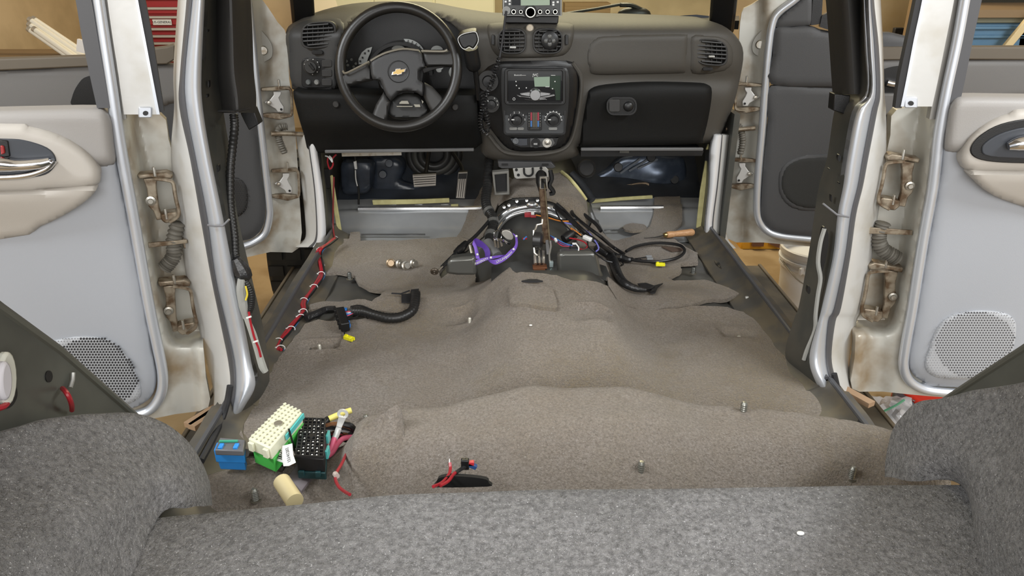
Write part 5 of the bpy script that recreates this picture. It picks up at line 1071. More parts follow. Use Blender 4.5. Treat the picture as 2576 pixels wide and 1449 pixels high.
ip = T('insulation_panel', 'moulded navy black insulation panel on the driver firewall', 'insulation', W(960, 500, 2.88))
relief('pad', sm2([(925, 395), (980, 392), (1010, 400), (1020, 425), (1010, 450), (1035, 458), (1080, 470), (1140, 478), (1150, 498), (1050, 505), (940, 508), (930, 470)], 3), 2.88, insul, ip, .04, 10, 20, .03)
relief('footrest', sm2([(858, 412), (880, 408), (932, 410), (938, 440), (930, 480), (900, 488), (866, 486), (858, 460)], 3), 2.80, insul, ip, .05, 10, 10, .015)
for (x, y) in ((979, 411), (963, 439)): B().lathe([(.008, .004), (.014, .004), (.016, 0)], W(x, y, 2.865), (0, -1, .3), 16).o('button', insul, ip)
wl = T('wire_lead', 'thin white and black wire lead hanging in the driver footwell', 'wire', W(905, 515, 2.74))
B().tube([W(x, y, 2.74) for x, y in ((893, 392), (894, 404), (893, 430), (896, 455), (902, 475), (902, 514))], .004, 6, 4).o('lead', wire['black'], wl)
B().tube([W(x, y, 2.735) for x, y in ((894, 428), (895, 450), (899, 468))], .0022, 6, 4).o('white_strand', white, wl)
B().prism([W(x, y, 2.735) for x, y in ((889, 407), (896, 405), (898, 426), (892, 426))], (0, .008, 0)).o('plug', white, wl, bev=.001)
# moulded toe-board detail: bead, embossed tabs
B().tube([Vector((x, 2.748, .058)) for x in (-.64, -.4, -.2)]+[Vector((-.13, 2.76, .066)), Vector((-.10, 2.80, .10))], .010, 8, 4).o('toe_board_bead', shiny, body)
B().tube([Vector((x, 2.748, .058)) for x in (.28, .4, .52)], .010, 8, 2).o('toe_board_bead', shiny, body)
for x in (987, 1053, 1119, 1548, 1606): B().prism([W(a, b, 2.795) for a, b in ((x-11, 513), (x+11, 513), (x+10, 526), (x+5, 530), (x-5, 530), (x-10, 526))], (0, .012, 0)).o('embossed_tab', toemetal, body, bev=.003)
B().tube([W(908, 590, 2.60), W(1070, 590, 2.60)], .0035, 6).o('floor_seam', shiny, body)
B().tube([W(1520, 580, 2.62), W(1580, 579, 2.62)], .0035, 6).o('floor_seam', shiny, body)
# foam strips
def strip_foam(P, d, label, th=.01): tag(B().prism([W(x, y, d) for x, y in P], (0, th, 0)).o('foam_strip', foam, bev=.002), label, 'foam strip', 'yellow foam strips')
strip_foam([(936, 504), (1000, 503), (1060, 502), (1130, 499), (1131, 510), (1040, 514), (938, 516)], 2.77, 'long pale yellow foam strip above the driver toe board')
strip_foam([(1134, 515), (1153, 514), (1153, 520), (1135, 521)], 2.77, 'tiny pale yellow foam scrap below the accelerator pedal')
strip_foam([(830, 442), (836, 442), (846, 505), (861, 594), (850, 596), (836, 510)], 2.60, 'upright yellow foam strip beside the driver door opening')
strip_foam([(1775, 405), (1781, 406), (1776, 470), (1764, 574), (1752, 574), (1762, 480)], 2.62, 'upright yellow foam strip beside the passenger door opening')
strip_foam([(1782, 363), (1788, 362), (1786, 376), (1776, 377)], 2.60, 'small yellow foam piece under the right end of the dashboard')
strip_foam([(1480, 504), (1560, 497), (1642, 492), (1642, 500), (1560, 505), (1484, 512)], 2.79, 'thin yellow foam strip above the passenger toe board')
tag(B().tube([G(x, y, .016) for x, y in ((1413, 432), (1430, 446), (1446, 464), (1460, 482), (1474, 502))], .006, 8, 4).o('foam_edging', foam), 'yellow foam edging along the tunnel carpet under the glovebox', 'foam edging')
tag(B().tube([W(1436, 436, 2.62), W(1458, 462, 2.60), W(1478, 490, 2.57), W(1490, 504, 2.55)], [.016, .018, .018, .014], 10, 4).o('air_duct', M('duct_dark', (.02, .022, .025), .4)), 'dark drain duct slanting down under the passenger dash', 'duct')
# passenger firewall: bluish panel, stained carton-like patch, holes
fp = T('firewall_panel', 'bluish metal firewall panel in the passenger footwell', 'car panel', W(1600, 490, 2.92))
blu = M('blue_grey_metal', (.07, .09, .13), .3, .5, (.14, .17, .22), 14)
relief('sheet', sm2([(1490, 470), (1500, 440), (1530, 425), (1560, 398), (1600, 390), (1700, 392), (1724, 410), (1726, 470), (1712, 492), (1640, 486), (1560, 480)], 3), lambda x, y: 2.93-.03*math.exp(-(((x-1665)/50)**2+((y-445)/35)**2)), blu, fp, .03, 10, 8, .01)
for k in range(3): B().bar(W(1560+22*k, 436-6*k, 2.915), W(1610+22*k, 400, 2.92), .008, .008).o('rib', M('blue_rib', (.22, .25, .30), .3, .5), fp)
for (x, y) in ((1555, 421), (1638, 396), (1697, 452)): B().lathe([(.010, .004), (.016, .004), (.018, 0)], W(x, y, 2.91), (0, -1, .3), 14).o('grommet', blackpl, fp)
B().prism([W(v.x, v.y, 2.90) for v in cr([(1490, 470, 0), (1510, 464, 0), (1560, 466, 0), (1625, 460, 0), (1630, 470, 0), (1600, 480, 0), (1570, 492, 0), (1510, 494, 0), (1496, 485, 0)], 3, True)], (0, .012, 0)).o('stained_patch', M('stained_tan_board', (.40, .30, .20), .8, 0, (.06, .045, .03), 30, lo=.48, hi=.58), fp)
B().prism([W(v.x, v.y, 2.895) for v in cr([(1560, 478, 0), (1590, 466, 0), (1625, 464, 0), (1640, 478, 0), (1636, 492, 0), (1562, 494, 0)], 3, True)], (0, .006, 0)).o('dark_opening', blackpl, fp)
tag(B().lathe([(.026, 0), (.032, .006), (.036, .002), (.036, -.01), (.026, -.012), (.026, 0)], W(1476, 424, 2.80), (0, -1, .4), 20).o('grommet_ring', M('ring_dark', (.05, .05, .05), .3)), 'dark ring grommet under the left end of the glovebox', 'grommet')
tag(B().prism([W(x, y, 2.60) for x, y in rrect(820, 450, 12, 26, 5)], (0, .03, 0)).o('relay_box', blackpl, bev=.004), 'black relay box on the driver side kick panel', 'relay box')
hb = T('hood_release_wires', 'red and white wires dangling at the driver kick panel', 'wire', W(832, 410, 2.55))
B().tube([W(x, y, 2.55) for x, y in ((826, 393), (824, 408), (830, 425), (838, 414), (836, 400), (846, 388))], .003, 6, 4).o('red_loop', wire['red'], hb)
B().tube([W(x, y, 2.545) for x, y in ((818, 392), (826, 395), (832, 402), (836, 408), (834, 398), (828, 392))], .0025, 6, 4).o('white_loop', white, hb)
# wiring on the right of the tunnel
wr = T('tunnel_wiring', 'red, blue and orange loose wires with plugs right of the brake lever', 'wires', G(1440, 615))
def wt(P, c, r=.0022, nm='wire'): return B().tube([W(*p) for p in P], r, 6, 5).o(nm, wire[c], wr)
wt([(1348, 541, 2.26), (1380, 548, 2.24), (1410, 556, 2.22), (1448, 558, 2.22), (1462, 575, 2.18), (1478, 595, 2.14)], 'orange')
wt([(1350, 540, 2.265), (1380, 545, 2.25), (1408, 553, 2.23), (1440, 552, 2.24), (1452, 553, 2.24)], 'black')
wt([(1420, 560, 2.22), (1450, 568, 2.20), (1480, 585, 2.15), (1500, 610, 2.08), (1506, 625, 2.05), (1500, 632, 2.03)], 'purple')
for k, c in enumerate(('blue', 'red', 'blue', 'red', 'pink')):
    wt([(1383, 592+2*k, 2.13), (1398, 600+1.5*k, 2.10), (1412, 608+2.4*k, 2.08), (1426, 614+1.5*k, 2.05), (1440, 618, 2.03)], c, .0018)
wt([(1432, 599, 2.10), (1450, 602, 2.10), (1468, 608, 2.08), (1478, 618, 2.06), (1470, 628, 2.03), (1458, 626, 2.03)], 'red')
wt([(1432, 624, 2.05), (1450, 628, 2.03), (1475, 632, 2.02), (1495, 636, 2.02)], 'blue')
wt([(1324, 596, 2.14), (1320, 600, 2.13), (1316, 602, 2.13)], 'blue', .003); wt([(1326, 600, 2.13), (1318, 601, 2.13), (1314, 600, 2.13)], 'red', .003)
wt([(1395, 515, 2.28), (1402, 540, 2.24), (1425, 570, 2.19), (1455, 590, 2.15), (1470, 598, 2.13)], 'black', .0022)
wt([(1478, 608, 2.08), (1480, 622, 2.05), (1490, 632, 2.02), (1508, 645, 1.99), (1524, 656, 1.98), (1540, 660, 1.98)], 'black', .0025)
wt([(1440, 582, 2.16), (1436, 574, 2.17), (1442, 577, 2.16), (1452, 584, 2.14), (1462, 592, 2.13)], 'orange', .0018)
wt([(1440, 590, 2.15), (1462, 584, 2.15), (1480, 590, 2.14)], 'black', .002)
B().tube([W(1418, 602, 2.12), W(1430, 594, 2.13), W(1439, 588, 2.14)], [.014, .016, .014], 10).o('taped_plug', blackpl, wr)
B().bar(W(1468, 595, 2.12), W(1488, 604, 2.10), .014, .012).o('white_plug', white, wr, bev=.003)
B().box(W(1444, 622, 2.04), (.026, .018, .018)).o('black_plug', blackpl, wr, bev=.003)
B().box(W(1445, 613, 2.04), (.012, .004, .005)).o('white_mark', white, wr)
B().tube([W(1450, 614, 2.03), W(1456, 624, 2.02), W(1453, 638, 2.01)], .002, 6, 3).o('zip_tie', white, wr)
B().bar(W(1396, 600, 2.09), W(1400, 608, 2.08), .006, .006).o('zip_tie', white, wr)
rc = T('red_connector', 'red and white plug clipped to the silver tunnel arch', 'connector', W(1338, 548, 2.27))
B().box(W(1328, 540, 2.28), (.022, .016, .014)).o('housing', M('translucent_red', (.35, .04, .05), .3), rc, bev=.002)
B().box(W(1340, 536, 2.27), (.010, .008, .010)).o('latch', white, rc, bev=.001)
B().box(W(1342, 544, 2.27), (.018, .010, .008)).o('second_housing', M('translucent_red', (.35, .04, .05), .3), rc, bev=.002)
# black cable loop on the passenger side
lp = T('cable_loop', 'long black cable looping across the passenger footwell carpet', 'cable', G(1600, 650))
def lw_(P, r, nm='strand', c='black'): return B().tube([G(x, y, .020+r) for x, y in P], r, 7, 6).o(nm, wire[c], lp)
B().tube([W(1400, 512, 2.30), W(1420, 530, 2.28), W(1445, 558, 2.22), W(1480, 590, 2.14)]+[G(x, y, .03) for x, y in ((1520, 620), (1560, 645), (1605, 656), (1660, 658), (1705, 648), (1722, 632), (1712, 618), (1680, 612), (1640, 612), (1600, 620), (1575, 632))], .0052, 8, 6).o('strand', wire['black'], lp)
B().tube([W(1512, 582, 2.30), W(1500, 565, 2.33), W(1480, 548, 2.36), W(1455, 530, 2.38), W(1440, 527, 2.38), W(1442, 540, 2.34), W(1470, 565, 2.28), W(1510, 595, 2.20)]+[G(x, y, .03) for x, y in ((1540, 620), (1570, 640))], .0058, 8, 6).o('strand', wire['black'], lp)
B().tube([W(1395, 520, 2.29), W(1425, 545, 2.24), W(1470, 585, 2.16), W(1510, 615, 2.10)]+[G(x, y, .026) for x, y in ((1545, 640), (1565, 645))], .007, 8, 6).o('strand', wire['black'], lp)
hr = T('wiring_harness', 'thick taped black harness diving through a slot in the passenger carpet', 'wiring harness', G(1590, 700))
B().tube([G(x, y, .03) for x, y in ((1500, 622), (1530, 640), (1542, 655), (1550, 680), (1560, 700), (1575, 715), (1600, 726), (1625, 730))], [.013, .015, .016, .015, .014, .012, .010, .006], 10, 6).o('trunk', M('tape_black', (.016, .016, .017), .35, bump=.4, bscale=120), hr)
B().tube([G(x, y, .028) for x, y in ((1545, 645), (1562, 648), (1580, 654), (1592, 652))], [.010, .013, .010, .006], 8, 5).o('branch', MATS['tape_black'], hr)
for P in ([(1600, 726), (1630, 728), (1645, 722)], [(1590, 722), (1615, 726), (1635, 733), (1645, 731)], [(1560, 652), (1568, 664), (1562, 668)]):
    B().tube([G(x, y, .022) for x, y in P], .0025, 6, 4).o('wire', wire['black'], hr)
sl = [G(x, y, .021) for x, y in ((1604, 713), (1625, 711), (1645, 718), (1668, 712), (1655, 722), (1648, 736), (1636, 737), (1640, 727), (1615, 726))]
B().prism(sl, (0, 0, -.003)).o('carpet_slot', rubber, hr)
for (x, y, w_, lab) in ((1632, 645, .022, 'grey'),):
    g = T('plug', 'small grey two-prong plug lying inside the black cable loop', 'connector', G(x, y))
    for dy in (0, 6): B().box(G(x+3*dy/6, y+dy, .026), (.020, .008, .007)).o('prong', M('plug_grey', (.25, .26, .27), .35), g, bev=.001)
    B().tube([G(x-6, y+2, .026), G(x-20, y+4, .024), G(x-35, y+6, .022)], .002, 6, 3).o('lead', wire['black'], g)
def yplug(x, y, ang, label, lead):
    t = T('yellow_plug', label, 'connector', G(x, y)); p = G(x, y, .026); R = Matrix.Rotation(math.radians(ang), 3, 'Z')
    B().box(p, (.024, .013, .010), R).o('housing', ybright, t, bev=.0015)
    B().box(p+R @ Vector((.014, .004, 0)), (.007, .004, .008), R).o('prong', ybright, t); B().box(p+R @ Vector((.014, -.004, 0)), (.007, .004, .008), R).o('prong', ybright, t)
    B().box(p+R @ Vector((-.006, 0, .006)), (.008, .006, .004), R).o('latch', ybright, t)
    B().tube([G(a, b, .024) for a, b in lead], .002, 6, 4).o('lead', wire['black'], t)
yplug(1659, 665, -4, 'bright yellow plug on the passenger carpet below the cable loop', ((1610, 652), (1630, 660), (1650, 664)))
yplug(876, 850, -32, 'bright yellow plug hanging below the black connector on the left', ((865, 824), (866, 836), (868, 844)))
q = [G(x, y, .019) for x, y in ((1664, 620), (1690, 621), (1716, 624), (1718, 629), (1690, 632))]
tag(B().prism(q, (0, 0, -.003)).o('carpet_slit', M('rust_brown_floor', (.09, .06, .045), .7)), 'dark tear in the carpet inside the black cable loop', 'slit')
# awl
aw = T('awl', 'awl with turned wooden handle on the passenger carpet', 'awl', G(1700, 600))
a0, a1 = G(1676, 591, .030), G(1745, 584, .030); ax = (a1-a0)
B().lathe([(0, 0), (.011, .002), (.0125, ax.length*.12), (.0105, ax.length*.3), (.012, ax.length*.5), (.0125, ax.length*.75), (.0135, ax.length*.93), (.010, ax.length*.99), (0, ax.length)], a0, ax, 18).o('handle', M('light_wood', (.52, .30, .15), .5, 0, (.42, .22, .10), 40, stretch=(1, 8, 8)), aw)
B().lathe([(0, -.010), (.008, -.009), (.009, 0), (.006, .004)], a0, ax, 14).o('ferrule', M('brass', (.45, .32, .12), .3, .9), aw)
B().tube([a0-ax.normalized()*.008, G(1650, 597, .024), G(1620, 599, .020)], [.002, .0018, .0008], 6).o('spike', M('dark_steel', (.10, .10, .10), .3, .8), aw)
# loose lug nuts
for k, (x, y, a) in enumerate(((983, 662, 80), (1006, 664, 20), (1022, 668, 55), (1041, 663, 10))):
    t = T('hex_bolt', ['loose rusty hex bolt at the left of the small pile on the driver carpet', 'loose hex bolt second from left in the small pile on the driver carpet', 'loose hex bolt third from left in the small pile on the driver carpet', 'loose hex bolt at the right of the small pile on the driver carpet'][k], 'bolt', G(x, y), 'loose bolts on the driver carpet')
    p = G(x, y, .030); axv = Vector((math.cos(math.radians(a))*.8, -.6, .25)); m = steel if k else M('brown_steel', (.30, .22, .14), .4, .7)
    B().lathe([(0, .010), (.010, .010), (.011, .008), (.011, 0), (.015, -.002), (.015, -.005), (.005, -.005), (.005, -.022), (0, -.022)], p, axv, 12).o('head', m, t)
    B().lathe([(.0052, -.006), (.0062, -.008), (.0052, -.010), (.0062, -.012), (.0052, -.014), (.0062, -.016), (.0052, -.018)], p, axv, 10).o('thread', m, t)
# left harness, connector block
hl = T('wiring_harness', 'black corrugated harness curving out of a slot in the driver carpet', 'wiring harness', G(960, 800))
pts = cr([G(x, y, .030) for x, y in ((1046, 738), (1044, 760), (1036, 782), (1010, 797), (975, 800), (940, 792), (915, 785), (888, 784))], 12)
B().tube(pts, [.0135*(1+.05*math.sin(i*2.2)) for i in range(len(pts))], 10).o('trunk', MATS['conduit_black'], hl, smooth=70)
B().tube([G(x, y, .028) for x, y in ((930, 790), (905, 780), (885, 782))], .015, 10, 4).o('tape_wrap', MATS['tape_black'], hl)
B().prism([G(x, y, .021) for x, y in ((1010, 740), (1032, 738), (1034, 728), (1054, 726), (1050, 742), (1040, 760), (1010, 760))], (0, 0, -.003)).o('carpet_slot', rubber, hl)
B().tube([G(x, y, .024) for x, y in ((985, 738), (1008, 739), (1030, 731))], .0025, 6).o('slit', rubber, hl)
p0, p1 = G(855, 782, .034), G(869, 824, .034)
B().bar(p0, p1, .024, .026, (0, 0, 1)).o('connector_block', blackpl, hl, bev=.003)
for k in range(4): B().box(lerp(p0, p1, .1+.25*k)+Vector((-.012, 0, 0)), (.006, .016, .02)).o('connector_rib', blackpl, hl, bev=.001)
for (x, y) in ((866, 780), (868, 792), (868, 801), (872, 812), (874, 820)): B().box(G(x, y, .032), (.016, .014, .010)).o('blue_latch', M('bright_blue', (.03, .20, .62), .35), hl, bev=.002)
for k, c in enumerate(('pink', 'white', 'blue', 'pink', 'black', 'black')):
    B().tube([G(868, 784+4*k, .034), G(878, 784+3*k, .036), G(888, 783+2*k, .032)], .0018, 6, 3).o('wire', wire[c], hl)
B().tube([G(x, y, .026) for x, y in ((872, 806), (890, 800), (908, 790))], .002, 6, 4).o('wire', wire['black'], hl)
# red harness along the driver sill with zip ties
rh = T('sill_wiring', 'long red wire bundle zip-tied along the driver door sill', 'wiring harness', G(800, 700))
RP = [(842, 600), (826, 614), (806, 628), (801, 645), (806, 662), (811, 685), (806, 700), (795, 715), (782, 735), (770, 752), (764, 765), (765, 780), (755, 796), (738, 816), (722, 836), (705, 856), (700, 872), (706, 880)]
for k, (c, dx, r) in enumerate((('darkred', -1, .0048), ('red', -4, .0040), ('black', 5, .0042), ('red', 1, .0042), ('blue', 6, .0022))):
    B().tube([G(x+dx+1.5*math.sin(i*1.7+k), y, .016+r+.002*(k % 2)+(.035 if i < 3 else .012 if i < 5 else 0)) for i, (x, y) in enumerate(RP)], r, 7, 5).o('wire', wire[c], rh)
for (x, y) in ((842, 600), (806, 628), (801, 652), (808, 668), (808, 690), (790, 722), (764, 756), (763, 784), (757, 798), (732, 828), (700, 858), (706, 876)):
    c = G(x, y, .022); B().tube([c+Vector((.0105*math.cos(a), .002*math.cos(a), .009*math.sin(a))) for a in [math.pi*k/8 for k in range(-1, 10)]], .0013, 6).o('zip_tie', white, rh)
    B().box(c+Vector((-.0105, -.002, .002)), (.005, .004, .005)).o('zip_tie_head', white, rh)
B().tube([G(x, y, .024) for x, y in ((770, 800), (800, 788), (820, 778), (842, 776))], [.012, .011, .009, .008], 8, 4).o('black_branch', MATS['tape_black'], rh)
B().tube([W(840, 445, 2.56), W(838, 520, 2.55), W(838, 570, 2.54), W(842, 600, 2.50)], .003, 6, 4).o('riser_wire', wire['darkred'], rh)
# small clips and studs on the sills
for k, (x, y) in enumerate(((776, 716), (742, 778))):
    t = T('trim_clip', ['silver trim clip on the driver sill beside the red wiring, farther one', 'silver trim clip on the driver sill beside the red wiring, nearer one'][k], 'clip', G(x, y), 'sill clips')
    for dx in (-6, 6): B().box(G(x+dx, y+2, .016), (.012, .010, .010)).o('jaw', M('clip_white', (.6, .6, .57), .35, .3), t, bev=.002)
    B().box(G(x+4, y-4, .018), (.014, .012, .012)).o('back', M('clip_grey', (.2, .2, .19), .4, .3), t, bev=.002)
t = T('trim_clip', 'silver trim clip on the passenger sill', 'clip', G(1885, 750), 'sill clips')
for dx in (-5, 5): B().box(G(1885+dx, 750, .016), (.012, .010, .010)).o('jaw', MATS['clip_white'], t, bev=.002)
def stud(x, y, h, r, label, mat=None, off=.012, tilt=(0, 0)):
    t = T('threaded_stud', label, 'stud', G(x, y, off), 'seat bolts in the floor'); p = G(x, y, off-.004); mat = mat or M('stud_zinc', (.30, .30, .27), .35, .8); a = Vector((tilt[0], tilt[1], 1))
    B().lathe([(r*1.0, 0)]+[(r*(1.0 if k % 2 else .86), h*.9*k/14) for k in range(1, 14)]+[(r*.8, h*.92), (r*.55, h), (0, h*1.01)], p, a, 12).o('shank', mat, t)
    B().lathe([(0, .002), (r*1.5, .002), (r*1.6, 0)], p+Vector((0, 0, .003)), (0, 0, 1), 14).o('washer', M('dirty_washer', (.08, .07, .05), .6), t)
stud(1182, 820, .026, .0055, 'pale seat stud in the left carpet well on the hump', M('pale_stud', (.5, .48, .42), .4, .5))
stud(805, 886, .024, .0055, 'seat stud in the carpet well by the left pillar', M('pale_stud', (.5, .48, .42), .4, .5))
stud(1858, 856, .014, .0055, 'short seat stud in the carpet well by the right pillar', M('pale_stud', (.5, .48, .42), .4, .5))
stud(1868, 1048, .034, .007, 'upright steel stud in front of the step on the right')
stud(922, 1068, .026, .006, 'upright stud behind the torn carpet corner')
stud(880, 704, .026, .007, 'grey stud in the bare seat mount on the driver side', greymetal)
stud(1743, 690, .024, .007, 'grey stud in the bare seat mount on the passenger side', greymetal)
# harness down the left pillar
hp = T('pillar_harness', 'black corrugated harness hanging down the left pillar', 'wiring harness', W(640, 880, 1.5))
pts = cr([W(x, y, d) for x, y, d in ((588, 288, 1.56), (590, 320, 1.55), (585, 370, 1.55), (580, 420, 1.54), (579, 470, 1.53), (580, 520, 1.52), (585, 560, 1.51), (590, 600, 1.50), (592, 640, 1.49), (600, 665, 1.48))], 14)
B().tube(pts, [.0085*(1+.10*math.sin(i*2.1)) for i in range(len(pts))], 8).o('upper_conduit', MATS['conduit_black'], hp, smooth=70)
B().tube([W(x, y, 1.475) for x, y in ((592, 650), (604, 672), (612, 690), (606, 706))], [.010, .017, .019, .010], 8, 4).o('tape_wrap', MATS['tape_black'], hp)
pts = cr([W(x, y, 1.47) for x, y in ((606, 695), (622, 715), (632, 740), (632, 765), (626, 785))], 14)
B().tube(pts, [.0075*(1+.10*math.sin(i*2.1)) for i in range(len(pts))], 8).o('lower_conduit', MATS['conduit_black'], hp, smooth=70)
B().tube([W(x, y, 1.465) for x, y in ((608, 700), (606, 730), (612, 770), (618, 800))], [.008, .010, .010, .006], 8, 4).o('grey_foam_sleeve', MATS['grey_foam'], hp)
B().tube([W(x, y, 1.46) for x, y in ((620, 800), (636, 840), (648, 880), (660, 920), (668, 935))], [.006, .008, .008, .009, .007], 8, 4).o('grey_taped_lead', M('grey_tape', (.36, .36, .33), .45), hp)
B().tube([W(x, y, 1.45) for x, y in ((626, 785), (630, 810), (640, 850), (650, 875), (656, 898))], .0026, 6, 4).o('red_wire', wire['red'], hp)
B().tube([W(x, y, 1.455) for x, y in ((618, 720), (622, 740), (618, 755))], .002, 6, 4).o('yellow_wire', wire['yellow'], hp)
for (x, y) in ((627, 797), (644, 858)): B().bar(W(x-7, y+3, 1.445), W(x+5, y-1, 1.445), .003, .003).o('zip_tie', white, hp)
# grime clumps along the passenger sill
for k, P in enumerate(([(1760, 600), (1785, 640), (1800, 670), (1830, 700), (1862, 735), (1875, 770)], [(1905, 800), (1950, 850), (1985, 905), (2020, 945), (2055, 990), (2090, 1040), (2115, 1062)])):
    tag(B().tube([G(x+8, y, .004) for x, y in P], [.012, .016, .013, .017, .012, .015, .010], 8, 8).o('sill_wiring', M('grimy_tape', (.02, .018, .015), .5, 0, (.10, .085, .06), 40, bump=.8, bscale=90)), ['dirty black harness along the passenger front sill', 'dirty black harness along the right edge of the rear carpet'][k], 'wiring harness')
# ================================================================== rear connectors and loose ends
def topquad(P, z): return [WZ(x, y, z) for x, y in P]
bc_ = T('blue_connector', 'bright blue wiring connector with grey lock, leftmost of the three connectors', 'connector', G(580, 1176, .02))
bl = M('vivid_blue', (.03, .27, .75), .35)
zt = .118
q = topquad([(540, 1132), (612, 1134), (618, 1106), (553, 1100)], zt)
B().prism(q, (0, 0, -.012)).o('top_shell', M('smoky_grey', (.13, .13, .14), .35), bc_, bev=.002)
q2 = topquad([(537, 1132), (613, 1135), (616, 1116), (545, 1112)], zt-.008)
B().prism(q2, (0, 0, -.028)).o('housing', bl, bc_, bev=.002)
q3 = [lerp(p, sum(q2, Vector())/4, .12) for p in q2]
B().prism([p+Vector((0, 0, -.026)) for p in q3], (0, .004, -.022)).o('lower_housing', bl, bc_, bev=.002)
for x in (558, 596): B().box(WZ(x, 1120, zt+.001)+Vector((0, -.004, 0)), (.008, .014, .006)).o('latch', bl, bc_, bev=.001)
B().box(WZ(575, 1110, zt+.003), (.034, .004, .003)).o('green_key', M('teal_green', (.05, .35, .22), .4), bc_)
B().tube([WZ(616, 1140, .095), G(640, 1142, .04), G(662, 1150, .03), G(690, 1170, .026), G(715, 1180, .022)], .0085, 8, 5).o('cable', M('brown_black_loom', (.04, .032, .025), .5), bc_)
wg = T('fuse_block', 'cream and green multi-pin fuse block lying diagonally, centre of the three connectors', 'connector', G(690, 1140, .02))
creamp = M('cream_plastic', (.72, .72, .55), .45); greenp = M('leaf_green', (.06, .42, .07), .4)
tq = topquad([(624, 1103), (715, 1014), (760, 1036), (680, 1128)], .135)
B().prism(tq, (0, 0, -.026)).o('cream_housing', creamp, wg, bev=.0025)
cq = sum(tq, Vector())/4
gq = [cq+(p-cq)*.97+Vector((.004, -.002, -.024)) for p in tq]
B().prism(gq, (0, 0, -.030)).o('green_housing', greenp, wg, bev=.002)
hole_m = M('socket_shadow', (.30, .29, .20), .7)
hb_ = B(); rb_ = B()
for i in range(11):
    for j in range(5):
        if i in (5,) and j in (1, 2, 3): continue
        a = lerp(tq[0], tq[1], (i+.6)/11.2); b = lerp(tq[3], tq[2], (i+.6)/11.2); p = lerp(a, b, (j+.6)/5.2)
        hb_.box(p+Vector((0, 0, .0002)), (.0030, .0030, .0012), Matrix.Rotation(math.radians(45), 3, 'Z'))
        rb_.box(p+Vector((-.001, .006, .001)), (.006, .0035, .002), Matrix.Rotation(math.radians(45), 3, 'Z'))
o = hb_.o('terminal_sockets', hole_m, wg, smooth=0); o['kind'] = 'stuff'
o = rb_.o('terminal_ridges', creamp, wg, smooth=0); o['kind'] = 'stuff'
a = lerp(lerp(tq[0], tq[1], .52), lerp(tq[3], tq[2], .52), .55); B().lathe([(0, .004), (.008, .004), (.009, 0)], a, (0, 0, 1), 14).o('centre_screw', steel, wg)
e0, e1 = lerp(tq[3], tq[2], .42), lerp(tq[3], tq[2], 1.0)
B().bar(e0+Vector((.003, -.003, -.010)), e1+Vector((.003, -.003, -.006)), .003, .010, (0, 0, 1)).o('teal_strip', M('teal_lock', (.10, .50, .48), .4), wg)
B().tube([lerp(tq[3], tq[2], .50)+Vector((.005, -.004, .004)), lerp(tq[3], tq[2], .50)+Vector((.010, -.008, -.025)), lerp(tq[3], tq[2], .52)+Vector((.012, -.010, -.050))], .002, 6).o('black_strap', wire['black'], wg)
for f in (.15, .8): B().box(lerp(tq[0], tq[3], f)+Vector((0, -.004, -.012)), (.012, .006, .018), Matrix.Rotation(math.radians(-30), 3, 'Z')).o('side_tab', creamp, wg, bev=.001)
B().prism([p+Vector((.012, .006, -.052)) for p in (lerp(gq[3], gq[2], .1), lerp(gq[3], gq[2], .45), lerp(gq[3], gq[2], .45)+Vector((.03, -.03, -.01)), lerp(gq[3], gq[2], .1)+Vector((.03, -.03, -.01)))], (0, 0, -.006)).o('grey_gasket', M('mauve_grey', (.22, .19, .20), .6), wg)
bk = T('fuse_block', 'black grid-topped fuse block with teal base, rightmost of the three connectors', 'connector', G(780, 1170, .02))
bq = topquad([(744, 1147), (756, 1053), (818, 1055), (814, 1150)], .108)
B().prism([p+Vector((0, 0, -.004)) for p in bq], (0, 0, -.030)).o('housing', M('satin_black', (.012, .012, .013), .35), bk, bev=.002)
cq = sum(bq, Vector())/4
B().prism([cq+(p-cq)*1.03+Vector((0, 0, -.034)) for p in bq], (0, 0, -.016)).o('teal_base', M('dark_teal', (.012, .05, .055), .4), bk, bev=.002)
lat = B()
for i in range(13):
    lat.bar(lerp(bq[0], bq[1], i/12), lerp(bq[3], bq[2], i/12), .0022, .005, (0, 0, 1))
for j in range(7): lat.bar(lerp(bq[0], bq[3], j/6), lerp(bq[1], bq[2], j/6), .0022, .005, (0, 0, 1))
o = lat.o('lattice', M('grid_black', (.022, .022, .023), .35), bk, smooth=0)
pins = B()
for i, row in enumerate(('.1.11.', '111.1.', '.1111.', '..11.1', '.1.11.', '.1..1.', '1...1.', '111111', '1..1..', '..111.', '.....1', '...11.')):
    for j, c in enumerate(row):
        if c == '1':
            p = lerp(lerp(bq[0], bq[3], (j+.5)/6), lerp(bq[1], bq[2], (j+.5)/6), (i+.5)/12); pins.lathe([(0, .001), (.0017, .0008), (.0019, -.003)], p, (0, 0, 1), 8)
o = pins.o('terminal_pins', white, bk); o['kind'] = 'stuff'
B().lathe([(.003, .003), (.006, .003), (.007, 0)], lerp(lerp(bq[0], bq[3], .52), lerp(bq[1], bq[2], .52), .52), (0, 0, 1), 14).o('centre_boss', M('satin_black', (.012, .012, .013), .35), bk)
for f in (.15, .75): B().box(lerp(bq[0], bq[3], f)+Vector((0, -.004, -.036)), (.010, .006, .012)).o('base_tab', MATS['dark_teal'], bk, bev=.001)
for f in (.3, .7): B().box(lerp(bq[3], bq[2], f)+Vector((.005, 0, -.016)), (.005, .020, .018)).o('side_clip', M('teal_lock', (.10, .50, .48), .4), bk, bev=.001)
for k in range(6): B().tube([WZ(742-2*k, 1160+k, .07), G(735-3*k, 1172, .014), G(722-2*k, 1180, .008)], .002, 6, 3).o('brown_wire', M('wire_tan', (.35, .18, .06), .4), bk)
tg = T('barcode_tag', 'white paper tag with barcode and number between the fuse blocks', 'tag', G(720, 1165, .02))
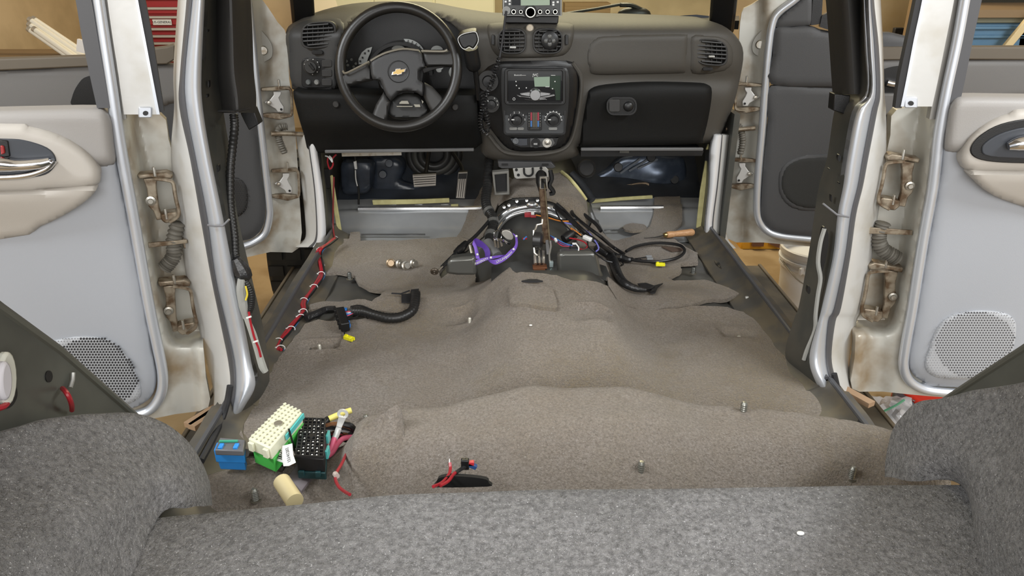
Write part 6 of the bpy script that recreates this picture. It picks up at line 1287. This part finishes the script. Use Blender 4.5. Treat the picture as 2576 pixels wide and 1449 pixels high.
p4 = [W(x, y, d) for x, y, d in ((710, 1122, 1.155), (735, 1116, 1.155), (744, 1164, 1.115), (713, 1173, 1.115))]
B().grid([[p4[0], lerp(p4[0], p4[1], .5)+Vector((0, -.004, .002)), p4[1]], [lerp(p4[0], p4[3], .5)+Vector((0, -.006, 0)), lerp(p4[0], p4[2], .5)+Vector((0, -.012, .002)), lerp(p4[1], p4[2], .5)+Vector((0, -.006, 0))], [p4[3], lerp(p4[3], p4[2], .5)+Vector((0, -.004, 0)), p4[2]]], (0, .001, 0)).o('paper', M('paper_white', (.75, .75, .74), .7), tg, smooth=70)
p5 = [W(x, y, d) for x, y, d in ((706, 1124, 1.17), (714, 1126, 1.152), (712, 1164, 1.125), (690, 1157, 1.14))]
B().prism(p5, (0, .001, -.0005)).o('paper_fold', MATS['paper_white'], tg)
u = (p4[1]-p4[2]).normalized(); n_ = Vector((0, -1, .5)).normalized(); v_ = n_.cross(u)
text('number', '15141202', lerp(lerp(p4[0], p4[3], .48), lerp(p4[1], p4[2], .48), .66)+n_*.0125, u, v_, .0085, blackpl, tg, .0003)
for k in range(5):
    f = .25+.13*k; a = lerp(p5[0], p5[3], f); b = lerp(p5[1], p5[2], f); B().bar(lerp(a, b, .25)+Vector((0, -.002, .001)), lerp(a, b, .85)+Vector((0, -.002, .001)), .0012+.0012*(k % 2), .001, (0, -1, .5)).o('barcode_bar', blackpl, tg)
# ring terminal with pink cable, yellow sleeve, splice
rt = T('ring_terminal', 'silver ring terminal crimped on a pink cable, standing upright', 'terminal', G(845, 1150, .02))
pa, pb_ = W(842, 1098, 1.24), W(862, 1042, 1.26)
B().ring([pb_+Vector((.011*math.cos(a), 0, .011*math.sin(a))) for a in [2*math.pi*k/20 for k in range(20)]], [pb_+Vector((.0052*math.cos(a), 0, .0052*math.sin(a))) for a in [2*math.pi*k/20 for k in range(20)]], (0, .002, 0)).o('ring', M('tin_plate', (.72, .72, .70), .35, .35), rt)
mid = lerp(pa, pb_, .55)
B().prism([W(x, y, 1.257) for x, y in ((852, 1048), (870, 1052), (856, 1084), (844, 1081))], (0, .002, 0)).o('tongue', MATS['tin_plate'], rt)
B().tube([W(852, 1078, 1.25), W(846, 1094, 1.245), W(840, 1106, 1.24)], [.006, .0065, .006], 12, 2).o('crimp_barrel', MATS['tin_plate'], rt)
B().tube([W(841, 1102, 1.24), W(832, 1130, 1.22), W(824, 1146, 1.205), W(836, 1138, 1.215), W(850, 1116, 1.235), W(866, 1102, 1.25), W(896, 1100, 1.265)], .0055, 10, 6).o('pink_cable', M('pink_insulation', (.75, .14, .24), .4), rt)
ys = T('yellow_sleeve', 'yellow heat-shrink sleeve sticking out behind the black fuse block', 'sleeve', W(840, 1060, 1.29))
B().tube([W(828, 1054, 1.29), W(855, 1042, 1.30), W(884, 1032, 1.31)], .0062, 12, 3).o('sleeve', M('soft_yellow', (.75, .65, .18), .45), ys)
B().tube([W(814, 1066, 1.28), W(824, 1056, 1.29), W(834, 1051, 1.295)], [.008, .007, .005], 10, 3).o('black_neck', wire['black'], ys)
lo_ = T('wire_loom', 'tangle of dark wires leaving the black fuse block towards the carpet flap', 'wires', G(860, 1090, .02))
for k, c in enumerate(('brown', 'black', 'grey', 'brown', 'black', 'darkred', 'black')):
    B().tube([W(816, 1072+4*k, 1.26), W(840+3*k, 1066+6*k+6*math.sin(k), 1.265), W(870, 1072+6*k, 1.27), W(902, 1088+3*k, 1.28)], .0042, 7, 5).o('wire', wire[c], lo_)
B().tube([W(862, 1066, 1.27), W(884, 1072, 1.27), W(890, 1086, 1.275), W(876, 1092, 1.27)], .006, 8, 4).o('black_loop', wire['black'], lo_)
B().box(W(900, 1098, 1.275), (.014, .012, .018)).o('black_tape', blackpl, lo_, bev=.003)
rw_ = T('red_wire', 'thin red wire falling from the carpet flap to the cargo edge', 'wire', G(850, 1230, .02))
B().tube([W(898, 1102, 1.265), W(884, 1112, 1.24), W(872, 1140, 1.19), W(860, 1166, 1.13), W(846, 1190, 1.09), W(844, 1205, 1.07), W(852, 1224, 1.03), W(866, 1236, 1.0), W(880, 1244, .97)], .0028, 7, 5).o('wire', wire['red'], rw_)
B().tube([W(843, 1192, 1.085), W(848, 1198, 1.075)], .005, 8).o('splice', M('splice_clear', (.5, .42, .38), .3), rw_)
tag(B().lathe([(.0, .064), (.0125, .064), (.0145, .062), (.0145, 0), (0, 0)], W(742, 1262, .985), W(716, 1222, 1.025)-W(742, 1262, .985), 20).o('plastic_tube', M('butter_plastic', (.66, .56, .32), .45)), 'short cream plastic tube lying at the cargo carpet edge', 'tube')
ft = T('fuse_tap', 'red wires with a black fuse tap rising from a hole at the cargo edge', 'fuse tap', G(1150, 1205, .02))
B().prism([W(v.x, v.y, 1.02) for v in cr([(1098, 1214, 0), (1104, 1203, 0), (1130, 1198, 0), (1180, 1200, 0), (1222, 1206, 0), (1230, 1216, 0), (1228, 1224, 0), (1100, 1226, 0)], 3, True)], (0, .02, -.01)).o('floor_hole', M('deep_black', (.004, .004, .004), .9), ft)
B().tube([W(1090, 1224, .97), W(1112, 1214, 1.0), W(1128, 1196, 1.03), W(1133, 1180, 1.05), W(1132, 1164, 1.06)], .0028, 7, 5).o('wire', wire['red'], ft)
B().tube([W(1132, 1164, 1.06), W(1131, 1154, 1.065)], [.002, .001], 6).o('crimp_pin', chrome, ft)
B().tube([W(1108, 1222, .98), W(1128, 1210, 1.0), W(1142, 1192, 1.03), W(1158, 1182, 1.05)], .0028, 7, 5).o('wire', wire['red'], ft)
B().tube([W(1146, 1190, 1.035), W(1160, 1180, 1.05), W(1174, 1172, 1.06)], .0035, 7, 4).o('black_lead', wire['black'], ft)
B().box(W(1170, 1167, 1.06), (.014, .010, .020)).o('tap_body', blackpl, ft, bev=.002)
for x in (1163, 1172): B().bar(W(x, 1158, 1.06), W(x-1, 1151, 1.06), .003, .001).o('blade', chrome, ft)
B().box(W(1184, 1165, 1.06), (.012, .008, .008)).o('red_fuse', M('fuse_red', (.5, .03, .04), .35), ft, bev=.001)
B().box(W(1188, 1171, 1.06), (.016, .008, .008), Matrix.Rotation(.5, 3, 'Y')).o('blue_fuse', M('fuse_blue', (.03, .08, .22), .35), ft, bev=.001)
stud(644, 1262, .030, .0065, 'upright stud by the cream plastic tube at the cargo edge', off=.02)
stud(1611, 1200, .034, .0065, 'upright stud centre right just behind the cargo edge', off=.02)
stud(2140, 1208, .030, .0065, 'upright stud by the right wheel arch carpet', off=.02)
rl = T('red_lead', 'short red wire poking out of the left quarter panel', 'wire', WX(170, 1020, -.73))
B().tube([WX(157, 977, -.735), WX(165, 985, -.72), WX(174, 1000, -.715), WX(180, 1018, -.72), WX(181, 1032, -.73)], .0035, 7, 4).o('wire', wire['red'], rl)
tag(B().tube([WX(-20, 1030, -.73), WX(10, 1022, -.725), WX(20, 1008, -.73)], .004, 7, 3).o('red_lead', wire['red']), 'red wire end inside the round opening of the left quarter panel', 'wire')
for (x, y, s_) in ((2014, 1341, .004), (1335, 818, .003), (1214, 856, .003)):
    p = WZ(x, y, .203) if y > 1200 else G(x, y, .022)
    tag(B().ball(p, s_, (1.4, 1, .6), 5).o('debris_crumb', white), {1341: 'tiny white crumb on the cargo carpet', 818: 'tiny white crumb on top of the tunnel hump', 856: 'tiny white crumb left of the tunnel hump'}[y], 'crumb')
# ================================================================== garage things
redp = M('tool_chest_red', (.33, .015, .018), .35)
tc = T('tool_chest', 'tall red tool chest with silver drawer pulls seen behind the left pillar', 'tool chest', W(430, 140, 4.5)*1.0)
base = W(430, 60, 4.5); WL[tc.name] = Vector((base.x, 4.6, GZ)); tc.location = WL[tc.name]
xa, xb = W(352, 60, 4.5).x, W(560, 60, 4.5).x
B().box(((xa+xb)/2, 4.75, (GZ+1.05)/2+.02), (xb-xa, .48, 1.05-GZ-.04)).o('cabinet', redp, tc, bev=.008)
for k, (y0, y1) in enumerate(((-40, 2), (16, 36), (38, 64), (68, 80), (86, 98), (104, 116), (122, 140), (146, 170))):
    z0, z1 = W(400, y1, 4.5).z, W(400, y0, 4.5).z
    dw = B().box(((xa+xb)/2, 4.503, (z0+z1)/2), (xb-xa-.04, .02, (z1-z0)-.006)).o('drawer', redp, tc, bev=.003)
    B().box(((xa+xb)/2, 4.488, z1-.010), (xb-xa-.06, .02, .014)).o('pull', M('aluminium', (.55, .53, .48), .35, .7), dw, bev=.002)
lz = W(407, 56, 4.48)
lb = B().box((lz.x, 4.485, lz.z), (.105, .006, .030)).o('label_plate', M('cream_label', (.72, .70, .62), .5), tc, bev=.002)
text('lettering', 'US-GENERAL', Vector((lz.x, 4.481, lz.z)), (1, 0, 0), (0, 0, 1), .018, blackpl, lb)
for f in (.05, .95):
    for y in (4.6, 4.9): B().lathe([(.03, .02), (.035, .01), (.035, -.01), (.03, -.02)], (lerp(xa, xb, f), y, GZ+.035), (1, 0, 0), 12).o('caster', blackpl, tc)
for k, (x0, y0, x1, y1, d) in enumerate(((73, 48, 330, 225, 3.9), (82, 46, 345, 222, 3.92), (72, 60, 320, 230, 3.88), (71, 72, 300, 232, 3.86), (84, 72, 318, 238, 3.84))):
    t = T('fluorescent_tube', ['uppermost white fluorescent tube in the leaning bundle at left', 'white fluorescent tube second from the top of the leaning bundle', 'white fluorescent tube in the middle of the leaning bundle', 'lowest white fluorescent tube of the leaning bundle', 'white fluorescent tube second from the bottom of the leaning bundle'][k], 'tube lamp', W(x1, y1, d), 'leaning fluorescent tubes')
    a, b = W(x0, y0, d+.2), W(x1, y1, d)
    B().tube([a, b], .014, 12).o('glass', M('milky_glass', (.75, .72, .62), .3), t)
    B().tube([a, lerp(a, b, .03)], .0148, 12).o('end_cap', M('aluminium', (.55, .53, .48), .35, .7), t)
tag(B().box(W(206, 116, 3.9), (.04, .02, .06), Matrix.Rotation(.3, 3, 'Y')).o('paper_note', M('paper_white', (.75, .75, .74), .7)), 'small white card beside the fluorescent tubes', 'card')
pb2 = T('workbench', 'low brown bench with a dark rim behind the left rear door window', 'bench', (W(120, 160, 3.75).x, 3.8, GZ))
x0, x1 = -3.4, W(330, 150, 3.8).x
B().box(((x0+x1)/2, 4.0, W(120, 165, 3.75).z), (x1-x0, .5, .04)).o('top', M('bench_wood', (.22, .15, .08), .6), pb2, bev=.004)
for x in (x0+.06, x1-.06):
    for y in (3.8, 4.2): B().box((x, y, (GZ+W(120, 165, 3.75).z)/2), (.06, .06, W(120, 165, 3.75).z-GZ)).o('leg', M('bench_wood', (.22, .15, .08), .6), pb2)
# front-left wheel
wh = T('front_wheel', 'dark tyre of the front wheel showing under the open front left door', 'wheel', (-.88, 3.0, GZ))
B().lathe([(.20, -.10), (.27, -.115), (.34, -.11), (.362, -.09), (.366, 0), (.362, .09), (.34, .11), (.27, .115), (.20, .10)], (-.88, 3.02, GZ+.366), (1, 0, 0), 48).o('tyre', M('tyre_rubber', (.02, .02, .019), .75), wh, smooth=60)
B().lathe([(0, -.02), (.16, -.03), (.19, -.06), (.20, -.09), (.205, .09), (.19, .06), (0, .05)], (-.88, 3.02, GZ+.366), (1, 0, 0), 32).o('rim', M('alloy', (.3, .3, .3), .4, .8), wh)
for k in range(36):
    a = 2*math.pi*k/36
    for sx in (-.07, 0, .07): B().box((-.88+sx, 3.02+.367*math.cos(a), GZ+.366+.367*math.sin(a)), (.055, .04, .012), Matrix.Rotation(a-math.pi/2, 3, 'X')).o('tread_block', MATS['tyre_rubber'], wh) if 8 < k < 30 else None
# bucket, yellow machine deck, black beam
bu = T('bucket', 'white plastic bucket on the floor beyond the right sill', 'bucket', (1.24, 2.98, GZ))
bw = M('bucket_white', (.66, .67, .68), .45, 0, (.55, .50, .40), 8, lo=.55, hi=.8)
bx_, by_ = W(2040, 700, 2.98).x, 2.98; WL[bu.name] = Vector((bx_, by_, GZ)); bu.location = WL[bu.name]
B().lathe([(0, 0), (.118, 0), (.122, .01), (.130, .20), (.134, .24), (.142, .245), (.142, .255), (.136, .262), (.138, .30), (.146, .305), (.146, .325), (.140, .33), (.135, .325), (.128, .22), (.112, .02), (0, .012)], (bx_, by_, GZ), (0, 0, 1), 36).o('pail', bw, bu)
B().lathe([(.140, .272), (.147, .274), (.147, .284), (.140, .286)], (bx_, by_, GZ), (0, 0, 1), 36).o('rib', bw, bu)
B().tube([(bx_-.148, by_-.01, GZ+.275), (bx_-.10, by_-.13, GZ+.22), (bx_, by_-.158, GZ+.20), (bx_+.10, by_-.13, GZ+.22), (bx_+.148, by_-.01, GZ+.275)], .003, 6, 5).o('bail_handle', M('dull_wire', (.3, .3, .28), .4, .7), bu)
B().box((bx_-.095, by_-.115, GZ+.262), (.03, .012, .03), Matrix.Rotation(.7, 3, 'Z')).o('handle_lug', bw, bu, bev=.003)
ym = T('yellow_deck', 'chipped yellow-orange metal deck on the floor beyond the right door', 'machine deck', (W(1930, 640, 3.9).x, 3.9, GZ))
x0, x1, z0, z1 = W(1862, 640, 3.8).x, W(2120, 640, 3.8).x, W(1900, 642, 3.8).z, W(1900, 606, 3.8).z
B().box(((x0+x1)/2, 4.05, (z0+z1)/2), (x1-x0, .5, z1-z0)).o('deck', M('chipped_orange', (.62, .30, .015), .5, 0, (.12, .06, .02), 14, lo=.56, hi=.62), ym, bev=.01)
B().box(((x0+x1)/2, 3.99, (GZ+z0)/2), (x1-x0-.02, .4, z0-GZ)).o('skirt', M('deck_black', (.012, .012, .012), .5), ym)
for k in range(5): B().box((lerp(x0, x1, .15+.17*k), 3.80, z1-.01), (.06, .04, .03), Matrix.Rotation(.4*k, 3, 'Y')).o('rust_chip', M('chip_rust', (.14, .06, .03), .7), ym)
# running boards and odds under the rear doors
for sx, lab in ((-1, 'dusty dark running board under the left doors'), (1, 'dark running board under the right doors')):
    rb = T('running_board', lab, 'running board', (sx*.83, 1.6, -.2))
    B().box((sx*.825, 1.55, -.165), (.13, 2.2, .05)).o('board', M('board_grey', (.07, .065, .055), .6, 0, (.13, .11, .08), 8), rb, bev=.008)
    B().box((sx*.884, 1.55, -.150), (.012, 2.2, .03)).o('edge_rail', M('rail_dust', (.16, .13, .09), .6), rb, bev=.003)
for k, (x, y, a) in enumerate(((512, 1046, .5), (520, 1050, .45))):
    p = WZ(x, y, -.02); tag(B().box(p, (.022, .09, .012), Matrix.Rotation(-a, 3, 'Z')).o('cardboard_strip', M('cardboard', (.34, .22, .13), .8)), ['brown cardboard strip wedged at the left pillar foot, outer piece', 'brown cardboard strip wedged at the left pillar foot, inner piece'][k], 'cardboard')
p = WZ(2156, 998, -.02); tag(B().box(p, (.022, .08, .012), Matrix.Rotation(.5, 3, 'Z')).o('cardboard_strip', M('cardboard', (.34, .22, .13), .8)), 'brown cardboard strip at the right pillar foot', 'cardboard')
bg_ = T('plastic_bag', 'crumpled clear plastic bag on the floor under the right rear door', 'bag', WZ(2238, 1060, GZ))
c = WZ(2240, 1050, GZ+.06); b = bmesh.new(); bmesh.ops.create_icosphere(b, subdivisions=4, radius=.085)
for v in b.verts: v.co *= 1+.45*noise.noise(v.co*22)+.2*noise.noise(v.co*60); v.co.z *= .75
b.verts.index_update(); V = [c+v.co for v in b.verts]; F = [[v.index for v in f.verts] for f in b.faces]; b.free()
cl = M('clear_bag', (.78, .78, .80), .12); cl.node_tree.nodes['Principled BSDF'].inputs['Alpha'].default_value = .45
O('film', V, F, cl, bg_, smooth=30)
B().tube([c+Vector((-.07, -.05, .05)), c+Vector((-.03, -.06, .085)), c+Vector((.0, -.05, .10))], .004, 6, 3).o('green_zip', M('zip_green', (.10, .30, .18), .4), bg_)
rd = T('red_case', 'red plastic case on the floor under the right rear door', 'case', WZ(2340, 1010, GZ))
p = WZ(2348, 1012, GZ+.06); B().box(p, (.22, .16, .10), Matrix.Rotation(.2, 3, 'Z')).o('shell', M('case_red', (.55, .03, .015), .35), rd, bev=.012)
B().bar(p+Vector((-.05, -.085, .02)), p+Vector((.05, -.07, .02)), .02, .02).o('handle', M('case_red', (.55, .03, .015), .35), rd, bev=.004)
dt = T('power_tool', 'dark grey tool with a silver lever beside the plastic bag', 'tool', WZ(2280, 1025, GZ))
p = WZ(2282, 1012, GZ+.05); B().box(p, (.10, .16, .09), Matrix.Rotation(-.5, 3, 'Z')).o('body', M('tool_slate', (.05, .05, .06), .45), dt, bev=.012)
B().bar(p+Vector((-.02, -.06, .05)), p+Vector((.01, -.10, .05)), .014, .006).o('lever', chrome, dt, bev=.002); B().ball(p+Vector((.012, -.10, .052)), .012, (1, 1, .5), 8).o('lever_pivot', chrome, dt)
# right background: timber panel with hook, totes, stick
tpn = T('timber_panel', 'tan timber panel with pale trim behind the right pillar', 'panel', (W(2260, 60, 4.2).x, 4.2, GZ))
x0, x1 = W(2190, 60, 4.2).x, W(2292, 60, 4.2).x
B().box(((x0+x1)/2, 4.22, .5), (x1-x0, .04, 2.0)).o('board', M('tan_board', (.58, .42, .20), .6, 0, (.66, .52, .30), 4), tpn)
B().box((x1+.02, 4.21, .5), (.05, .06, 2.0)).o('trim', M('pale_trim', (.70, .62, .45), .6), tpn)
hk = T('wall_hook', 'black metal hook on the tan timber panel', 'hook', W(2250, 95, 4.15))
B().tube([W(2222, 95, 4.17), W(2245, 95, 4.16), W(2262, 91, 4.15), W(2270, 84, 4.15)], .012, 8, 4).o('arm', rubber, hk); B().box(W(2260, 77, 4.15), (.05, .03, .03)).o('block', rubber, hk, bev=.004)
for k, (x, lab) in enumerate(((2500, 'blue plastic tote behind the right rear door window'), (2640, 'blue plastic tote farthest right behind the rear door window'))):
    t = T('storage_tote', lab, 'tote', (W(x, 90, 3.4).x, 3.4, GZ), 'blue totes'); p = W(x, 85, 3.4); blm = M('tote_blue', (.06, .15, .26), .5, 0, (.10, .20, .30), 4)
    zb = W(x, 130, 3.4).z-.25; ztp = W(x, 52, 3.4).z
    B().prism([(p.x-.17, 3.3, zb), (p.x+.11, 3.3, zb), (p.x+.14, 3.3, ztp), (p.x-.20, 3.3, ztp)], (0, .4, 0)).o('bin', blm, t, bev=.006)
    for z in (ztp-.02, ztp-.055, ztp-.13): B().box((p.x-.03, 3.295, z), (.35, .02, .012)).o('rib', blm, t, bev=.003)
    B().box((p.x-.03, 3.5, ztp+.012), (.37, .44, .024)).o('lid', M('tote_lid', (.20, .21, .16), .5), t, bev=.006)
sh = T('garage_shelf', 'brown wooden shelf unit with a painted shadow behind, holding the blue totes at far right', 'shelf', (W(2560, 60, 3.4).x, 3.5, GZ))
x0, x1 = W(2400, 30, 3.4).x, W(2760, 30, 3.4).x
for z in (W(2500, 130, 3.4).z-.27, W(2560, 28, 3.4).z): B().box(((x0+x1)/2, 3.5, z), (x1-x0, .5, .03)).o('board', M('brown_board', (.22, .15, .08), .7), sh)
for x in (x0, x1): B().box((x, 3.72, .3), (.05, .05, 1.64)).o('post', M('brown_board', (.22, .15, .08), .7), sh)
B().box(((x0+x1)/2, 3.75, .85), (x1-x0, .03, .9)).o('shelf_shadow', M('shelf_shadow_black', (.02, .018, .010), .8), sh)  # near-black sheet painting the shelf's shadow behind the totes
tag(B().bar(W(2528, 122, 3.2), W(2600, 36, 3.2), .03, .02, (0, -1, 0)).o('wood_stick', M('pale_pine', (.62, .50, .28), .6), bev=.003), 'pale pine stick leaning in front of the blue totes', 'stick')
# things seen through the windshield
cbm = T('wall_cabinet', 'cream garage cabinet beyond the windshield, driver side', 'cabinet', (W(1000, 20, 6.6).x, 6.6, GZ))
x0, x1 = W(790, 10, 6.6).x, W(1245, 10, 6.6).x
B().box(((x0+x1)/2, 6.75, .2), (x1-x0, .4, 1.44)).o('carcass', M('cream_paint', (.82, .76, .56), .6), cbm, bev=.01)
for k in range(3): B().box((lerp(x0, x1, (k+.5)/3), 6.545, .2), ((x1-x0)/3-.02, .02, 1.38)).o('door', M('cream_paint', (.82, .76, .56), .6), cbm, bev=.004)
pn = T('plank_stack', 'brown planks stacked beyond the windshield, passenger side', 'planks', (W(1470, 20, 6.4).x, 6.4, GZ))
for k in range(4): B().box((W(1475, 20, 6.4).x, 6.4, W(1470, 34-8*k, 6.4).z), (.36, .2, .024)).o('plank', M('plank_brown', (.26, .17, .08), .7), pn, bev=.002)
for s_ in (-.14, .14): B().box((W(1475, 20, 6.4).x+s_, 6.4, (GZ+W(1470, 40, 6.4).z)/2), (.04, .18, W(1470, 40, 6.4).z-GZ)).o('trestle_leg', M('plank_brown', (.26, .17, .08), .7), pn)
